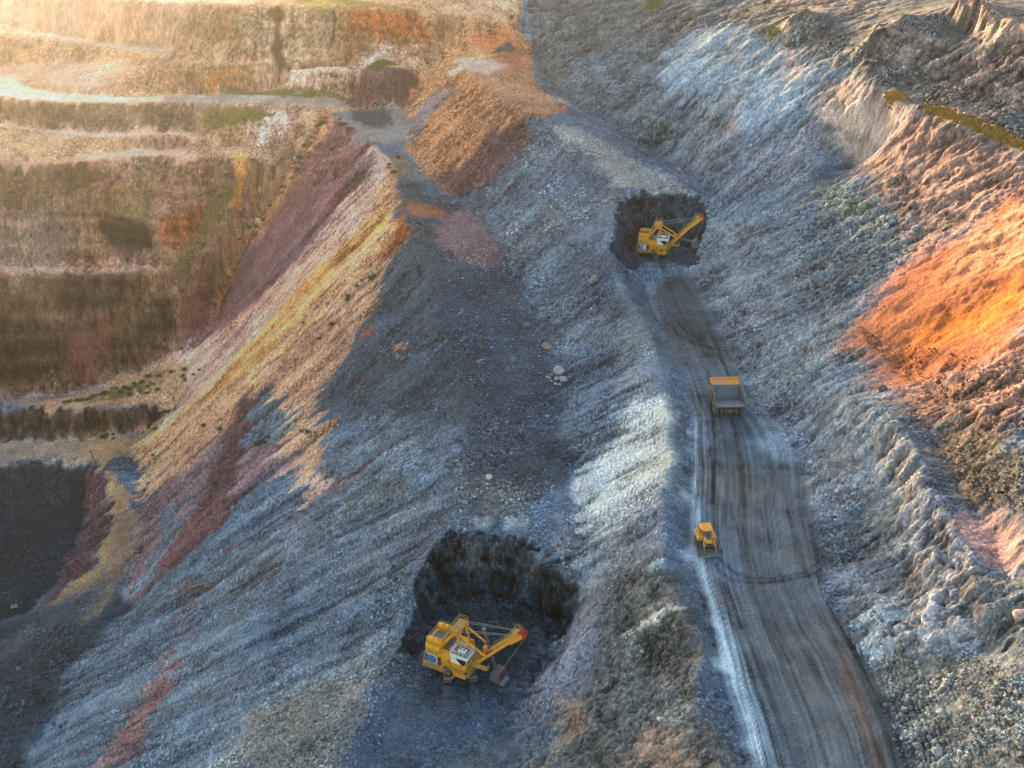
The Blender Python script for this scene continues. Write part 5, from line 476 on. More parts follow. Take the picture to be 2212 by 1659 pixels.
# ---------------------------------------------------------------- rock and soil kinds: albedo, rock, gravel, streak
KIND = {
 'base':(.13,.16,.198,.25,.8,1.0),'greyslope':(.128,.155,.188,.2,.7,1.0),'greengrey':(.142,.168,.19,.15,.7,1.0),
 'darkslope':(.075,.095,.12,.15,.9,.7),'darkbench':(.068,.083,.104,.2,1.2,.15),'gravelblue':(.14,.162,.195,.1,1.6,.5),
 'gravelgrey':(.175,.18,.18,.1,1.7,.4),'paleblue':(.27,.31,.35,.1,.3,.6),'palerock':(.34,.365,.385,.1,.7,1.3),'whiterock':(.52,.52,.49,.1,.5,1.0),
 'lilacgrey':(.22,.22,.25,.3,.5,.9),'browngrey':(.135,.138,.14,.7,.6,.3),'darkbrowngrey':(.078,.078,.078,.9,.7,.2),
 'roadgrey':(.125,.143,.165,.0,.12,0),'roaddark':(.05,.055,.06,0,.15,0),'roadblue':(.2,.235,.27,0,.15,0),'roadwhite':(.42,.46,.49,0,.12,0),
 'roadbrown':(.14,.142,.142,0,.12,0),'trackdark':(.06,.062,.068,0,.2,0),'rustroad':(.17,.115,.075,.1,.2,0),'bluegrey':(.13,.16,.19,.1,.6,.6),
 'wallgrey':(.18,.2,.23,.55,.6,.7),'wallbrown':(.14,.14,.145,1.0,.6,.4),'wallgreymid':(.14,.155,.175,.8,.7,.5),'creamgrey':(.40,.35,.30,.5,.3,.5),
 'bluedark':(.08,.098,.12,.4,.7,.4),'blockgrey':(.22,.22,.2,1.1,.9,.1),'brownpink':(.235,.18,.155,.65,.4,.4),'greypink':(.22,.19,.17,.8,.5,.4),
 'orange':(.37,.17,.10,.16,.3,.3),'hotorange':(.42,.175,.075,.12,.2,.35),'orangetan':(.38,.25,.17,.4,.4,.5),'olivegrey':(.15,.135,.105,.6,.9,.3),
 'peachpink':(.29,.22,.195,.3,.5,.2),'buttress':(.235,.225,.24,1.2,.2,.2),'talus':(.13,.125,.125,.4,1.5,.4),'tanrock2':(.22,.195,.17,1.3,.4,.1),
 'grass':(.24,.17,.06,0,.6,0),'green':(.09,.12,.03,0,.8,0),
 'tanrock':(.34,.235,.165,.7,.5,.5),'pinkrock':(.27,.185,.145,.8,.5,.6),'pinkgrey':(.28,.22,.19,.6,.5,.6),'olivedark':(.13,.1,.07,.6,.7,.4),
 'olive':(.2,.155,.085,.3,.7,.4),'olivegreen':(.165,.145,.065,.2,.8,.3),'darkrock':(.055,.05,.042,1.2,.4,.3),'rust':(.3,.125,.065,.8,.4,.4),
 'ochre':(.56,.295,.14,.15,.18,1.0),'darkbrown':(.075,.058,.042,1.2,.6,.5),'redbrown':(.175,.095,.08,.5,.5,.6),'paletan':(.42,.29,.235,.1,.4,.1),
 'greybrown':(.17,.14,.11,.7,.6,.4),'pinkwhite':(.5,.37,.32,.7,.3,.6),'road_pale':(.56,.41,.34,0,.1,0),'road_grey':(.26,.24,.22,0,.3,0),
 'cream':(.50,.36,.295,.4,.3,.5),'greytan':(.3,.26,.2,.9,.3,.6),'maroon':(.135,.085,.085,.3,.8,.7),'orangebrown':(.37,.205,.125,.3,.8,.8),
 'maroonslope':(.19,.115,.11,.15,.3,1.2),'sandpale':(.50,.33,.26,.1,.3,1.2),'sand':(.54,.315,.20,.15,.22,1.2),'peach':(.42,.275,.19,.2,.3,1.1),
 'mauve':(.19,.145,.15,.25,.6,1.0),'palelilac':(.34,.31,.35,.3,.3,.8),'greybeige':(.25,.25,.25,.1,.9,.2),'lightgrey':(.3,.31,.31,.1,.6,.3),
 'tan':(.32,.255,.185,.3,.4,.1),'cutdark':(.032,.047,.062,1.5,1.0,.1),'floorblue':(.07,.098,.135,.1,.5,0),'cutdark2':(.048,.064,.084,.9,.9,.3),'floorblue2':(.13,.16,.19,.1,.3,0),
 'terrace':(.40,.27,.18,.1,.7,.1),'ochretrack':(.36,.25,.15,.1,.4,0),'pitdark':(.035,.045,.056,.5,1.1,.2),'floordark':(.055,.066,.078,.2,1.0,.1),
 'cutface':(.075,.078,.082,1.4,.8,.1),'darkgrey':(.075,.082,.09,.3,1.0,.2),'trackmid':(.22,.175,.13,.1,.5,.1),'bluedark2':(.08,.1,.125,.1,1.5,0),
}
Z_EST = solve_heights(LINES)  # interpolated from heights estimated at image pixels
ZB = gblur(Z_EST, 1.1)
ZS = gblur(Z_EST, 6.0)
GY, GX = np.gradient(ZS, RES)
GM = np.sqrt(GX**2+GY**2)
DX, DY = -GX/np.maximum(GM, 1e-3), -GY/np.maximum(GM, 1e-3)

CALM = {'cutdark':.1, 'cutdark2':.12, 'roadwhite':3.0, 'roadblue':2.5, 'olivegreen':2.5, 'green':2.0, 'olive':1.8, 'paleblue':1.5, 'floorblue':.5, 'floorblue2':.5, 'terrace':.5, 'bluedark2':.3, 'grass':.4}     # soils whose outline stays crisp
def richer(c, s=1.3):
    l_ = .3*c[0]+.55*c[1]+.15*c[2]
    c = tuple(max(.008, l_+(q-l_)*s) for q in c[:3])
    return (c[0]*1.12, c[1]*.95, c[2]) if c[0] > c[2]*1.15 else c
KIND = {k: richer(v)+v[3:]+(CALM.get(k, 1.0),) for k, v in KIND.items()}
K = np.zeros((NYR, NXR, 7), np.float32); K[:] = KIND['base']
for kind, feather, op, poly in REGIONS:
    m = poly_mask(poly).astype(np.float32)
    ys, xs = np.nonzero(m)
    if len(ys) == 0: continue
    s = feather/RES*0.5; r = int(3*s)+2
    y0, y1 = max(0, ys.min()-r), min(NYR, ys.max()+r+1); x0, x1 = max(0, xs.min()-r), min(NXR, xs.max()+r+1)
    mm = gblur(m[y0:y1, x0:x1], max(s, .4))[..., None]*op
    K[y0:y1, x0:x1] = K[y0:y1, x0:x1]*(1-mm)+np.array(KIND[kind], np.float32)*mm
ZONE = np.zeros((NYR, NXR), np.uint8)
for zid, poly in ZONES:
    ZONE[poly_mask(poly)] = zid

# ---------------------------------------------------------------- noise tools
rng = np.random.default_rng(7)
TAB = rng.random((8, 256, 256)).astype(np.float32)
WN = rng.standard_normal((1024, 1024)).astype(np.float32)

def vnoise(x, y, sd=0):
    xi = np.floor(x); yi = np.floor(y); tx = x-xi; ty = y-yi
    xi = xi.astype(np.int32) & 255; yi = yi.astype(np.int32) & 255
    tx = tx*tx*(3-2*tx); ty = ty*ty*(3-2*ty)
    T = TAB[sd % 8]; x2 = (xi+1) & 255; y2 = (yi+1) & 255
    return ((T[yi, xi]*(1-tx)+T[yi, x2]*tx)*(1-ty)+(T[y2, xi]*(1-tx)+T[y2, x2]*tx)*ty)*2-1

def fbm(x, y, octs=4, sd=0):
    o = 0; a = 1.0; n = 0
    for k in range(octs):
        o = o+a*vnoise(x*2**k+17.3*k, y*2**k-9.1*k, sd+k); n += a; a *= 0.5
    return o/n

def facets(x, y, z, sd):
    """Broken rock: every cell is a small randomly tilted plane; returns offset and edge distance."""
    best = np.full(x.shape, 1e9, np.float32); sec = best.copy(); val = np.zeros(x.shape, np.float32)
    bx, by, bz = np.floor(x-.5), np.floor(y-.5), np.floor(z-.5)
    for i in (0, 1):
        for j in (0, 1):
            for k in (0, 1):
                cx, cy, cz = bx+i, by+j, bz+k
                h = ((cx*73856093).astype(np.int64) ^ (cy*19349663).astype(np.int64) ^ (cz*83492791).astype(np.int64)) + sd*7919
                h = (h*2654435761) & 0xffff
                a = TAB[0].ravel()[h]; b = TAB[1].ravel()[h]; c = TAB[2].ravel()[h]
                dx = x-cx-.2-.6*a; dy = y-cy-.2-.6*b; dz = z-cz-.2-.6*c
                d = dx*dx+dy*dy+dz*dz
                v = (dx*(TAB[3].ravel()[h]*2-1)+dy*(TAB[4].ravel()[h]*2-1)+dz*(TAB[5].ravel()[h]*2-1))+(TAB[6].ravel()[h]-.5)*.8
                nb = d < best
                sec = np.where(nb, best, np.minimum(sec, d)); val = np.where(nb, v, val); best = np.where(nb, d, best)
    return val, np.sqrt(sec)-np.sqrt(best)

# ---------------------------------------------------------------- ground mesh (finer near the drone's side of the pit)
NC = 900
yy = [86.0]
while yy[-1] < 468: yy.append(yy[-1]+0.00125*(yy[-1]+70))
ycore = np.array(yy)
score = np.linspace(-1, 1, NC)
ys = np.concatenate([[-120, -40, 10, 50, 75], ycore, [490, 530, 600, 700, 850]])
ss = np.concatenate([[-2.2, -1.8, -1.5, -1.2, -1.08], score, [1.08, 1.2, 1.5, 1.8, 2.2]])
S, Y = np.meshgrid(ss, ys)
X = S*0.47*(np.maximum(Y, 80)+70)
NR_, NC_ = X.shape
x = X.ravel().astype(np.float64); y = Y.ravel().astype(np.float64)
rmask = gblur((ZONE == 4).astype(np.float32), 3.0)
keepr = (1-.5*samp(gblur((ZONE == 1).astype(np.float32), 3.0), x, y))*np.clip(1-samp(rmask, x, y)*1.1, 0, 1)*np.clip((1.06-np.abs(S.ravel()))*10, 0, 1)
x_w = x+keepr*(fbm(x/3.4+11, y/3.4, 4, 1)*1.1+fbm(x/13+5, y/13, 2, 3)*1.3); y_w = y+keepr*(fbm(x/3.4+51, y/3.4+7, 4, 2)*1.1+fbm(x/13+25, y/13, 2, 4)*1.3)
z = samp(ZB, x_w, y_w)
gx = samp(GX, x, y); gy = samp(GY, x, y); gm = np.sqrt(gx*gx+gy*gy)
kk = samp(K, x_w, y_w)
# streaks that run down the fall line
px, py = x.copy(), y.copy(); qx, qy = x.copy(), y.copy()
lf = np.zeros_like(x); lc = np.zeros_like(x); lg = np.zeros_like(x)
def dirs(a, b):
    ix = np.clip(((a-RX0)/RES).astype(np.int32), 0, NXR-1); iy = np.clip(((b-RY0)/RES).astype(np.int32), 0, NYR-1)
    return DX[iy, ix], DY[iy, ix]
NST = 18
for k in range(NST):
    for (ax, ay, sg) in ((px, py, 1), (qx, qy, -1)):
        dx, dy = dirs(ax, ay)
        ax += sg*0.8*dx; ay += sg*0.8*dy
        lf += WN[(ay*4).astype(np.int32) & 1023, (ax*4).astype(np.int32) & 1023]
        lc += vnoise(ax/1.5, ay/1.5, 3)
        if k % 2: lg += vnoise(ax/4.5, ay/4.5, 6)
lf /= math.sqrt(2*NST); lc *= 3.6/(2*NST); lg *= 2.4/(NST)
slope_w = np.clip((gm-.12)/.3, 0, 1)*np.clip((1.15-gm)/.45, .12, 1)
# regions bleed down-slope and fray at their edges
fw = fbm(x/9, y/9, 3, 2); fw2 = fbm(x/2.6, y/2.6, 4, 4)
st = kk[:, 5]*slope_w
up = lc*4.5*np.clip(st, 0, 1)
inv = 1/np.maximum(gm, .05)
fray = np.clip(kk[:, 4]*1.1+kk[:, 3]*.8+st*.3-.1, .2, 1)*kk[:, 6]/(1+3*np.clip(gm-.75, 0, 2))
wx = x_w+gx*inv*up*slope_w+(fw2*1.5+fw*2.0)*fray; wy = y_w+gy*inv*up*slope_w+(fbm(x/2.6+40, y/2.6, 4, 5)*1.5+fbm(x/9+31, y/9, 3, 6)*2.0)*fray
kk = samp(K, wx, wy)
rock, grav, st = kk[:, 3]*np.clip(.12+gm*1.5, 0, 1), kk[:, 4], kk[:, 5]*slope_w
zone_v = ZONE[np.clip(((y-RY0)/RES).astype(int), 0, NYR-1), np.clip(((x-RX0)/RES).astype(int), 0, NXR-1)]
cutz = (zone_v == 7) | ((zone_v == 6) & (kk[:, 0] < .06)); rw = (zone_v == 3); fwl = (zone_v == 1)
ex = np.where(rw, .42, 1.0); ey = np.where(fwl, .5, 1.0); ez = np.where(fwl, .45, np.where(rw, .5, .6))   # joints run down the faces
xs_, ys2, zs_ = x*ex+y*.12, y*ey-x*np.where(rw, .16, 0), z*ez
def ridged(a_, b_, octs=4, sd=0):
    o_ = 0; am = 1.0; nn_ = 0; wt = 1.0
    for k in range(octs):
        n_ = 1-np.abs(vnoise(a_*2**k+3.7*k, b_*2**k+8.3*k, sd+k)); n_ = n_*n_*wt; wt = np.clip(n_*1.6, 0, 1)
        o_ = o_+am*n_; nn_ += am; am *= .55
    return o_/nn_
crag = np.where(fwl, ridged(x/4.2+fw*.6, (y+z)/10, 4, 1), np.where(rw, ridged(x/8.5+fw*.4, (y+x*.25)/3.4, 4, 2), ridged((x+y*.4)/5.2+fw*.5, (y-x*.3)/4.0, 4, 3)))-.38
f1, e1 = facets(xs_/4.2+fw*.5, ys2/4.2, zs_/4.2+fw2*.2, 1)
f2, e2 = facets(xs_/1.7, ys2/1.7+fw2*.3, zs_/1.7+fw, 2)
f3, e3 = facets(x/0.75, y/0.75, z/1.1, 3)
gul = np.clip(np.abs(lg)*-1.0+.32, 0, .32)*3.1
g1 = vnoise(x/.45, y/.45, 1); g2 = vnoise(x/.9+5, y/.9, 2); g3 = vnoise(x/.23, y/.23, 6); g4 = vnoise(x/.2+9, y/.2, 4)
clump = np.clip(fbm(x/6+3, y/6, 3, 6)*1.8+.45+lc*st*.35, 0, 1.6)
strata = vnoise(z/1.1+fw*2.2+x*.03, x*.012+y*.01, 5)*np.clip(gm*1.2-.2, 0, 1)
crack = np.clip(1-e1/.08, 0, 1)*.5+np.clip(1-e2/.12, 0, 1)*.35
stone = np.clip((g4-.55)*2.2, 0, 1)*np.clip(clump-.2, 0, 1)
d = (rock*(crag*np.where(cutz, 1.1, np.where(fwl, 1.6, .95))+f1*np.where(cutz, .9, .6)+f2*np.where(cutz, .6, .48)+f3*.24-crack*.2+strata*np.where(fwl, .45, .25))
     + fw*.28*np.clip(slope_w+rock, 0, 1)+fw2*.09*np.clip(grav+rock*.5, 0, 1)
     + st*(lc*.09+lf*.025+lg*.28-gul*.28)
     + grav*(np.clip((g1-.3)*3, 0, 1)*.05+np.clip((g2-.5)*4, 0, 1)*.11*clump+g3*.015+stone*.09)*clump
     + (1-np.clip(rock+grav, 0, 1))*fw2*.05)
grit = rng.standard_normal(len(x)).astype(np.float32); grit2 = WN[(y*2.2).astype(np.int32) & 1023, (x*2.2).astype(np.int32) & 1023]
rough_w = np.clip(grav*.8+rock*.8+st*.35, 0, 1.3)
d += rough_w*(grit*.012+grit2*.016)
# haul road: longitudinal wheel lanes, tyre tracks pressed into the surface
sel = np.nonzero((x > 15) & (x < 70) & (y > 86) & (y < 300))[0]
rm = gblur((ZONE[:500, 600:] == 4).astype(np.float32), 1.5)
RM = np.zeros((NYR, NXR), np.float32); RM[:500, 600:] = rm
rdw = samp(RM, x[sel], y[sel])
yl, xl_ = np.array([p[1] for p in ROAD_L])[::-1], np.array([p[0] for p in ROAD_L])[::-1]
yr, xr_ = np.array([p[1] for p in ROAD_R])[::-1], np.array([p[0] for p in ROAD_R])[::-1]
tt = (x[sel]-np.interp(y[sel], yl, xl_))/(np.interp(y[sel], yr, xr_)-np.interp(y[sel], yl, xl_))
lane = tt*22+.8*fbm(x[sel]/14, y[sel]/30, 2, 3)
ln1 = vnoise(lane*.8, y[sel]/70, 1); ln2 = vnoise(lane*2.4+9, y[sel]/34, 2); ln3 = vnoise(lane*5.5, y[sel]/17, 4); ln4 = vnoise(lane*11, y[sel]/7, 5)
blot = fbm(x[sel]/3.2, y[sel]/4.5, 4, 6)
lanes = .3*ln1+.4*ln2+.42*ln3+.3*ln4+.45*blot
lanes = lanes*(1+1.0*np.clip((.34-tt)/.2, 0, 1))
FRES = .12; FNX, FNY = int(60/FRES), int(215/FRES)
TR = np.zeros((FNY, FNX), np.float32)
for wdt, dark, pl in TRACKS:
    tm = np.zeros((FNY, FNX), np.float32)
    for a_, b_ in zip(pl[:-1], pl[1:]):
        nn = max(2, int(math.hypot(b_[0]-a_[0], b_[1]-a_[1])/FRES*1.5)); q = np.linspace(0, 1, nn)
        ix = ((a_[0]+(b_[0]-a_[0])*q-15)/FRES).astype(int); iy = ((a_[1]+(b_[1]-a_[1])*q-86)/FRES).astype(int)
        ok = (ix > 2) & (ix < FNX-2) & (iy > 2) & (iy < FNY-2)
        tm[iy[ok], ix[ok]] = 1
    ys_, xs_ = np.nonzero(tm)
    if len(ys_) == 0: continue
    y0, y1, x0, x1 = max(0, ys_.min()-14), ys_.max()+15, max(0, xs_.min()-14), xs_.max()+15
    bl = gblur(tm[y0:y1, x0:x1], wdt/FRES*.4)
    TR[y0:y1, x0:x1] += dark*np.clip(bl/max(bl.max()*.7, 1e-6), 0, 1)
fx = np.clip(((x[sel]-15)/FRES).astype(int), 0, FNX-1); fy = np.clip(((y[sel]-86)/FRES).astype(int), 0, FNY-1)
trk = TR[fy, fx]
patchy = np.clip(.75+.6*fbm(x[sel]/5, y[sel]/5, 3, 7), .15, 1.2)
d[sel] += rdw*(lanes*.05-trk*patchy*.07)
roadvar = np.zeros_like(x); roadvar[sel] = rdw*(lanes*.5-trk*patchy*.6)
nz = 1/np.sqrt(1+gx*gx+gy*gy)
vx = x-gx*nz*d; vy = y-gy*nz*d; vz = z+nz*d
far = np.clip((np.abs(S.ravel())-1)*4, 0, 1)
col = kk[:, :3].copy()
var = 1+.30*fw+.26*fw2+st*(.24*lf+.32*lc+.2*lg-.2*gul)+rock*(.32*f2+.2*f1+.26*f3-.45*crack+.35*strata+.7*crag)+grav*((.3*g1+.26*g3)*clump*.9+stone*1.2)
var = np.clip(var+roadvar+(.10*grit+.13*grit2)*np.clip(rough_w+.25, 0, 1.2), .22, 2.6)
col = col*np.where((zone_v == 1)[:, None], np.array([1.08, 1.0, .90]), 1.0)      # sun glow tinted into the far wall's colour, against the blue skylight
ZF = gblur(Z_EST, 2.0); gy2, gx2 = np.gradient(ZF, RES); gfin = samp(np.sqrt(gx2**2+gy2**2), x_w, y_w)
col = col*np.where(zone_v == 1, np.clip(1.45-.6*gfin, .72, 1.4), 1.0)[:, None]      # bench shading painted by slope: ledges lighter, steep faces darker
hue = fbm(x/14+9, y/14, 3, 1)+.5*lc*st
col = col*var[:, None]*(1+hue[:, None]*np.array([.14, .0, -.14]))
lum_ = col @ np.array([.3, .55, .15])
col = col*((np.clip(lum_, .012, 1)/.15)**.32)[:, None]      # shading contrast put into the colour: darks deepened, lights lifted
col = np.clip(col, .006, .85)

# ---------------------------------------------------------------- materials for the ground
def ground_material(name, rough=.95, bump=.5, scale=2.2, gravel=1.0):
    m = bpy.data.materials.new(name); m.use_nodes = True
    n = m.node_tree.nodes; l = m.node_tree.links
    b = n['Principled BSDF']; b.inputs['Roughness'].default_value = rough; b.inputs['Specular IOR Level'].default_value = .25
    a = n.new('ShaderNodeAttribute'); a.attribute_name = 'soil'          # colour, and how stony it is in alpha
    tc = n.new('ShaderNodeTexCoord')
    n1 = n.new('ShaderNodeTexNoise'); n1.inputs['Scale'].default_value = scale; n1.inputs['Detail'].default_value = 3; n1.inputs['Roughness'].default_value = .75
    def voro(sc):
        v = n.new('ShaderNodeTexVoronoi'); v.inputs['Scale'].default_value = sc; l.new(tc.outputs['Object'], v.inputs['Vector'])
        s = n.new('ShaderNodeSeparateColor'); l.new(v.outputs['Color'], s.inputs[0])
        return v, s.outputs[0]
    def math_(op, x_, y_):
        q = n.new('ShaderNodeMath'); q.operation = op
        for i, w in enumerate((x_, y_)):
            if isinstance(w, (int, float)): q.inputs[i].default_value = w
            else: l.new(w, q.inputs[i])
        return q.outputs[0]
    mr = n.new('ShaderNodeMapRange'); mr.inputs['From Min'].default_value = .3; mr.inputs['From Max'].default_value = .7; mr.inputs['To Min'].default_value = .62; mr.inputs['To Max'].default_value = 1.38
    l.new(tc.outputs['Object'], n1.inputs['Vector']); l.new(n1.outputs['Fac'], mr.inputs['Value'])
    v1, r1 = voro(3.2)
    # stones: random brightness per cell, a few pale ones
    s1 = math_('POWER', r1, 2.8)
    st_ = math_('SUBTRACT', math_('MULTIPLY', s1, 2.2), .56)
    w_ = math_('MULTIPLY', a.outputs['Alpha'], gravel)
    fac = math_('ADD', 1.0, math_('MULTIPLY', st_, w_))
    fac = math_('MULTIPLY', fac, mr.outputs[0])
    mx = n.new('ShaderNodeMix'); mx.data_type = 'RGBA'; mx.blend_type = 'MULTIPLY'; mx.inputs['Factor'].default_value = 1; mx.clamp_result = False
    cc = n.new('ShaderNodeCombineColor')
    for i in range(3): l.new(fac, cc.inputs[i])
    l.new(a.outputs['Color'], mx.inputs[6]); l.new(cc.outputs[0], mx.inputs[7]); l.new(mx.outputs[2], b.inputs['Base Color'])
    bp = n.new('ShaderNodeBump'); bp.inputs['Strength'].default_value = bump; bp.inputs['Distance'].default_value = .22
    l.new(n1.outputs['Fac'], bp.inputs['Height']); l.new(bp.outputs[0], b.inputs['Normal'])
    return m
M_SOIL = ground_material('broken_rock')
M_ROADM = ground_material('packed_haul_road', .85, .25, 3.0, .8)
ZONE_NAMES = ['scree_slope', 'far_pit_wall', 'pit_floor', 'rock_wall', 'haul_road', 'rock_bench', 'spoil_ridge', 'digging_floor']
stony = np.clip(grav*.55*np.clip(clump, .25, 1.2)+rock*.25, 0, 1)
V = np.stack([vx, vy, vz], 1).astype(np.float32)
idx = np.arange(NR_*NC_, dtype=np.int32).reshape(NR_, NC_)
quads = np.stack([idx[:-1, :-1], idx[:-1, 1:], idx[1:, 1:], idx[1:, :-1]], -1).reshape(-1, 4)
fcx = V[quads[:, 0], 0]; fcy = V[quads[:, 0], 1]
zx = np.clip(((fcx-RX0)/RES).astype(int), 0, NXR-1); zy = np.clip(((fcy-RY0)/RES).astype(int), 0, NYR-1)
fz = ZONE[zy, zx]
GROUND = []
for zid, nm in enumerate(ZONE_NAMES):
    q = quads[fz == zid]
    if len(q) == 0: continue
    used, invx = np.unique(q.ravel(), return_inverse=True)
    me = bpy.data.meshes.new(nm)
    me.vertices.add(len(used)); me.vertices.foreach_set('co', V[used].ravel())
    me.loops.add(len(q)*4); me.loops.foreach_set('vertex_index', invx.astype(np.int32))
    me.polygons.add(len(q)); me.polygons.foreach_set('loop_start', np.arange(0, len(q)*4, 4, dtype=np.int32))
    me.update(calc_edges=True)
    at = me.attributes.new('soil', 'FLOAT_COLOR', 'POINT')
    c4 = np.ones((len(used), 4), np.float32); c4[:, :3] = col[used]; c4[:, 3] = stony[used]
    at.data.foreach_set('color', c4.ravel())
    me.materials.append(M_ROADM if nm == 'haul_road' else M_SOIL)
    o = bpy.data.objects.new(nm, me); COL.objects.link(o); o['kind'] = 'structure'
    GROUND.append(o)
def ground_z(gx_, gy_):
    return float(samp(ZB, np.array([gx_]), np.array([gy_]))[0])

# ---------------------------------------------------------------- mesh tools and paint
def paint(name, rgb, rough=.5, metal=0.0, dirt=.25, dirt_rgb=(.09, .08, .07), scale=1.6, spec=.5):
    m = bpy.data.materials.new(name); m.use_nodes = True
    n = m.node_tree.nodes; l = m.node_tree.links; b = n['Principled BSDF']
    b.inputs['Metallic'].default_value = metal; b.inputs['Specular IOR Level'].default_value = spec
    tc = n.new('ShaderNodeTexCoord'); ns = n.new('ShaderNodeTexNoise'); ns.inputs['Scale'].default_value = scale; ns.inputs['Detail'].default_value = 6; ns.inputs['Roughness'].default_value = .65
    cr = n.new('ShaderNodeMapRange'); cr.inputs['From Min'].default_value = .42; cr.inputs['From Max'].default_value = .72; cr.inputs['To Max'].default_value = dirt*2.2
    mx = n.new('ShaderNodeMix'); mx.data_type = 'RGBA'; mx.inputs[6].default_value = (*rgb, 1); mx.inputs[7].default_value = (*dirt_rgb, 1)
    rr = n.new('ShaderNodeMapRange'); rr.inputs['To Min'].default_value = max(.1, rough-.12); rr.inputs['To Max'].default_value = min(1, rough+.25)
    l.new(tc.outputs['Object'], ns.inputs['Vector']); l.new(ns.outputs['Fac'], cr.inputs['Value']); l.new(cr.outputs[0], mx.inputs['Factor'])
    # road dust and mud gather low on the machine
    sx = n.new('ShaderNodeSeparateXYZ'); l.new(tc.outputs['Object'], sx.inputs[0])
    dz = n.new('ShaderNodeMapRange'); dz.inputs['From Min'].default_value = .2; dz.inputs['From Max'].default_value = 4.2; dz.inputs['To Min'].default_value = .75; dz.inputs['To Max'].default_value = .12; l.new(sx.outputs[2], dz.inputs['Value'])
    n2 = n.new('ShaderNodeTexNoise'); n2.inputs['Scale'].default_value = 3.1; n2.inputs['Detail'].default_value = 5; l.new(tc.outputs['Object'], n2.inputs['Vector'])
    dm = n.new('ShaderNodeMath'); dm.operation = 'MULTIPLY'; l.new(dz.outputs[0], dm.inputs[0]); l.new(n2.outputs['Fac'], dm.inputs[1])
    mz = n.new('ShaderNodeMix'); mz.data_type = 'RGBA'; l.new(dm.outputs[0], mz.inputs['Factor']); l.new(mx.outputs[2], mz.inputs[6]); mz.inputs[7].default_value = (.17, .155, .14, 1)
    l.new(mz.outputs[2], b.inputs['Base Color']); l.new(ns.outputs['Fac'], rr.inputs['Value']); l.new(rr.outputs[0], b.inputs['Roughness'])
    return m
P = {
 'yellow': paint('yellow_machine_paint', (.90, .37, .002), .48, 0, .24, (.30, .16, .04)),
 'yellow_worn': paint('yellow_dusty_deck', (.52, .30, .05), .7, 0, .35, (.16, .11, .07)),
 'rail': paint('railing_paint', (.62, .36, .06), .6, 0, .3, (.2, .13, .06)),
 'white': paint('white_cab_paint', (.82, .82, .80), .5, 0, .08, (.4, .36, .3)),
 'blue': paint('blue_panel_paint', (.012, .19, .48), .5, 0, .10, (.05, .16, .3)),
 'red': paint('red_sheave_paint', (.55, .025, .015), .5, 0, .15, (.15, .05, .03)),
 'steel': paint('bare_steel', (.14, .145, .15), .5, .5, .3, (.06, .055, .05)),
 'bucket': paint('scoured_bucket_steel', (.13, .15, .17), .55, .2, .3, (.05, .05, .055)),
 'bright': paint('polished_steel', (.6, .62, .63), .4, .5, .2, (.2, .2, .2)),
 'track': paint('crawler_steel', (.03, .032, .036), .6, .3, .3, (.09, .095, .1)),
 'rope': paint('wire_rope', (.33, .35, .38), .6, .3, .1, (.2, .2, .2)),
 'glass': paint('dark_glass', (.008, .009, .011), .15, 0, .02),
 'hatch': paint('grey_roof_sheet', (.11, .105, .12), .45, .2, .3, (.22, .15, .08)),
 'rust': paint('rusty_steel', (.17, .10, .065), .8, 0, .4, (.08, .055, .04)),
 'dark': paint('dark_machinery', (.025, .024, .025), .7, 0, .3, (.07, .06, .05)),
 'rubber': paint('dusty_tyre_rubber', (.05, .05, .055), .9, 0, .4, (.13, .115, .1), 1.2),
 'hub': paint('dusty_wheel_hub', (.22, .17, .14), .8, 0, .4, (.12, .1, .09)),
 'bedgrey': paint('scoured_bed_plate', (.145, .155, .195), .55, .25, .25, (.09, .085, .085), .9),
 'bedlip': paint('polished_bed_floor', (.20, .235, .29), .45, .35, .25, (.15, .15, .16), .9),
 'orange': paint('orange_truck_paint', (.78, .30, .03), .5, 0, .25, (.45, .33, .28), .8),
 'canopy': paint('worn_canopy_top', (.88, .34, .03), .6, 0, .36, (.50, .40, .38), .45),
 'dozer': paint('dozer_yellow_paint', (.90, .38, .002), .4, 0, .10, (.35, .18, .04)),
 'pole': paint('creosoted_pole_wood', (.05, .04, .035), .9, 0, .3),
 'slab': paint('concrete_pole_base', (.36, .29, .2), .9, 0, .2, (.3, .25, .2)),
 'pipe': paint('white_cable_sheath', (.62, .65, .68), .6, 0, .2, (.3, .3, .3)),
}
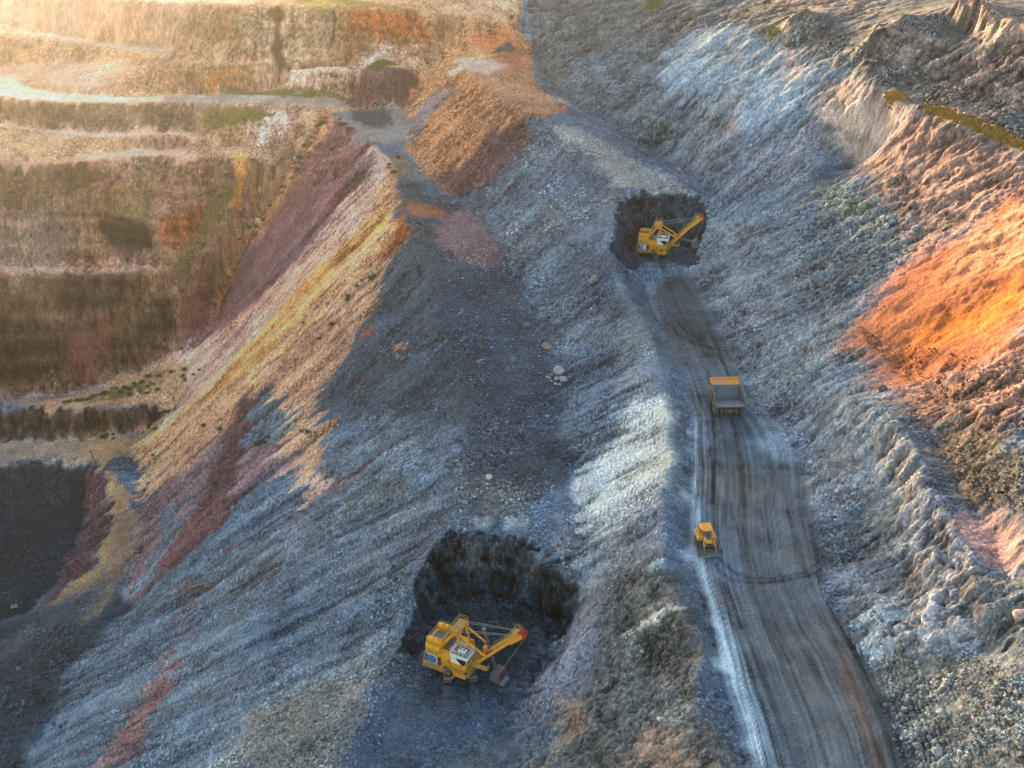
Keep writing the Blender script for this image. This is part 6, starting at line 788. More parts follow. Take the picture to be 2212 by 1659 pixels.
class MB:
    def __init__(s): s.v = []; s.f = []
    def add(s, vs, fs):
        o = len(s.v); s.v += [tuple(p) for p in vs]; s.f += [tuple(i+o for i in f) for f in fs]; return s
    def box(s, x0, x1, y0, y1, z0, z1, M=None):
        vs = [Vector(p) for p in ((x0,y0,z0),(x1,y0,z0),(x1,y1,z0),(x0,y1,z0),(x0,y0,z1),(x1,y0,z1),(x1,y1,z1),(x0,y1,z1))]
        if M: vs = [M @ p for p in vs]
        return s.add(vs, [(3,2,1,0),(4,5,6,7),(0,1,5,4),(1,2,6,5),(2,3,7,6),(3,0,4,7)])
    def cbox(s, x0, x1, y0, y1, z0, z1, b=.05):
        """box with chamfered vertical and top edges"""
        a = [(x0+b,y0),(x1-b,y0),(x1,y0+b),(x1,y1-b),(x1-b,y1),(x0+b,y1),(x0,y1-b),(x0,y0+b)]
        t = [(min(max(px,x0+b),x1-b), min(max(py,y0+b),y1-b)) for px,py in a]
        rings = [[(px,py,z0) for px,py in a], [(px,py,z1-b) for px,py in a], [(px,py,z1) for px,py in t]]
        return s.loft(rings)
    def loft(s, rings, cap=True):
        n = len(rings[0]); vs = [p for r in rings for p in r]; fs = []
        for k in range(len(rings)-1):
            for i in range(n):
                j = (i+1) % n; fs.append((k*n+i, k*n+j, (k+1)*n+j, (k+1)*n+i))
        if cap: fs.append(tuple(range(n))[::-1]); fs.append(tuple((len(rings)-1)*n+i for i in range(n)))
        return s.add(vs, fs)
    def prism(s, prof, y0, y1):
        """profile in x,z extruded along y"""
        return s.loft([[(px, y0, pz) for px, pz in prof], [(px, y1, pz) for px, pz in prof]])
    def tube(s, a, b, r, n=8, r2=None):
        a, b = Vector(a), Vector(b); d = (b-a).normalized(); u = d.orthogonal().normalized(); w = d.cross(u)
        r2 = r if r2 is None else r2
        rg = lambda c, rr: [tuple(c+(u*math.cos(t)+w*math.sin(t))*rr) for t in [2*math.pi*i/n for i in range(n)]]
        return s.loft([rg(a, r), rg(b, r2)])
    def bar(s, a, b, w, h):
        a, b = Vector(a), Vector(b); d = (b-a).normalized(); up = Vector((0,0,1)) if abs(d.z) < .95 else Vector((1,0,0))
        q = d.cross(up).normalized(); r = q.cross(d)
        rg = lambda c: [tuple(c+q*i*w/2+r*j*h/2) for i, j in ((-1,-1),(1,-1),(1,1),(-1,1))]
        return s.loft([rg(a), rg(b)])
    def path(s, pts, r, n=5):
        for a, b in zip(pts[:-1], pts[1:]): s.tube(a, b, r, n)
        return s
    def rail(s, pts, h=1.0, r=.04, step=1.1, closed=False):
        """handrail on posts along a line of points"""
        pts = [Vector(p) for p in pts]
        if closed: pts = pts+[pts[0]]
        for a, b in zip(pts[:-1], pts[1:]):
            for k in (h, h*.55): s.bar(a+Vector((0,0,k)), b+Vector((0,0,k)), r*1.6, r*1.6)
            n = max(1, int(round((b-a).length/step)))
            for i in range(n+1):
                p = a.lerp(b, i/n); s.bar(p, p+Vector((0,0,h)), r*1.6, r*1.6)
        return s
    def lathe(s, prof, c, axis='Y', n=24):
        """profile (radius, offset) turned about an axis through c"""
        rings = []
        for r, o in prof:
            rg = []
            for i in range(n):
                t = 2*math.pi*i/n; a, b = r*math.cos(t), r*math.sin(t)
                rg.append((c[0]+a, c[1]+o, c[2]+b) if axis == 'Y' else ((c[0]+o, c[1]+a, c[2]+b) if axis == 'X' else (c[0]+a, c[1]+b, c[2]+o)))
            rings.append(rg)
        return s.loft(rings)
    def build(s, name, mat, parent=None, smooth=False, fix=True):
        me = bpy.data.meshes.new(name); me.from_pydata(s.v, [], s.f)
        if fix:
            bm = bmesh.new(); bm.from_mesh(me); bmesh.ops.recalc_face_normals(bm, faces=bm.faces); bm.to_mesh(me); bm.free()
        if smooth: me.shade_smooth()
        me.materials.append(P[mat] if isinstance(mat, str) else mat)
        o = bpy.data.objects.new(name, me); COL.objects.link(o)
        if parent: o.parent = parent
        return o
def thing(name, label, cat, loc=(0,0,0), rz=0, group=None):
    o = bpy.data.objects.new(name, None); COL.objects.link(o); o.location = loc; o.rotation_euler = (0, 0, rz)
    o['label'] = label; o['category'] = cat
    if group: o['group'] = group
    return o

# ---------------------------------------------------------------- stones
def rock_mesh(seed, sub=2, sharp=.35):
    r = random.Random(seed); bm = bmesh.new(); bmesh.ops.create_icosphere(bm, subdivisions=sub, radius=.5)
    cuts = []
    for _ in range(7):
        v = Vector((r.gauss(0,1), r.gauss(0,1), r.gauss(0,1))).normalized(); cuts.append((v, r.uniform(.27, .44)))
    sx, sy, sz = r.uniform(.85, 1.25), r.uniform(.7, 1.0), r.uniform(.55, .8)
    for v in bm.verts:
        p = v.co.copy()
        for n_, h_ in cuts:
            dd = p.dot(n_)
            if dd > h_: p -= n_*(dd-h_)
        p += Vector((r.gauss(0,1), r.gauss(0,1), r.gauss(0,1)))*.012*sharp*(1 if sub > 1 else 2)
        v.co = Vector((p.x*sx, p.y*sy, p.z*sz))
    return bm
def surf_z(px_, py_):
    return samp(ZB, px_, py_)
# soil colour and true surface height at any place, from the finished ground mesh
ZG = np.full((NYR, NXR), np.nan, np.float32)
inn_ = (np.abs(S.ravel()) < 1.02) & (x > RX0) & (x < RX1) & (y > RY0) & (y < RY1)
cix = np.clip(((vx[inn_]-RX0)/RES).astype(int), 0, NXR-1); ciy = np.clip(((vy[inn_]-RY0)/RES).astype(int), 0, NYR-1)
ZG[ciy, cix] = vz[inn_]
ZG = np.where(np.isnan(ZG), ZB, ZG)
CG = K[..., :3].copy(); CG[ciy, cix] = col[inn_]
def near_z(px_, py_):
    ix = np.clip(((px_-RX0)/RES).astype(int), 0, NXR-1); iy = np.clip(((py_-RY0)/RES).astype(int), 0, NYR-1)
    return ZG[iy, ix], CG[iy, ix]
M_STONE = ground_material('loose_stone', .9, .35, 4.0, 0.0)
ROCKS = []
for i in range(8):
    bm = rock_mesh(i+11, 2); me = bpy.data.meshes.new('boulder'); bm.to_mesh(me); bm.free(); ROCKS.append(me)
rr = random.Random(5)
tinted = {}
for gi, (label, kind, pts) in enumerate(BOULDERS):
    ORD = ['leftmost', 'second from left', 'third from left', 'fourth from left', 'fifth from left', 'sixth from left', 'seventh from left', 'eighth from left', 'ninth from left', 'tenth from left', 'eleventh from left', 'twelfth from left', 'thirteenth from left', 'fourteenth from left', 'fifteenth from left', 'sixteenth from left', 'seventeenth from left']
    for bi, (bx, by, sz) in enumerate(sorted(pts, key=lambda q_: q_[0]/(q_[1]*.87+62))):
        k = rr.randrange(8); key = (k, kind)
        if key not in tinted:
            me = ROCKS[k].copy(); c3 = np.array(KIND[kind][:3])*1.15
            at = me.attributes.new('soil', 'FLOAT_COLOR', 'POINT'); n_ = len(me.vertices)
            c4 = np.ones((n_, 4), np.float32); c4[:, :3] = np.clip(c3*np.random.default_rng(k).uniform(.8, 1.2, (n_, 1)), 0, .8); at.data.foreach_set('color', c4.ravel())
            me.materials.append(M_STONE); tinted[key] = me
        o = bpy.data.objects.new('boulder', tinted[key]); COL.objects.link(o)
        zz_ = float(near_z(np.array([bx]), np.array([by]))[0][0])
        o.location = (bx, by, zz_+sz*.18); s_ = sz*1.05
        o.scale = (s_*rr.uniform(.9, 1.15), s_*rr.uniform(.8, 1.05), s_*rr.uniform(.85, 1.1)); o.rotation_euler = (rr.uniform(-.3, .3), rr.uniform(-.3, .3), rr.uniform(0, 6.28))
        o['label'] = label if len(pts) == 1 else label+', '+('rightmost' if bi == len(pts)-1 else ORD[bi]); o['category'] = 'boulder'; o['group'] = 'boulders group: '+label if len(pts) > 1 else 'single boulders'

# loose rubble: too many to count
g2r = np.random.default_rng(3)
def tiny(i):
    r_ = np.random.default_rng(500+i); t_ = (1+5**.5)/2
    v_ = np.array([(-1,t_,0),(1,t_,0),(-1,-t_,0),(1,-t_,0),(0,-1,t_),(0,1,t_),(0,-1,-t_),(0,1,-t_),(t_,0,-1),(t_,0,1),(-t_,0,-1),(-t_,0,1)], np.float32)/3.8
    v_ *= r_.uniform(.7, 1.2, (12, 1)).astype(np.float32); v_ *= np.array([1.1, .85, .65], np.float32)
    f_ = np.array([(0,11,5),(0,5,1),(0,1,7),(0,7,10),(0,10,11),(1,5,9),(5,11,4),(11,10,2),(10,7,6),(7,1,8),(3,9,4),(3,4,2),(3,2,6),(3,6,8),(3,8,9),(4,9,5),(2,4,11),(6,2,10),(8,6,7),(9,8,1)], np.int32)
    return v_, f_
TINY = [tiny(i) for i in range(12)]
for ri, (poly, cnt, s0, s1, bright) in enumerate(RUBBLE):
    m_ = poly_mask(poly); ys_, xs_ = np.nonzero(m_)
    if len(ys_) == 0: continue
    pick = g2r.integers(0, len(ys_), cnt*2)
    pxx = RX0+(xs_[pick]+g2r.random(cnt*2))*RES; pyy = RY0+(ys_[pick]+g2r.random(cnt*2))*RES
    keep = fbm(pxx/4+ri, pyy/4, 3, 5)+.9*g2r.random(cnt*2) > .42
    pxx, pyy = pxx[keep][:cnt], pyy[keep][:cnt]; n_ = len(pxx)
    sz = s0*.8+(s1*1.15-s0*.8)*g2r.random(n_)**6.0
    pz, pc = near_z(pxx, pyy)
    VV = []; FF = []; CC = []; off = 0
    for q in range(n_):
        v_, f_ = TINY[g2r.integers(12)]
        a = g2r.uniform(0, 6.28); ca, sa = math.cos(a), math.sin(a)
        w_ = v_*sz[q]
        VV.append(np.stack([w_[:, 0]*ca-w_[:, 1]*sa+pxx[q], w_[:, 0]*sa+w_[:, 1]*ca+pyy[q], w_[:, 2]+pz[q]+sz[q]*.12], 1)); FF.append(f_+off); off += 12
        CC.append(np.repeat((pc[q]*bright*g2r.uniform(.55, 1.25)+.012)[None], 12, 0))
    VV = np.concatenate(VV).astype(np.float32); FF = np.concatenate(FF); CC = np.concatenate(CC)
    me = bpy.data.meshes.new('rubble'); me.vertices.add(len(VV)); me.vertices.foreach_set('co', VV.ravel())
    me.loops.add(len(FF)*3); me.loops.foreach_set('vertex_index', FF.ravel().astype(np.int32)); me.polygons.add(len(FF)); me.polygons.foreach_set('loop_start', np.arange(0, len(FF)*3, 3, dtype=np.int32)); me.update(calc_edges=True)
    at = me.attributes.new('soil', 'FLOAT_COLOR', 'POINT'); c4 = np.ones((len(VV), 4), np.float32); c4[:, :3] = np.clip(CC, .01, .75); at.data.foreach_set('color', c4.ravel())
    me.materials.append(M_STONE); o = bpy.data.objects.new('rubble', me); COL.objects.link(o); o['kind'] = 'stuff'

# ---------------------------------------------------------------- shrubs and grass
def leaf_material(name, rgb):
    m = bpy.data.materials.new(name); m.use_nodes = True; n = m.node_tree.nodes; l = m.node_tree.links; b = n['Principled BSDF']
    oi = n.new('ShaderNodeObjectInfo'); ns = n.new('ShaderNodeTexNoise'); ns.inputs['Scale'].default_value = 3; tc = n.new('ShaderNodeTexCoord')
    mr = n.new('ShaderNodeMapRange'); mr.inputs['To Min'].default_value = .55; mr.inputs['To Max'].default_value = 1.5
    mx = n.new('ShaderNodeMix'); mx.data_type = 'RGBA'; mx.blend_type = 'MULTIPLY'; mx.inputs['Factor'].default_value = 1; mx.inputs[6].default_value = (*rgb, 1)
    l.new(tc.outputs['Object'], ns.inputs['Vector']); l.new(ns.outputs['Fac'], mr.inputs['Value']); l.new(mr.outputs[0], mx.inputs[7]); l.new(mx.outputs[2], b.inputs['Base Color'])
    b.inputs['Roughness'].default_value = .8
    return m
M_LEAF = leaf_material('shrub_leaves', (.055, .085, .02))
gp = np.random.default_rng(21)
SHM = []
for i in range(5):
    m = MB()
    for _ in range(260):
        dv = Vector(gp.standard_normal(3)).normalized()*gp.uniform(.25, .55)*(1+.3*math.sin(3*gp.random()*6))
        c_ = Vector((dv.x*1.15, dv.y*1.15, abs(dv.z)*.9+.08)); a_ = Vector(gp.standard_normal(3)).normalized()*.10; b_ = Vector(gp.standard_normal(3)).normalized()*.10
        m.add([c_-a_, c_+b_, c_+a_], [(0, 1, 2)])
    for _ in range(4): 
        e_ = Vector((gp.uniform(-.3,.3), gp.uniform(-.3,.3), .5)); m.tube((0,0,-.15), e_, .03, 4, .01)
    o = m.build('shrub', M_LEAF, None, fix=False); SHM.append(o.data); bpy.data.objects.remove(o)
for label, pts in SHRUBS:
    for (sx_, sy_) in pts:
        o = bpy.data.objects.new('shrub', SHM[gp.integers(5)]); COL.objects.link(o)
        px_, py_ = sx_+gp.uniform(-.6, .6), sy_+gp.uniform(-.6, .6); s_ = gp.uniform(.9, 1.9)
        o.location = (px_, py_, float(near_z(np.array([px_]), np.array([py_]))[0][0])); o.scale = (s_, s_, s_*.85); o.rotation_euler = (0, 0, gp.uniform(0, 6.28))
        o['label'] = label; o['category'] = 'shrub'; o['group'] = 'shrubs: '+label
for gi, (poly, cnt, hh, rgb) in enumerate(GRASS):
    m_ = poly_mask(poly); ys_, xs_ = np.nonzero(m_)
    if len(ys_) == 0: continue
    pick = gp.integers(0, len(ys_), cnt*2); px_ = RX0+(xs_[pick]+gp.random(cnt*2))*RES; py_ = RY0+(ys_[pick]+gp.random(cnt*2))*RES
    keep = fbm(px_/2.5, py_/2.5, 3, 2)+gp.random(cnt*2)*.9 > .35; px_, py_ = px_[keep][:cnt], py_[keep][:cnt]
    pz_, _c = near_z(px_, py_); VV = []; n_ = len(px_)
    for q in range(n_):
        for _ in range(5):
            a = gp.uniform(0, 6.28); w_ = .12; h_ = hh*gp.uniform(.4, 1.0); bx, by = px_[q]+gp.normal()*.25, py_[q]+gp.normal()*.25
            VV += [(bx-w_*math.cos(a), by-w_*math.sin(a), pz_[q]-.05), (bx+w_*math.cos(a), by+w_*math.sin(a), pz_[q]-.05), (bx+gp.normal()*.15, by+gp.normal()*.15, pz_[q]+h_)]
    me = bpy.data.meshes.new('grass'); me.from_pydata(VV, [], [(i, i+1, i+2) for i in range(0, len(VV), 3)]); me.materials.append(leaf_material('grass_blades', rgb))
    o = bpy.data.objects.new('grass', me); COL.objects.link(o); o['kind'] = 'stuff'

# ---------------------------------------------------------------- electric rope shovels
def make_shovel(label, loc, heading, crawl, stick_a, stick_b, dip_rot, logo, size):
    T = thing('rope_shovel', label, 'excavator', loc, heading, 'rope shovels digging in the pit'); T.scale = (size, size, size)
    # undercarriage turns on its own
    R = Matrix.Rotation(crawl-heading, 4, 'Z')
    ctr = [(-3.9,.55),(-3.6,.16),(-3.1,0),(3.1,0),(3.6,.16),(3.9,.55),(3.9,1.0),(3.5,1.4),(3.0,1.5),(-3.0,1.5),(-3.5,1.4),(-3.9,1.0)]
    for sy in (-2.3, 2.3):
        m = MB(); m.prism(ctr, sy-.72, sy+.72); m.v = [tuple(R @ Vector(p)) for p in m.v]
        c = m.build('crawler', 'track', T)
        m = MB()
        per = ctr+[ctr[0]]
        for (a, b) in zip(per[:-1], per[1:]):
            L = math.hypot(b[0]-a[0], b[1]-a[1]); k = max(1, int(L/.42))
            for i in range(k):
                t = (i+.5)/k; px, pz = a[0]+(b[0]-a[0])*t, a[1]+(b[1]-a[1])*t
                nx, nz = (b[1]-a[1])/L, -(b[0]-a[0])/L
                ang = math.atan2(b[1]-a[1], b[0]-a[0])
                Q = Matrix.Translation((px+nx*.05, sy, pz+nz*.05)) @ Matrix.Rotation(-ang, 4, 'Y')
                m.box(-.16, .16, -.78, .78, -.06, .06, R @ Q)
        m.build('track_shoes', 'steel', c)
    m = MB(); m.box(-2.2, 2.2, -1.65, 1.65, .55, 1.45, R); m.box(-1.2, 1.2, -2.0, 2.0, .7, 1.2, R); m.build('lower_frame', 'dark', T)
    MB().lathe([(1.9, 0), (1.9, .45)], (0, 0, 1.45), 'Z', 20).build('slewing_ring', 'steel', T)
    # revolving deck
    m = MB(); m.cbox(-5.6, 3.6, -3.25, 3.25, 1.9, 2.45, .08); m.build('deck', 'yellow_worn', T)
    MB().prism([(-5.75,2.5),(-5.75,4.0),(-5.45,4.2),(-5.45,1.75),(-5.55,1.75)], -2.9, 2.9).build('counterweight', 'yellow_worn', T)
    # machinery house
    H = MB(); pl = [(-5.45,-2.6),(-4.9,-3.25),(-2.35,-3.25),(-2.35,3.25),(-4.9,3.25),(-5.45,2.6)]
    H.loft([[(a,b,2.45) for a,b in pl], [(a,b,5.9) for a,b in pl], [(a*.985,b*.9,6.35) for a,b in pl]])
    hs = H.build('machinery_house', 'yellow', T)
    m = MB(); m.loft([[(-2.34,-3.2,2.46),(1.6,-3.2,2.46),(1.6,3.2,2.46),(-2.34,3.2,2.46)], [(-2.34,-3.2,4.9),(1.4,-3.2,4.9),(1.4,3.2,4.9),(-2.34,3.2,4.9)], [(-2.34,-2.2,5.5),(1.2,-2.2,5.5),(1.2,2.2,5.5),(-2.34,2.2,5.5)]])
    m.build('front_house', 'yellow', T)
    for x0, x1 in ((-2.2,-.75), (-.65,.9)):
        MB().box(x0, x1, -1.9, 1.9, 5.505, 5.55).build('roof_sheet', 'hatch' if x0 < -1 else 'yellow_worn', T)
    for i in range(3):
        MB().box(-5.0+i*.85, -4.22+i*.85, -1.0, 1.0, 6.355, 6.41).build('roof_hatch', 'hatch', hs)
    for sy in (-2.0, 2.0):
        m = MB(); m.lathe([(.25,-1.62),(.5,-1.55),(.62,-1.3),(.62,-.5),(.66,-.48),(.66,-.4),(.62,-.38),(.62,.4),(.66,.42),(.66,.5),(.62,.52),(.62,1.3),(.5,1.55),(.25,1.62)], (-3.75, sy, 6.75), 'X', 14)
        d = m.build('filter_drum', 'yellow', T, True)
        m = MB()
        for i in range(4): m.box(-4.9+i*.7, -4.6+i*.7, sy-.45, sy+.45, 6.3, 6.5)
        m.build('drum_saddle', 'yellow_worn', d)
    m = MB(); m.rail([(-2.3,2.9,6.3),(-5.2,2.7,6.3),(-5.35,2.3,6.35),(-5.35,-2.3,6.35)], .9, .028); m.build('roof_railing', 'rail', T)
    for k in range(3):
        MB().box(-4.75+k*.8, -4.15+k*.8, -3.262, -3.252, 4.7, 5.6).build('louvre_panel', 'yellow_worn', hs)
    # side emblem
    e = MB(); zz = -3.275
    out = [(-4.88,2.62),(-4.88,4.5),(-3.2,4.5),(-2.45,3.55),(-3.1,2.62)]
    e.add([(a, zz, b) for a, b in out], [tuple(range(5))]); eb = e.build('emblem', 'white', T)
    inn = [(-4.88,2.66),(-4.88,4.36),(-3.27,4.36),(-2.66,3.55),(-3.17,2.66)]
    MB().add([(a, zz-.006, b) for a, b in inn], [tuple(range(5))]).build('emblem_field', 'blue', eb)
    MB().add([(-5.46,-2.62,2.62),(-4.9,-3.27,2.62),(-4.9,-3.27,4.5),(-5.46,-2.62,4.5)], [(0,1,2,3)]).build('corner_panel', 'blue', T)
    if logo:
        MB().add([(-4.6,zz-.012,3.75),(-2.98,zz-.012,3.75),(-2.98,zz-.012,4.0),(-4.6,zz-.012,4.0)], [(0,1,2,3)]).build('emblem_bar', 'white', eb)
        MB().add([(-3.78,zz-.012,2.75),(-2.95,zz-.012,2.75),(-2.95,zz-.012,3.76),(-3.78,zz-.012,3.76)], [(0,1,2,3)]).build('emblem_leg', 'white', eb)
        cu = bpy.data.curves.new('number', 'FONT'); cu.body = '303'; cu.size = .5; cu.align_x = 'CENTER'; cu.align_y = 'CENTER'
        tmp = bpy.data.objects.new('number_curve', cu); COL.objects.link(tmp); bpy.context.view_layer.update()
        me_ = bpy.data.meshes.new_from_object(tmp.evaluated_get(bpy.context.evaluated_depsgraph_get())); bpy.data.objects.remove(tmp)
        to = bpy.data.objects.new('number', me_); COL.objects.link(to); to.parent = eb; to.location = (-4.0, zz-.02, 4.22); to.rotation_euler = (math.radians(90), 0, 0)
        me_.materials.clear(); me_.materials.append(P['red'])
    m = MB(); m.box(-5.9, -5.5, -2.95, -2.6, 2.2, 2.7); m.build('tail_marker', 'red', T)
    # side walkway with stairs
    m = MB(); m.box(-5.4, .2, -4.15, -3.28, 2.1, 2.2); m.box(.3, 1.0, -4.1, -3.3, 1.4, 1.5); m.build('walkway', 'yellow_worn', T)
    MB().rail([(-5.35,-3.4,2.2),(-5.35,-4.1,2.2),(.15,-4.1,2.2)], 1.0, .03).build('walkway_railing', 'rail', T)
    m = MB(); m.box(-5.4, 1.0, 3.28, 4.1, 2.1, 2.2); m.build('walkway', 'yellow_worn', T)
    MB().rail([(-5.35,4.05,2.2),(.95,4.05,2.2)], 1.0, .03).build('walkway_railing', 'rail', T)
    MB().box(-2.6, -1.95, -3.29, -3.25, 2.5, 4.4).build('door', 'dark', hs)
    m = MB(); m.bar((-2.2,-3.35,2.3), (-.2,-3.35,4.6), .12, .2); m.bar((-2.2,-4.0,2.3), (-.2,-4.0,4.6), .12, .2)
    for i in range(8):
        t = (i+.5)/8; m.box(-2.2+2*t-.1, -2.2+2*t+.1, -4.0, -3.35, 2.3+2.3*t-.02, 2.3+2.3*t+.02)
    m.build('stair', 'yellow', T)
    for bx, c in ((-1.6,'orange'), (-.9,'blue'), (-.3,'dark')):
        MB().cbox(bx-.28, bx+.28, -3.95, -3.35, 2.2, 2.85, .05).build('tool_box', c, T)
    # cab tower at the front right corner
    MB().cbox(.5, 3.4, -3.75, -1.5, 3.85, 5.0, .06).build('cab_base', 'yellow', T)
    m = MB(); m.loft([[(.75,-3.72,1.75),(3.2,-3.72,1.75),(3.2,-1.9,1.75),(.75,-1.9,1.75)], [(.55,-3.78,3.85),(3.4,-3.78,3.85),(3.4,-1.6,3.85),(.55,-1.6,3.85)]])
    lb = m.build('lower_cabin', 'yellow', T)
    MB().box(1.55, 2.35, -3.80, -3.74, 2.95, 3.35).build('window', 'glass', lb)
    C = MB(); C.loft([[(.45,-3.85,5.0),(3.3,-3.85,5.0),(3.3,-1.35,5.0),(.45,-1.35,5.0)], [(.45,-3.85,6.4),(3.75,-3.85,6.4),(3.75,-1.35,6.4),(.45,-1.35,6.4)], [(.35,-3.95,6.45),(3.85,-3.95,6.45),(3.85,-1.25,6.45),(.35,-1.25,6.45)], [(.35,-3.95,7.05),(3.85,-3.95,7.05),(3.85,-1.25,7.05),(.35,-1.25,7.05)]])
    cb = C.build('cab', 'white', T)
    MB().add([(1.35,-3.862,6.3),(3.6,-3.862,6.3),(3.22,-3.862,5.05),(2.55,-3.862,5.05)], [(0,1,2,3)]).build('side_window', 'glass', cb)
    MB().add([(3.345,-3.7,5.1),(3.345,-1.5,5.1),(3.75,-1.5,6.3),(3.75,-3.7,6.3)], [(0,1,2,3)]).build('front_window', 'glass', cb)
    MB().rail([(.45,-3.85,7.05),(3.75,-3.85,7.05),(3.75,-1.35,7.05),(.45,-1.35,7.05)], .95, .03, .8, True).build('roof_railing', 'white', cb)
    MB().box(.5, 3.7, -3.8, -1.4, 7.052, 7.075).build('roof_plate', 'hatch', cb)
    m = MB(); m.cbox(1.4, 2.9, -3.0, -2.1, 7.08, 7.5, .1); ac = m.build('air_conditioner', 'white', cb)
    for fx in (1.8, 2.45): MB().lathe([(.2, 0), (.2, .03)], (fx, -2.55, 7.49), 'Z', 12).build('fan', 'dark', ac)
    m = MB(); m.box(.3, 3.9, -4.5, -3.86, 3.75, 3.85); m.box(3.42, 4.2, -4.5, -1.6, 3.75, 3.85); m.build('cab_walkway', 'yellow_worn', T)
    MB().rail([(-.1,-4.45,3.85),(3.9,-4.45,3.85),(4.15,-4.2,3.85),(4.15,-1.7,3.85)], .95, .03).build('cab_railing', 'rail', T)
    # gantry
    AX, AZ = .45, 9.6
    for sy in (-1, 1):
        m = MB(); m.bar((-2.7, sy*2.0, 6.0), (AX-.35, sy*1.45, AZ), .34, .42); m.build('gantry_leg', 'yellow', T)
        m = MB(); m.bar((1.3, sy*1.9, 5.2), (AX+.1, sy*1.4, AZ-.1), .26, .3); m.build('gantry_leg', 'yellow', T)
    m = MB(); m.tube((AX, -1.9, AZ), (AX, 1.9, AZ), .38, 12); m.cbox(AX-.75, AX+.3, -1.9, 1.9, AZ-.35, AZ+.1, .08); m.build('gantry_beam', 'yellow', T)
    for sy in (-1.6, -1.1, 1.1, 1.6):
        MB().lathe([(.48,-.09),(.55,-.09),(.5,0),(.55,.09),(.48,.09)], (AX+.3, sy, AZ+.2), 'Y', 16).build('sheave', 'yellow', T)
    m = MB(); m.box(AX-1.3, AX+.5, -1.95, 1.95, AZ+.42, AZ+.5); m.build('gantry_platform', 'yellow_worn', T)
    MB().rail([(AX-1.25,-1.9,AZ+.5),(AX+.45,-1.9,AZ+.5),(AX+.45,1.9,AZ+.5),(AX-1.25,1.9,AZ+.5)], 1.0, .03, .9, True).build('platform_railing', 'rail', T)
    m = MB(); m.rail([(-2.9,-1.75,6.3),(-.9,-1.6,AZ+.2)], .8, .028, .8)
    for i in range(12): t = (i+.5)/12; m.box(-2.9+2*t-.12, -2.9+2*t+.12, -1.7, -1.1, 6.3+3.5*t-.02, 6.3+3.5*t+.02)
    m.build('gantry_stair', 'rail', T)
    m = MB(); m.cbox(-1.9, -1.1, .5, 1.3, 7.9, 8.5, .06); m.bar((-1.9,.9,6.4), (-1.5,.9,8.0), .2, .2); m.build('winch_box', 'dark', T)
    # struts, boom
    SX, SZ = 6.2, 6.4
    for sy in (-1, 1):
        MB().tube((AX+.2, sy*1.35, AZ-.15), (SX, sy*1.25, SZ), .2, 10).build('strut', 'yellow', T)
    bf, bt = Vector((3.1, 0, 3.0)), Vector((12.0, 0, 12.5))
    for sy in (-1, 1):
        m = MB(); a = bf+Vector((0, sy*1.5, 0)); b = Vector((SX, sy*1.2, SZ-.05)); c = bf.lerp(bt, .78)+Vector((0, sy*.55, 0)); e_ = bt+Vector((0, sy*.5, 0))
        m.tube(a, b, .27, 10); m.tube(b, c, .25, 10); m.tube(c, e_, .24, 10); m.build('boom_leg', 'yellow', T)
    for k in (.45, .56, .67, .78):
        p = bf.lerp(bt, k); w = 1.25-.75*min(1, (k-.3)/.48); MB().tube(p+Vector((0,-w,0)), p+Vector((0,w,0)), .11, 6).build('boom_tie', 'yellow', T)
    dirb = (bt-bf).normalized(); nb = Vector((-dirb.z, 0, dirb.x))
    for sy in (-1, 1):
        m = MB(); rg = []
        for p, hh in ((bf.lerp(bt, .82), .3), (bt, .5), (bt+dirb*1.15, .38)):
            rg.append([tuple(p+Vector((0, sy*.68+w_*.16, 0))+nb*q) for w_, q in ((-1,-hh),(1,-hh),(1,hh),(-1,hh))])
        m.loft(rg); m.build('boom_head', 'yellow', T)
    for sy in (-.28, .28):
        MB().lathe([(.25,-.14),(.86,-.14),(.8,0),(.86,.14),(.25,.14)], tuple(bt+dirb*.95+Vector((0, sy, 0))), 'Y', 22).build('head_sheave', 'red', T)
    m = MB(); q0, q1 = bf.lerp(bt, .42)+nb*.5, bf.lerp(bt, .93)+nb*.7
    m.rail([q0+Vector((0,-.95,0)), q1+Vector((0,-.85,0))], .8, .028, .8); m.rail([q0+Vector((0,.95,0)), q1+Vector((0,.85,0))], .8, .028, .8)
    for i in range(14):
        p = q0.lerp(q1, (i+.5)/14); m.box(p.x-.08, p.x+.08, p.y-.85, p.y+.85, p.z-.02, p.z+.02)
    m.build('boom_walkway', 'rail', T)
    hp = bt+dirb*.2+nb*.75
    m = MB(); m.box(hp.x-.7, hp.x+.6, -1.0, 1.0, hp.z-.04, hp.z+.02); m.rail([(hp.x-.65,-.95,hp.z),(hp.x+.55,-.95,hp.z),(hp.x+.55,.95,hp.z),(hp.x-.65,.95,hp.z)], .9, .028, .7, True); m.build('head_platform', 'rail', T)
    for sy in (-1.6, -1.1, 1.1, 1.6):
        MB().tube((AX+.3, sy, AZ+.7), tuple(bt+dirb*.1+Vector((0, sy*.5, .55))), .032, 5).build('suspension_rope', 'rope', T)
    # boom-side platform
    m = MB(); m.box(3.7, 7.0, -2.7, -1.75, 4.55, 4.63); m.rail([(3.8,-2.65,4.63),(6.95,-2.65,4.63),(6.95,-1.8,4.63)], .95, .03, .8); m.build('boom_platform', 'rail', T)
    m = MB(); m.box(2.2, 4.4, -1.5, 1.7, 3.2, 3.3); m.rail([(4.35,1.65,3.3),(2.3,1.65,3.3)], .95, .03, .8); m.build('front_platform', 'yellow_worn', T)
    MB().cbox(4.6, 5.6, .35, 1.25, 5.9, 6.7, .06).build('crowd_motor', 'yellow', T)
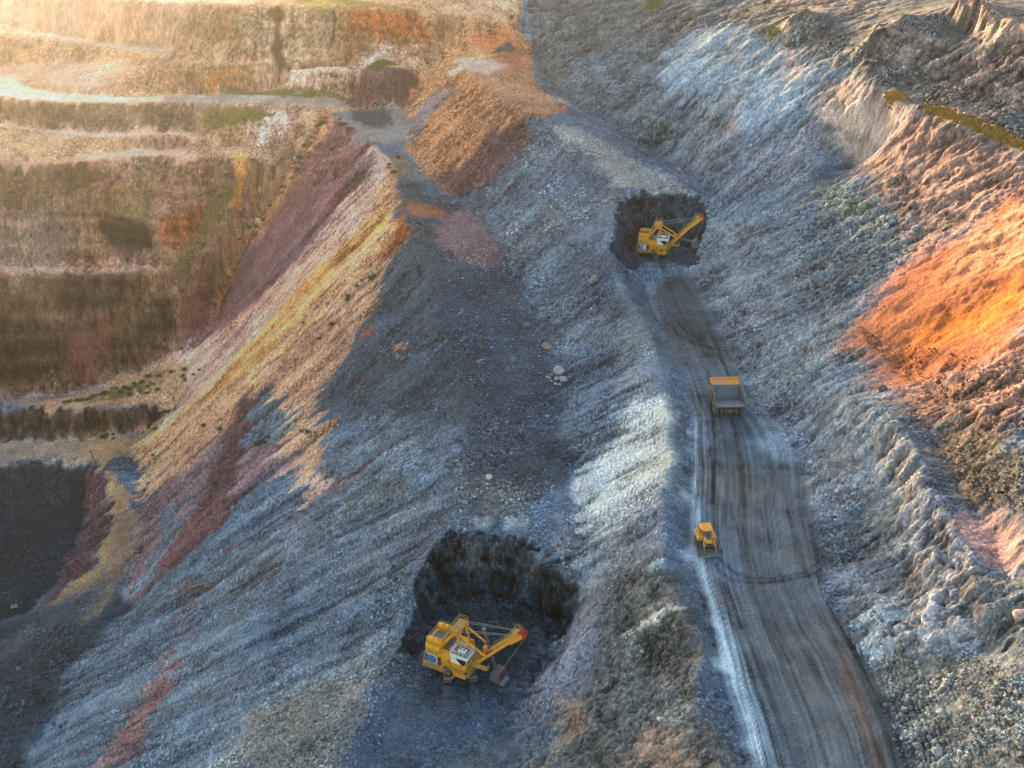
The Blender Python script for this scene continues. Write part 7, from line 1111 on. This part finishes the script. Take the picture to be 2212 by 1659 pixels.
    # saddle, stick, dipper
    m = MB(); m.lathe([(.5,-.55),(.62,-.5),(.62,.5),(.5,.55)], (SX, 0, SZ), 'Y', 16); m.tube((SX,-1.35,SZ), (SX,1.35,SZ), .22, 10); m.build('saddle_block', 'red', T)
    a, b = Vector(stick_a), Vector(stick_b)
    m = MB(); m.tube(a, b, .33, 10); m.tube(a-(b-a).normalized()*.25, a, .42, 10); m.build('dipper_stick', 'steel', T)
    D = Matrix.Translation(b) @ Matrix.Rotation(dip_rot, 4, 'Y') @ Matrix.Scale(.86, 4)
    m = MB()
    # open-fronted bucket: floor, back, two sides, top lip
    pr_o = [(-.3,.7),(-.75,-.2),(-.55,-1.45),(.1,-1.85),(1.95,-1.55)]
    pr_i = [(2.0,-1.35),(.2,-1.62),(-.35,-1.32),(-.52,-.2),(-.1,.55)]
    m.prism(pr_o+pr_i, -1.35, 1.35)
    side = [(-.3,.7),(-.75,-.2),(-.55,-1.45),(.1,-1.85),(1.95,-1.55),(1.75,-.5),(1.1,.55)]
    for sy in (-1.5, 1.36): m.prism(side, sy, sy+.14)
    m.prism([(-.3,.7),(-.3,.5),(1.0,.4),(1.1,.55)], -1.35, 1.35)
    m.v = [tuple(D @ Vector(p)) for p in m.v]; dp = m.build('dipper', 'bucket', T)
    for i in range(5):
        m = MB(); yy_ = -1.2+i*.6; m.loft([[(1.8,yy_-.17,-1.63),(1.8,yy_+.17,-1.63),(1.8,yy_+.17,-1.3),(1.8,yy_-.17,-1.3)], [(2.7,yy_-.06,-1.5),(2.7,yy_+.06,-1.5),(2.7,yy_+.06,-1.42),(2.7,yy_-.06,-1.42)]])
        m.v = [tuple(D @ Vector(p)) for p in m.v]; m.build('tooth', 'bright', dp)
    for i in range(3):
        m = MB(); m.box(-.9, -.6, -1.1+i*.9-.06, -1.1+i*.9+.06, -1.3, .3); m.v = [tuple(D @ Vector(p)) for p in m.v]; m.build('back_rib', 'steel', dp)
    m = MB(); m.tube((.9,-1.55,.4), (1.0,-.75,1.5), .12, 6); m.tube((.9,1.55,.4), (1.0,.75,1.5), .12, 6); m.tube((1.0,-.75,1.5), (1.0,.75,1.5), .2, 8)
    m.v = [tuple(D @ Vector(p)) for p in m.v]; m.build('bail', 'red', dp)
    tp = bt+dirb*.75; bp_ = D @ Vector((1.0, 0, 1.5))
    for sy in (-.6, .6):
        MB().tube((tp.x+.85, sy, tp.z), (bp_.x, sy, bp_.z), .035, 5).build('hoist_rope', 'rope', T)
    return T
gz = ground_z
make_shovel('large yellow rope shovel with white cab in the near dark digging hollow', (-8.9, 154.2, -18.05), math.radians(-27), math.radians(-86), (5.1, 0, 11.2), (7.6, 0, 2.6), math.radians(14), False, .94)
make_shovel('yellow rope shovel with blue arrow emblem below the far cut face', (37.5, 288.3, .5), math.radians(-14), math.radians(-66), (2.6, 0, 6.9), (11.0, 0, 5.3), math.radians(-12), True, .86)

# ---------------------------------------------------------------- dump truck
def make_truck(label, loc, heading):
    T = thing('dump_truck', label, 'truck', loc, heading); T.scale = (.88, 1.0, .93)
    def wheel(x_, y_, w, side):
        m = MB(); R0 = 1.45
        m.lathe([(.7,-w/2),(1.25,-w/2),(1.42,-w/2+.12),(R0,-w/2+.25),(R0,w/2-.25),(1.42,w/2-.12),(1.25,w/2),(.7,w/2)], (x_, y_, R0), 'Y', 28)
        t = m.build('wheel', 'rubber', T, False)
        o_ = side*(w/2)
        MB().lathe([(.72,o_-side*.25),(.70,o_+side*.02),(.45,o_-side*.12),(.28,o_-side*.1),(.25,o_+side*.05),(.05,o_+side*.06)], (x_, y_, R0), 'Y', 18).build('hub', 'hub', t)
        m = MB()
        for i in range(24):
            a = 2*math.pi*i/24; Q = Matrix.Translation((x_, y_, R0)) @ Matrix.Rotation(a, 4, 'Y')
            m.box(R0-.05, R0+.035, -w/2+.1, w/2-.1, -.09, .09, Q)
        m.build('tread', 'rubber', t)
    for sy in (-1, 1):
        wheel(0, sy*1.55, .8, sy); wheel(0, sy*2.55, .8, sy); wheel(5.3, sy*2.35, .85, sy)
    m = MB()
    for sy in (-.85, .85): m.box(-1.6, 7.2, sy-.2, sy+.2, 1.5, 2.2)
    m.box(6.6, 7.2, -1.8, 1.8, 1.0, 2.2); m.build('chassis', 'rust', T)
    m = MB(); m.cbox(-1.0, 1.0, -1.05, 1.05, .75, 2.0, .15); m.build('rear_axle_housing', 'rust', T)
    MB().lathe([(.42,-.25),(.42,0),(.3,.05)], (-1.0, 0, 1.25), 'X', 16).build('final_drive_cover', 'rust', T)
    MB().lathe([(.24,-.30),(.24,-.26)], (-1.0, 0, 1.25), 'X', 14).build('warning_disc', 'red', T)
    MB().box(-1.72, -1.6, -.35, .2, 1.7, 1.95).build('tail_lamp', 'bright', T)
    # front
    m = MB(); m.cbox(4.6, 7.9, -2.6, 2.6, 2.3, 2.7, .05); m.cbox(6.0, 7.9, -1.5, 1.5, 1.4, 3.6, .1); m.build('front_deck', 'rust', T)
    m = MB(); m.cbox(5.6, 7.4, .9, 2.7, 2.7, 4.6, .1); cb = m.build('cab', 'orange', T)
    MB().box(5.8, 7.2, 2.705, 2.72, 3.5, 4.4).build('window', 'glass', cb)
    MB().box(7.405, 7.42, 1.1, 2.5, 3.5, 4.4).build('windscreen', 'glass', cb)
    MB().rail([(4.7,2.75,2.7),(7.8,2.75,2.7),(7.8,-2.75,2.7),(4.7,-2.75,2.7)], .9, .03, .8).build('deck_railing', 'rail', T)
    for sy in (-1, 1): 
        m = MB(); m.prism([(3.5,2.0),(3.7,2.75),(4.2,3.05),(6.4,3.05),(6.8,2.7),(6.5,2.65),(4.2,2.8),(3.75,1.9)], sy*2.35-.5, sy*2.35+.5); m.build('fender', 'hub', T)
    m = MB(); m.cbox(1.7, 3.4, 1.25, 2.7, .9, 1.9, .12); m.build('fuel_tank', 'hub', T)
    m = MB(); m.lathe([(.35,-.9),(.45,-.8),(.45,.8),(.35,.9)], (2.6, -1.95, 1.4), 'X', 14); m.build('air_tank', 'hub', T)
    # body
    tail, low, wall_t, can = (-2.75,3.35), (3.0,2.45), (4.45,5.0), (7.9,5.75)
    B = MB(); th = .18
    def strip(pts, y0, y1): 
        up_ = [(p[0], p[1]) for p in pts]; dn = [(p[0]+(.1 if i else 0), p[1]-th) for i, p in enumerate(pts)]
        B.prism(up_+dn[::-1], y0, y1)
    B.loft([[(-2.75,-3.0,3.17),(-2.75,3.0,3.17),(-2.75,3.0,3.35),(-2.75,-3.0,3.35)], [(3.0,-2.65,2.25),(3.0,2.65,2.25),(3.0,2.65,2.45),(3.0,-2.65,2.45)], [(4.5,-2.75,4.85),(4.5,2.75,4.85),(4.4,2.75,5.0),(4.4,-2.75,5.0)]])
    bd = B.build('dump_body', 'bedgrey', T)
    MB().loft([[(-2.6,-2.85,3.342),(-2.6,2.85,3.342),(-2.6,2.85,3.36),(-2.6,-2.85,3.36)], [(2.2,-2.55,2.59),(2.2,2.55,2.59),(2.2,2.55,2.61),(2.2,-2.55,2.61)]]).build('floor_plate', 'bedlip', bd)
    for sy in (-1, 1):
        m = MB()
        bot = [(-2.75,sy*3.0,3.2),(3.0,sy*2.65,2.3),(4.45,sy*2.75,4.9)]; top = [(4.45,sy*2.95,5.35),(1.0,sy*3.05,5.0),(-2.75,sy*3.15,3.9)]
        rin = bot+top; m.loft([rin, [(p[0], p[1]+sy*.12, p[2]) for p in rin]]); sd = m.build('body_side', 'bedgrey', T)
        MB().path([(4.45,sy*3.02,5.4),(1.0,sy*3.12,5.05),(-2.75,sy*3.22,3.95)], .12, 6).build('top_rail', 'hub', sd)
        for k in range(5):
            t = k/4.6; xb = -2.2+5.6*t
            m = MB(); m.bar((xb, sy*(3.15-.1*t), 3.05-.55*t), (xb+.15, sy*(3.22-.05*t), 4.05+.95*min(1, t*1.4)), .16, .16); m.build('side_rib', 'rust', sd)
    m = MB(); m.loft([[(4.4,-2.98,5.0),(4.4,2.98,5.0),(4.4,2.98,5.15),(4.4,-2.98,5.15)], [(6.5,-3.0,5.36),(6.5,3.0,5.36),(6.5,3.0,5.51),(6.5,-3.0,5.51)]]); cp = m.build('canopy', 'canopy', T)
    for i in range(9):
        yb = -2.8+i*.7; m = MB(); m.bar((4.45, yb, 5.2), (6.45, yb, 5.57), .1, .16); m.build('canopy_rib', 'orange' if i not in (3,4,5) else 'canopy', cp)
    m = MB(); m.box(6.4, 6.6, -3.05, 3.05, 5.42, 5.8); m.build('canopy_lip', 'orange', cp)
    for yb in (-.9, .9):
        MB().add([(3.32,yb-.28,3.0),(3.32,yb+.28,3.0),(3.68,yb+.28,3.65),(3.68,yb-.28,3.65)], [(0,1,2,3)]).build('wall_patch', 'dark', bd)
    return T
tx, ty = 43.7, 208.6
make_truck('empty grey dump truck with orange canopy driving away on the haul road', (tx, ty, gz(tx, ty)-.03), math.radians(93))

# ---------------------------------------------------------------- bulldozer
def make_dozer(label, loc, heading):
    T = thing('bulldozer', label, 'bulldozer', loc, heading); T.scale = (1.0, 1.06, 1.06)
    prof = [(-2.0,.35),(-1.75,.06),(1.75,.06),(2.05,.35),(2.05,.62),(1.75,.95),(-.3,1.25),(-1.7,1.15),(-2.0,.8)]
    for sy in (-1, 1):
        m = MB(); m.prism(prof, sy*1.1-.28, sy*1.1+.28); tk = m.build('track', 'track', T)
        m = MB(); per = prof+[prof[0]]
        for a, b in zip(per[:-1], per[1:]):
            L = math.hypot(b[0]-a[0], b[1]-a[1]); k = max(1, int(L/.24))
            for i in range(k):
                t = (i+.5)/k; nx, nz = (b[1]-a[1])/L, -(b[0]-a[0])/L
                Q = Matrix.Translation((a[0]+(b[0]-a[0])*t+nx*.04, sy*1.1, a[1]+(b[1]-a[1])*t+nz*.04)) @ Matrix.Rotation(-math.atan2(b[1]-a[1], b[0]-a[0]), 4, 'Y')
                m.box(-.095, .095, -.3, .3, -.03, .035, Q)
        m.build('track_shoes', 'steel', tk)
        MB().bar((-1.0, sy*1.62, .7), (2.75, sy*1.75, .5), .16, .3).build('push_arm', 'steel', T)
    m = MB(); m.cbox(-1.9, 1.9, -.75, .75, .55, 1.35, .08); m.build('main_frame', 'dark', T)
    m = MB(); m.loft([[(.2,-.62,1.3),(2.15,-.55,1.3),(2.15,.55,1.3),(.2,.62,1.3)], [(.2,-.62,2.05),(2.1,-.55,1.95),(2.1,.55,1.95),(.2,.62,2.05)], [(.2,-.45,2.22),(2.0,-.4,2.1),(2.0,.4,2.1),(.2,.45,2.22)]])
    hd = m.build('hood', 'dozer', T)
    MB().add([(2.16,-.48,1.05),(2.16,.48,1.05),(2.125,.48,1.88),(2.125,-.48,1.88)], [(0,1,2,3)]).build('radiator_grille', 'dark', hd)
    MB().loft([[(.22,-.3,2.225),(.22,.3,2.225),(.22,.3,2.25),(.22,-.3,2.25)], [(1.35,-.42,2.165),(1.35,.42,2.165),(1.35,.42,2.19),(1.35,-.42,2.19)]]).build('hood_panel', 'bedlip', hd)
    MB().tube((1.1,.25,2.15), (1.1,.25,3.0), .07, 8).build('exhaust', 'dark', T)
    for sy in (-1, 1):
        m = MB(); m.cbox(-2.2, .5, sy*1.1-.48, sy*1.1+.48, 1.32, 1.85 if sy > 0 else 2.0, .1); m.build('fender_tank', 'dozer', T)
        m = MB(); m.bar((1.55, sy*.78, 1.2), (1.55, sy*.78, 2.25), .22, .2); m.build('cylinder_mount', 'dozer', T)
        m = MB(); m.tube((1.6, sy*.85, 2.1), (2.35, sy*.9, 1.45), .13, 8); m.tube((2.35, sy*.9, 1.45), (2.85, sy*.95, .95), .07, 8); m.build('lift_cylinder', 'dozer', T)
        m = MB(); m.bar((2.78, sy*.95, .6), (2.78, sy*.95, 1.35), .16, .3); m.build('blade_bracket', 'dozer', T)
    m = MB(); m.loft([[(-1.6,-.85,1.35),(.25,-.85,1.35),(.25,.85,1.35),(-1.6,.85,1.35)], [(-1.6,-.82,2.1),(.3,-.7,2.1),(.3,.7,2.1),(-1.6,.82,2.1)], [(-1.5,-.75,3.1),(-.15,-.65,3.1),(-.15,.65,3.1),(-1.5,.75,3.1)]])
    cb = m.build('cab', 'glass', T)
    for px, py in ((-1.55,-.8), (-1.55,.8), (.22,-.7), (.22,.7)):
        MB().bar((px, py, 1.4), (px+(-.35 if px > 0 else .05), py*.93, 3.12), .12, .12).build('cab_post', 'dozer', cb)
    m = MB(); rf = [(-1.7,-.98),(.0,-.98),(.42,-.5),(.5,0),(.42,.5),(.0,.98),(-1.7,.98)]
    m.loft([[(a, b, 3.1) for a, b in rf], [(a, b, 3.25) for a, b in rf], [(a*.92, b*.86, 3.33) for a, b in rf]]); m.build('cab_roof', 'dozer', cb)
    m = MB(); m.bar((-1.9,-.85,1.5), (-1.75,-.85,3.2), .2, .2); m.bar((-1.9,.85,1.5), (-1.75,.85,3.2), .2, .2); m.bar((-1.75,-.9,3.15), (-1.75,.9,3.15), .2, .2); m.build('rollover_bar', 'dozer', T)
    # blade, curved
    rings = []
    crv = [(3.15,.06),(2.92,.3),(2.84,.65),(2.9,1.0),(3.08,1.28)]
    fr = [(a, b) for a, b in crv]; bk = [(a-.1, b) for a, b in crv][::-1]
    m = MB(); m.prism(fr+bk, -1.95, 1.95)
    for sy in (-1.95, 1.87): m.prism([(2.75,.06),(3.2,.06),(3.14,.6),(3.12,1.3),(2.8,1.25)], sy, sy+.08)
    bl = m.build('blade', 'bucket', T)
    MB().box(3.0, 3.2, -1.97, 1.97, .0, .13).build('cutting_edge', 'bright', bl)
    MB().box(2.9, 3.1, -1.9, 1.9, 1.27, 1.33).build('blade_top', 'rust', bl)
    m = MB(); m.box(-2.9, -2.3, -.9, .9, 1.0, 1.25); m.bar((-1.9,-.5,.8), (-2.7,-.5,1.1), .15, .2); m.bar((-1.9,.5,.8), (-2.7,.5,1.1), .15, .2)
    m.bar((-2.75,0,1.3), (-2.95,0,.35), .14, .3); m.tube((-1.9,.4,1.9), (-2.6,.4,1.3), .1, 8); m.tube((-1.9,-.4,1.9), (-2.6,-.4,1.3), .1, 8); m.build('ripper', 'dozer', T)
    return T
bx_, by_ = 33.1, 164.9
make_dozer('small yellow bulldozer with lowered blade on the pale left lane', (bx_, by_, gz(bx_, by_)+.0), math.radians(-84))

# ---------------------------------------------------------------- small things on the pit floor and benches
plabels = ['dark wooden utility pole beside the ochre track junction', 'dark wooden utility pole on the maroon bank below the track', 'dark pole with crossarm on a concrete pad at the left edge']
for (px_, py_, slab), lb in zip(POLES, plabels):
    z0 = ground_z(px_, py_); T = thing('utility_pole', lb, 'pole', (px_, py_, z0), .3, 'utility poles on the pit floor')
    MB().tube((0,0,-.4), (-.7,.1,4.6), .16, 8, .11).build('post', 'pole', T)
    m = MB(); m.bar((-1.5,.1,4.1), (.2,.1,4.25), .12, .14); m.build('crossarm', 'pole', T)
    for q in (-1.35, -.6, .1): MB().tube((q,.1,4.25), (q,.1,4.5), .06, 6).build('insulator', 'pipe', T)
    if slab: MB().cbox(-.75, .75, -.6, .6, -.3, .12, .05).build('concrete_pad', 'slab', T)
def squiggle(name, label, cat, cx_, cy_, L, seed, mat='pipe', r_=.07):
    g_ = np.random.default_rng(seed); m = MB(); a = g_.uniform(0, 6.28); p = np.array([cx_, cy_]); pts = []
    for i in range(14):
        pts.append((p[0], p[1], ground_z(p[0], p[1])+.16+.12*g_.random())); a += g_.normal()*.8; p = p+np.array([math.cos(a), math.sin(a)])*L/14
    m.path(pts, r_, 5); o = m.build(name, mat); o['label'] = label; o['category'] = cat; return o
for i, (lb, (cx_, cy_)) in enumerate(zip(['curled white cable scrap on the dark pit floor, upper of two', 'curled white cable scrap on the dark pit floor by the dark blocks', 'tangled pale cable on the dark bench left of the boulders', 'pale cable scrap near the crest of the dark scree'], CABLES)):
    squiggle('cable_scrap', lb, 'cable', cx_, cy_, 4.5 if i > 1 else 2.6, 60+i)
# black scrap on the orange rock
for i, (cx_, cy_) in enumerate(SCRAP):
    m = MB(); m.lathe([(.45,-.3),(.75,-.28),(.85,0),(.75,.28),(.45,.3)], (0, 0, 0), 'Z', 18); o = m.build('scrap_tyre', 'rubber')
    o.location = (cx_, cy_, float(near_z(np.array([cx_]), np.array([cy_]))[0][0])+.25); o.rotation_euler = (.3, -.5, 0)
    o['label'] = ['black tyre-like scrap lying on the orange rock', 'black tyre-like scrap at the lower edge of the orange rock'][i]; o['category'] = 'tyre'
# gravel heap by the ochre track
hx, hy = HEAP
hb = bmesh.new(); bmesh.ops.create_grid(hb, x_segments=40, y_segments=30, size=1)
for v in hb.verts:
    r_ = math.hypot(v.co.x, v.co.y); X_, Y_ = v.co.x*4.2, v.co.y*3.2
    v.co = Vector((X_, Y_, 1.9*max(0, 1-r_)**.8-.25+float(vnoise(np.array([X_*1.9]), np.array([Y_*1.9]), 2)[0])*.22))
me = bpy.data.meshes.new('gravel_heap'); hb.to_mesh(me); hb.free()
at = me.attributes.new('soil', 'FLOAT_COLOR', 'POINT'); c4 = np.ones((len(me.vertices), 4), np.float32); c4[:, :3] = np.array([.075, .095, .12])*np.random.default_rng(2).uniform(.6, 1.5, (len(me.vertices), 1)); at.data.foreach_set('color', c4.ravel())
me.materials.append(M_SOIL); o = bpy.data.objects.new('gravel_heap', me); COL.objects.link(o); o.location = (hx, hy, ground_z(hx, hy)); o['label'] = 'small blue-black gravel heap beside the ochre track'; o['category'] = 'heap'

# prints of the shovel's crawlers in the soft floor
fl_ = [g for g in GROUND if g.name.startswith('digging_floor')][0]
M_PRINT = paint('pressed_floor_soil', (.07, .09, .115), .9, 0, .4, (.05, .06, .075), 2.5)
for sx_ in (-2.3, 2.3):
    m = MB()
    for i in range(13):
        cx_, cy_ = -8.6+sx_+.07*i*.5, 154.2-4.3-i*.46; zz_ = ground_z(cx_, cy_)
        m.box(cx_-.72, cx_+.72, cy_-.11, cy_+.11, zz_-.1, zz_+.07)
    o = m.build('crawler_print', M_PRINT, fl_); o['kind'] = 'stuff'
# ---------------------------------------------------------------- dusty air
bm = bmesh.new(); bmesh.ops.create_cube(bm, size=1.0)
me = bpy.data.meshes.new('haze'); bm.to_mesh(me); bm.free()
hz = bpy.data.objects.new('haze', me); COL.objects.link(hz); hz['kind'] = 'stuff'
hz.scale = (2600, 2200, 220); hz.location = (0, 400, 30)
m = bpy.data.materials.new('dusty_air'); m.use_nodes = True; n = m.node_tree.nodes; n.clear()
pv = n.new('ShaderNodeVolumePrincipled'); mo = n.new('ShaderNodeOutputMaterial'); m.node_tree.links.new(pv.outputs[0], mo.inputs['Volume'])
pv.inputs['Color'].default_value = (.98, .95, .9, 1); pv.inputs['Density'].default_value = .00011; pv.inputs['Anisotropy'].default_value = .92
me.materials.append(m)
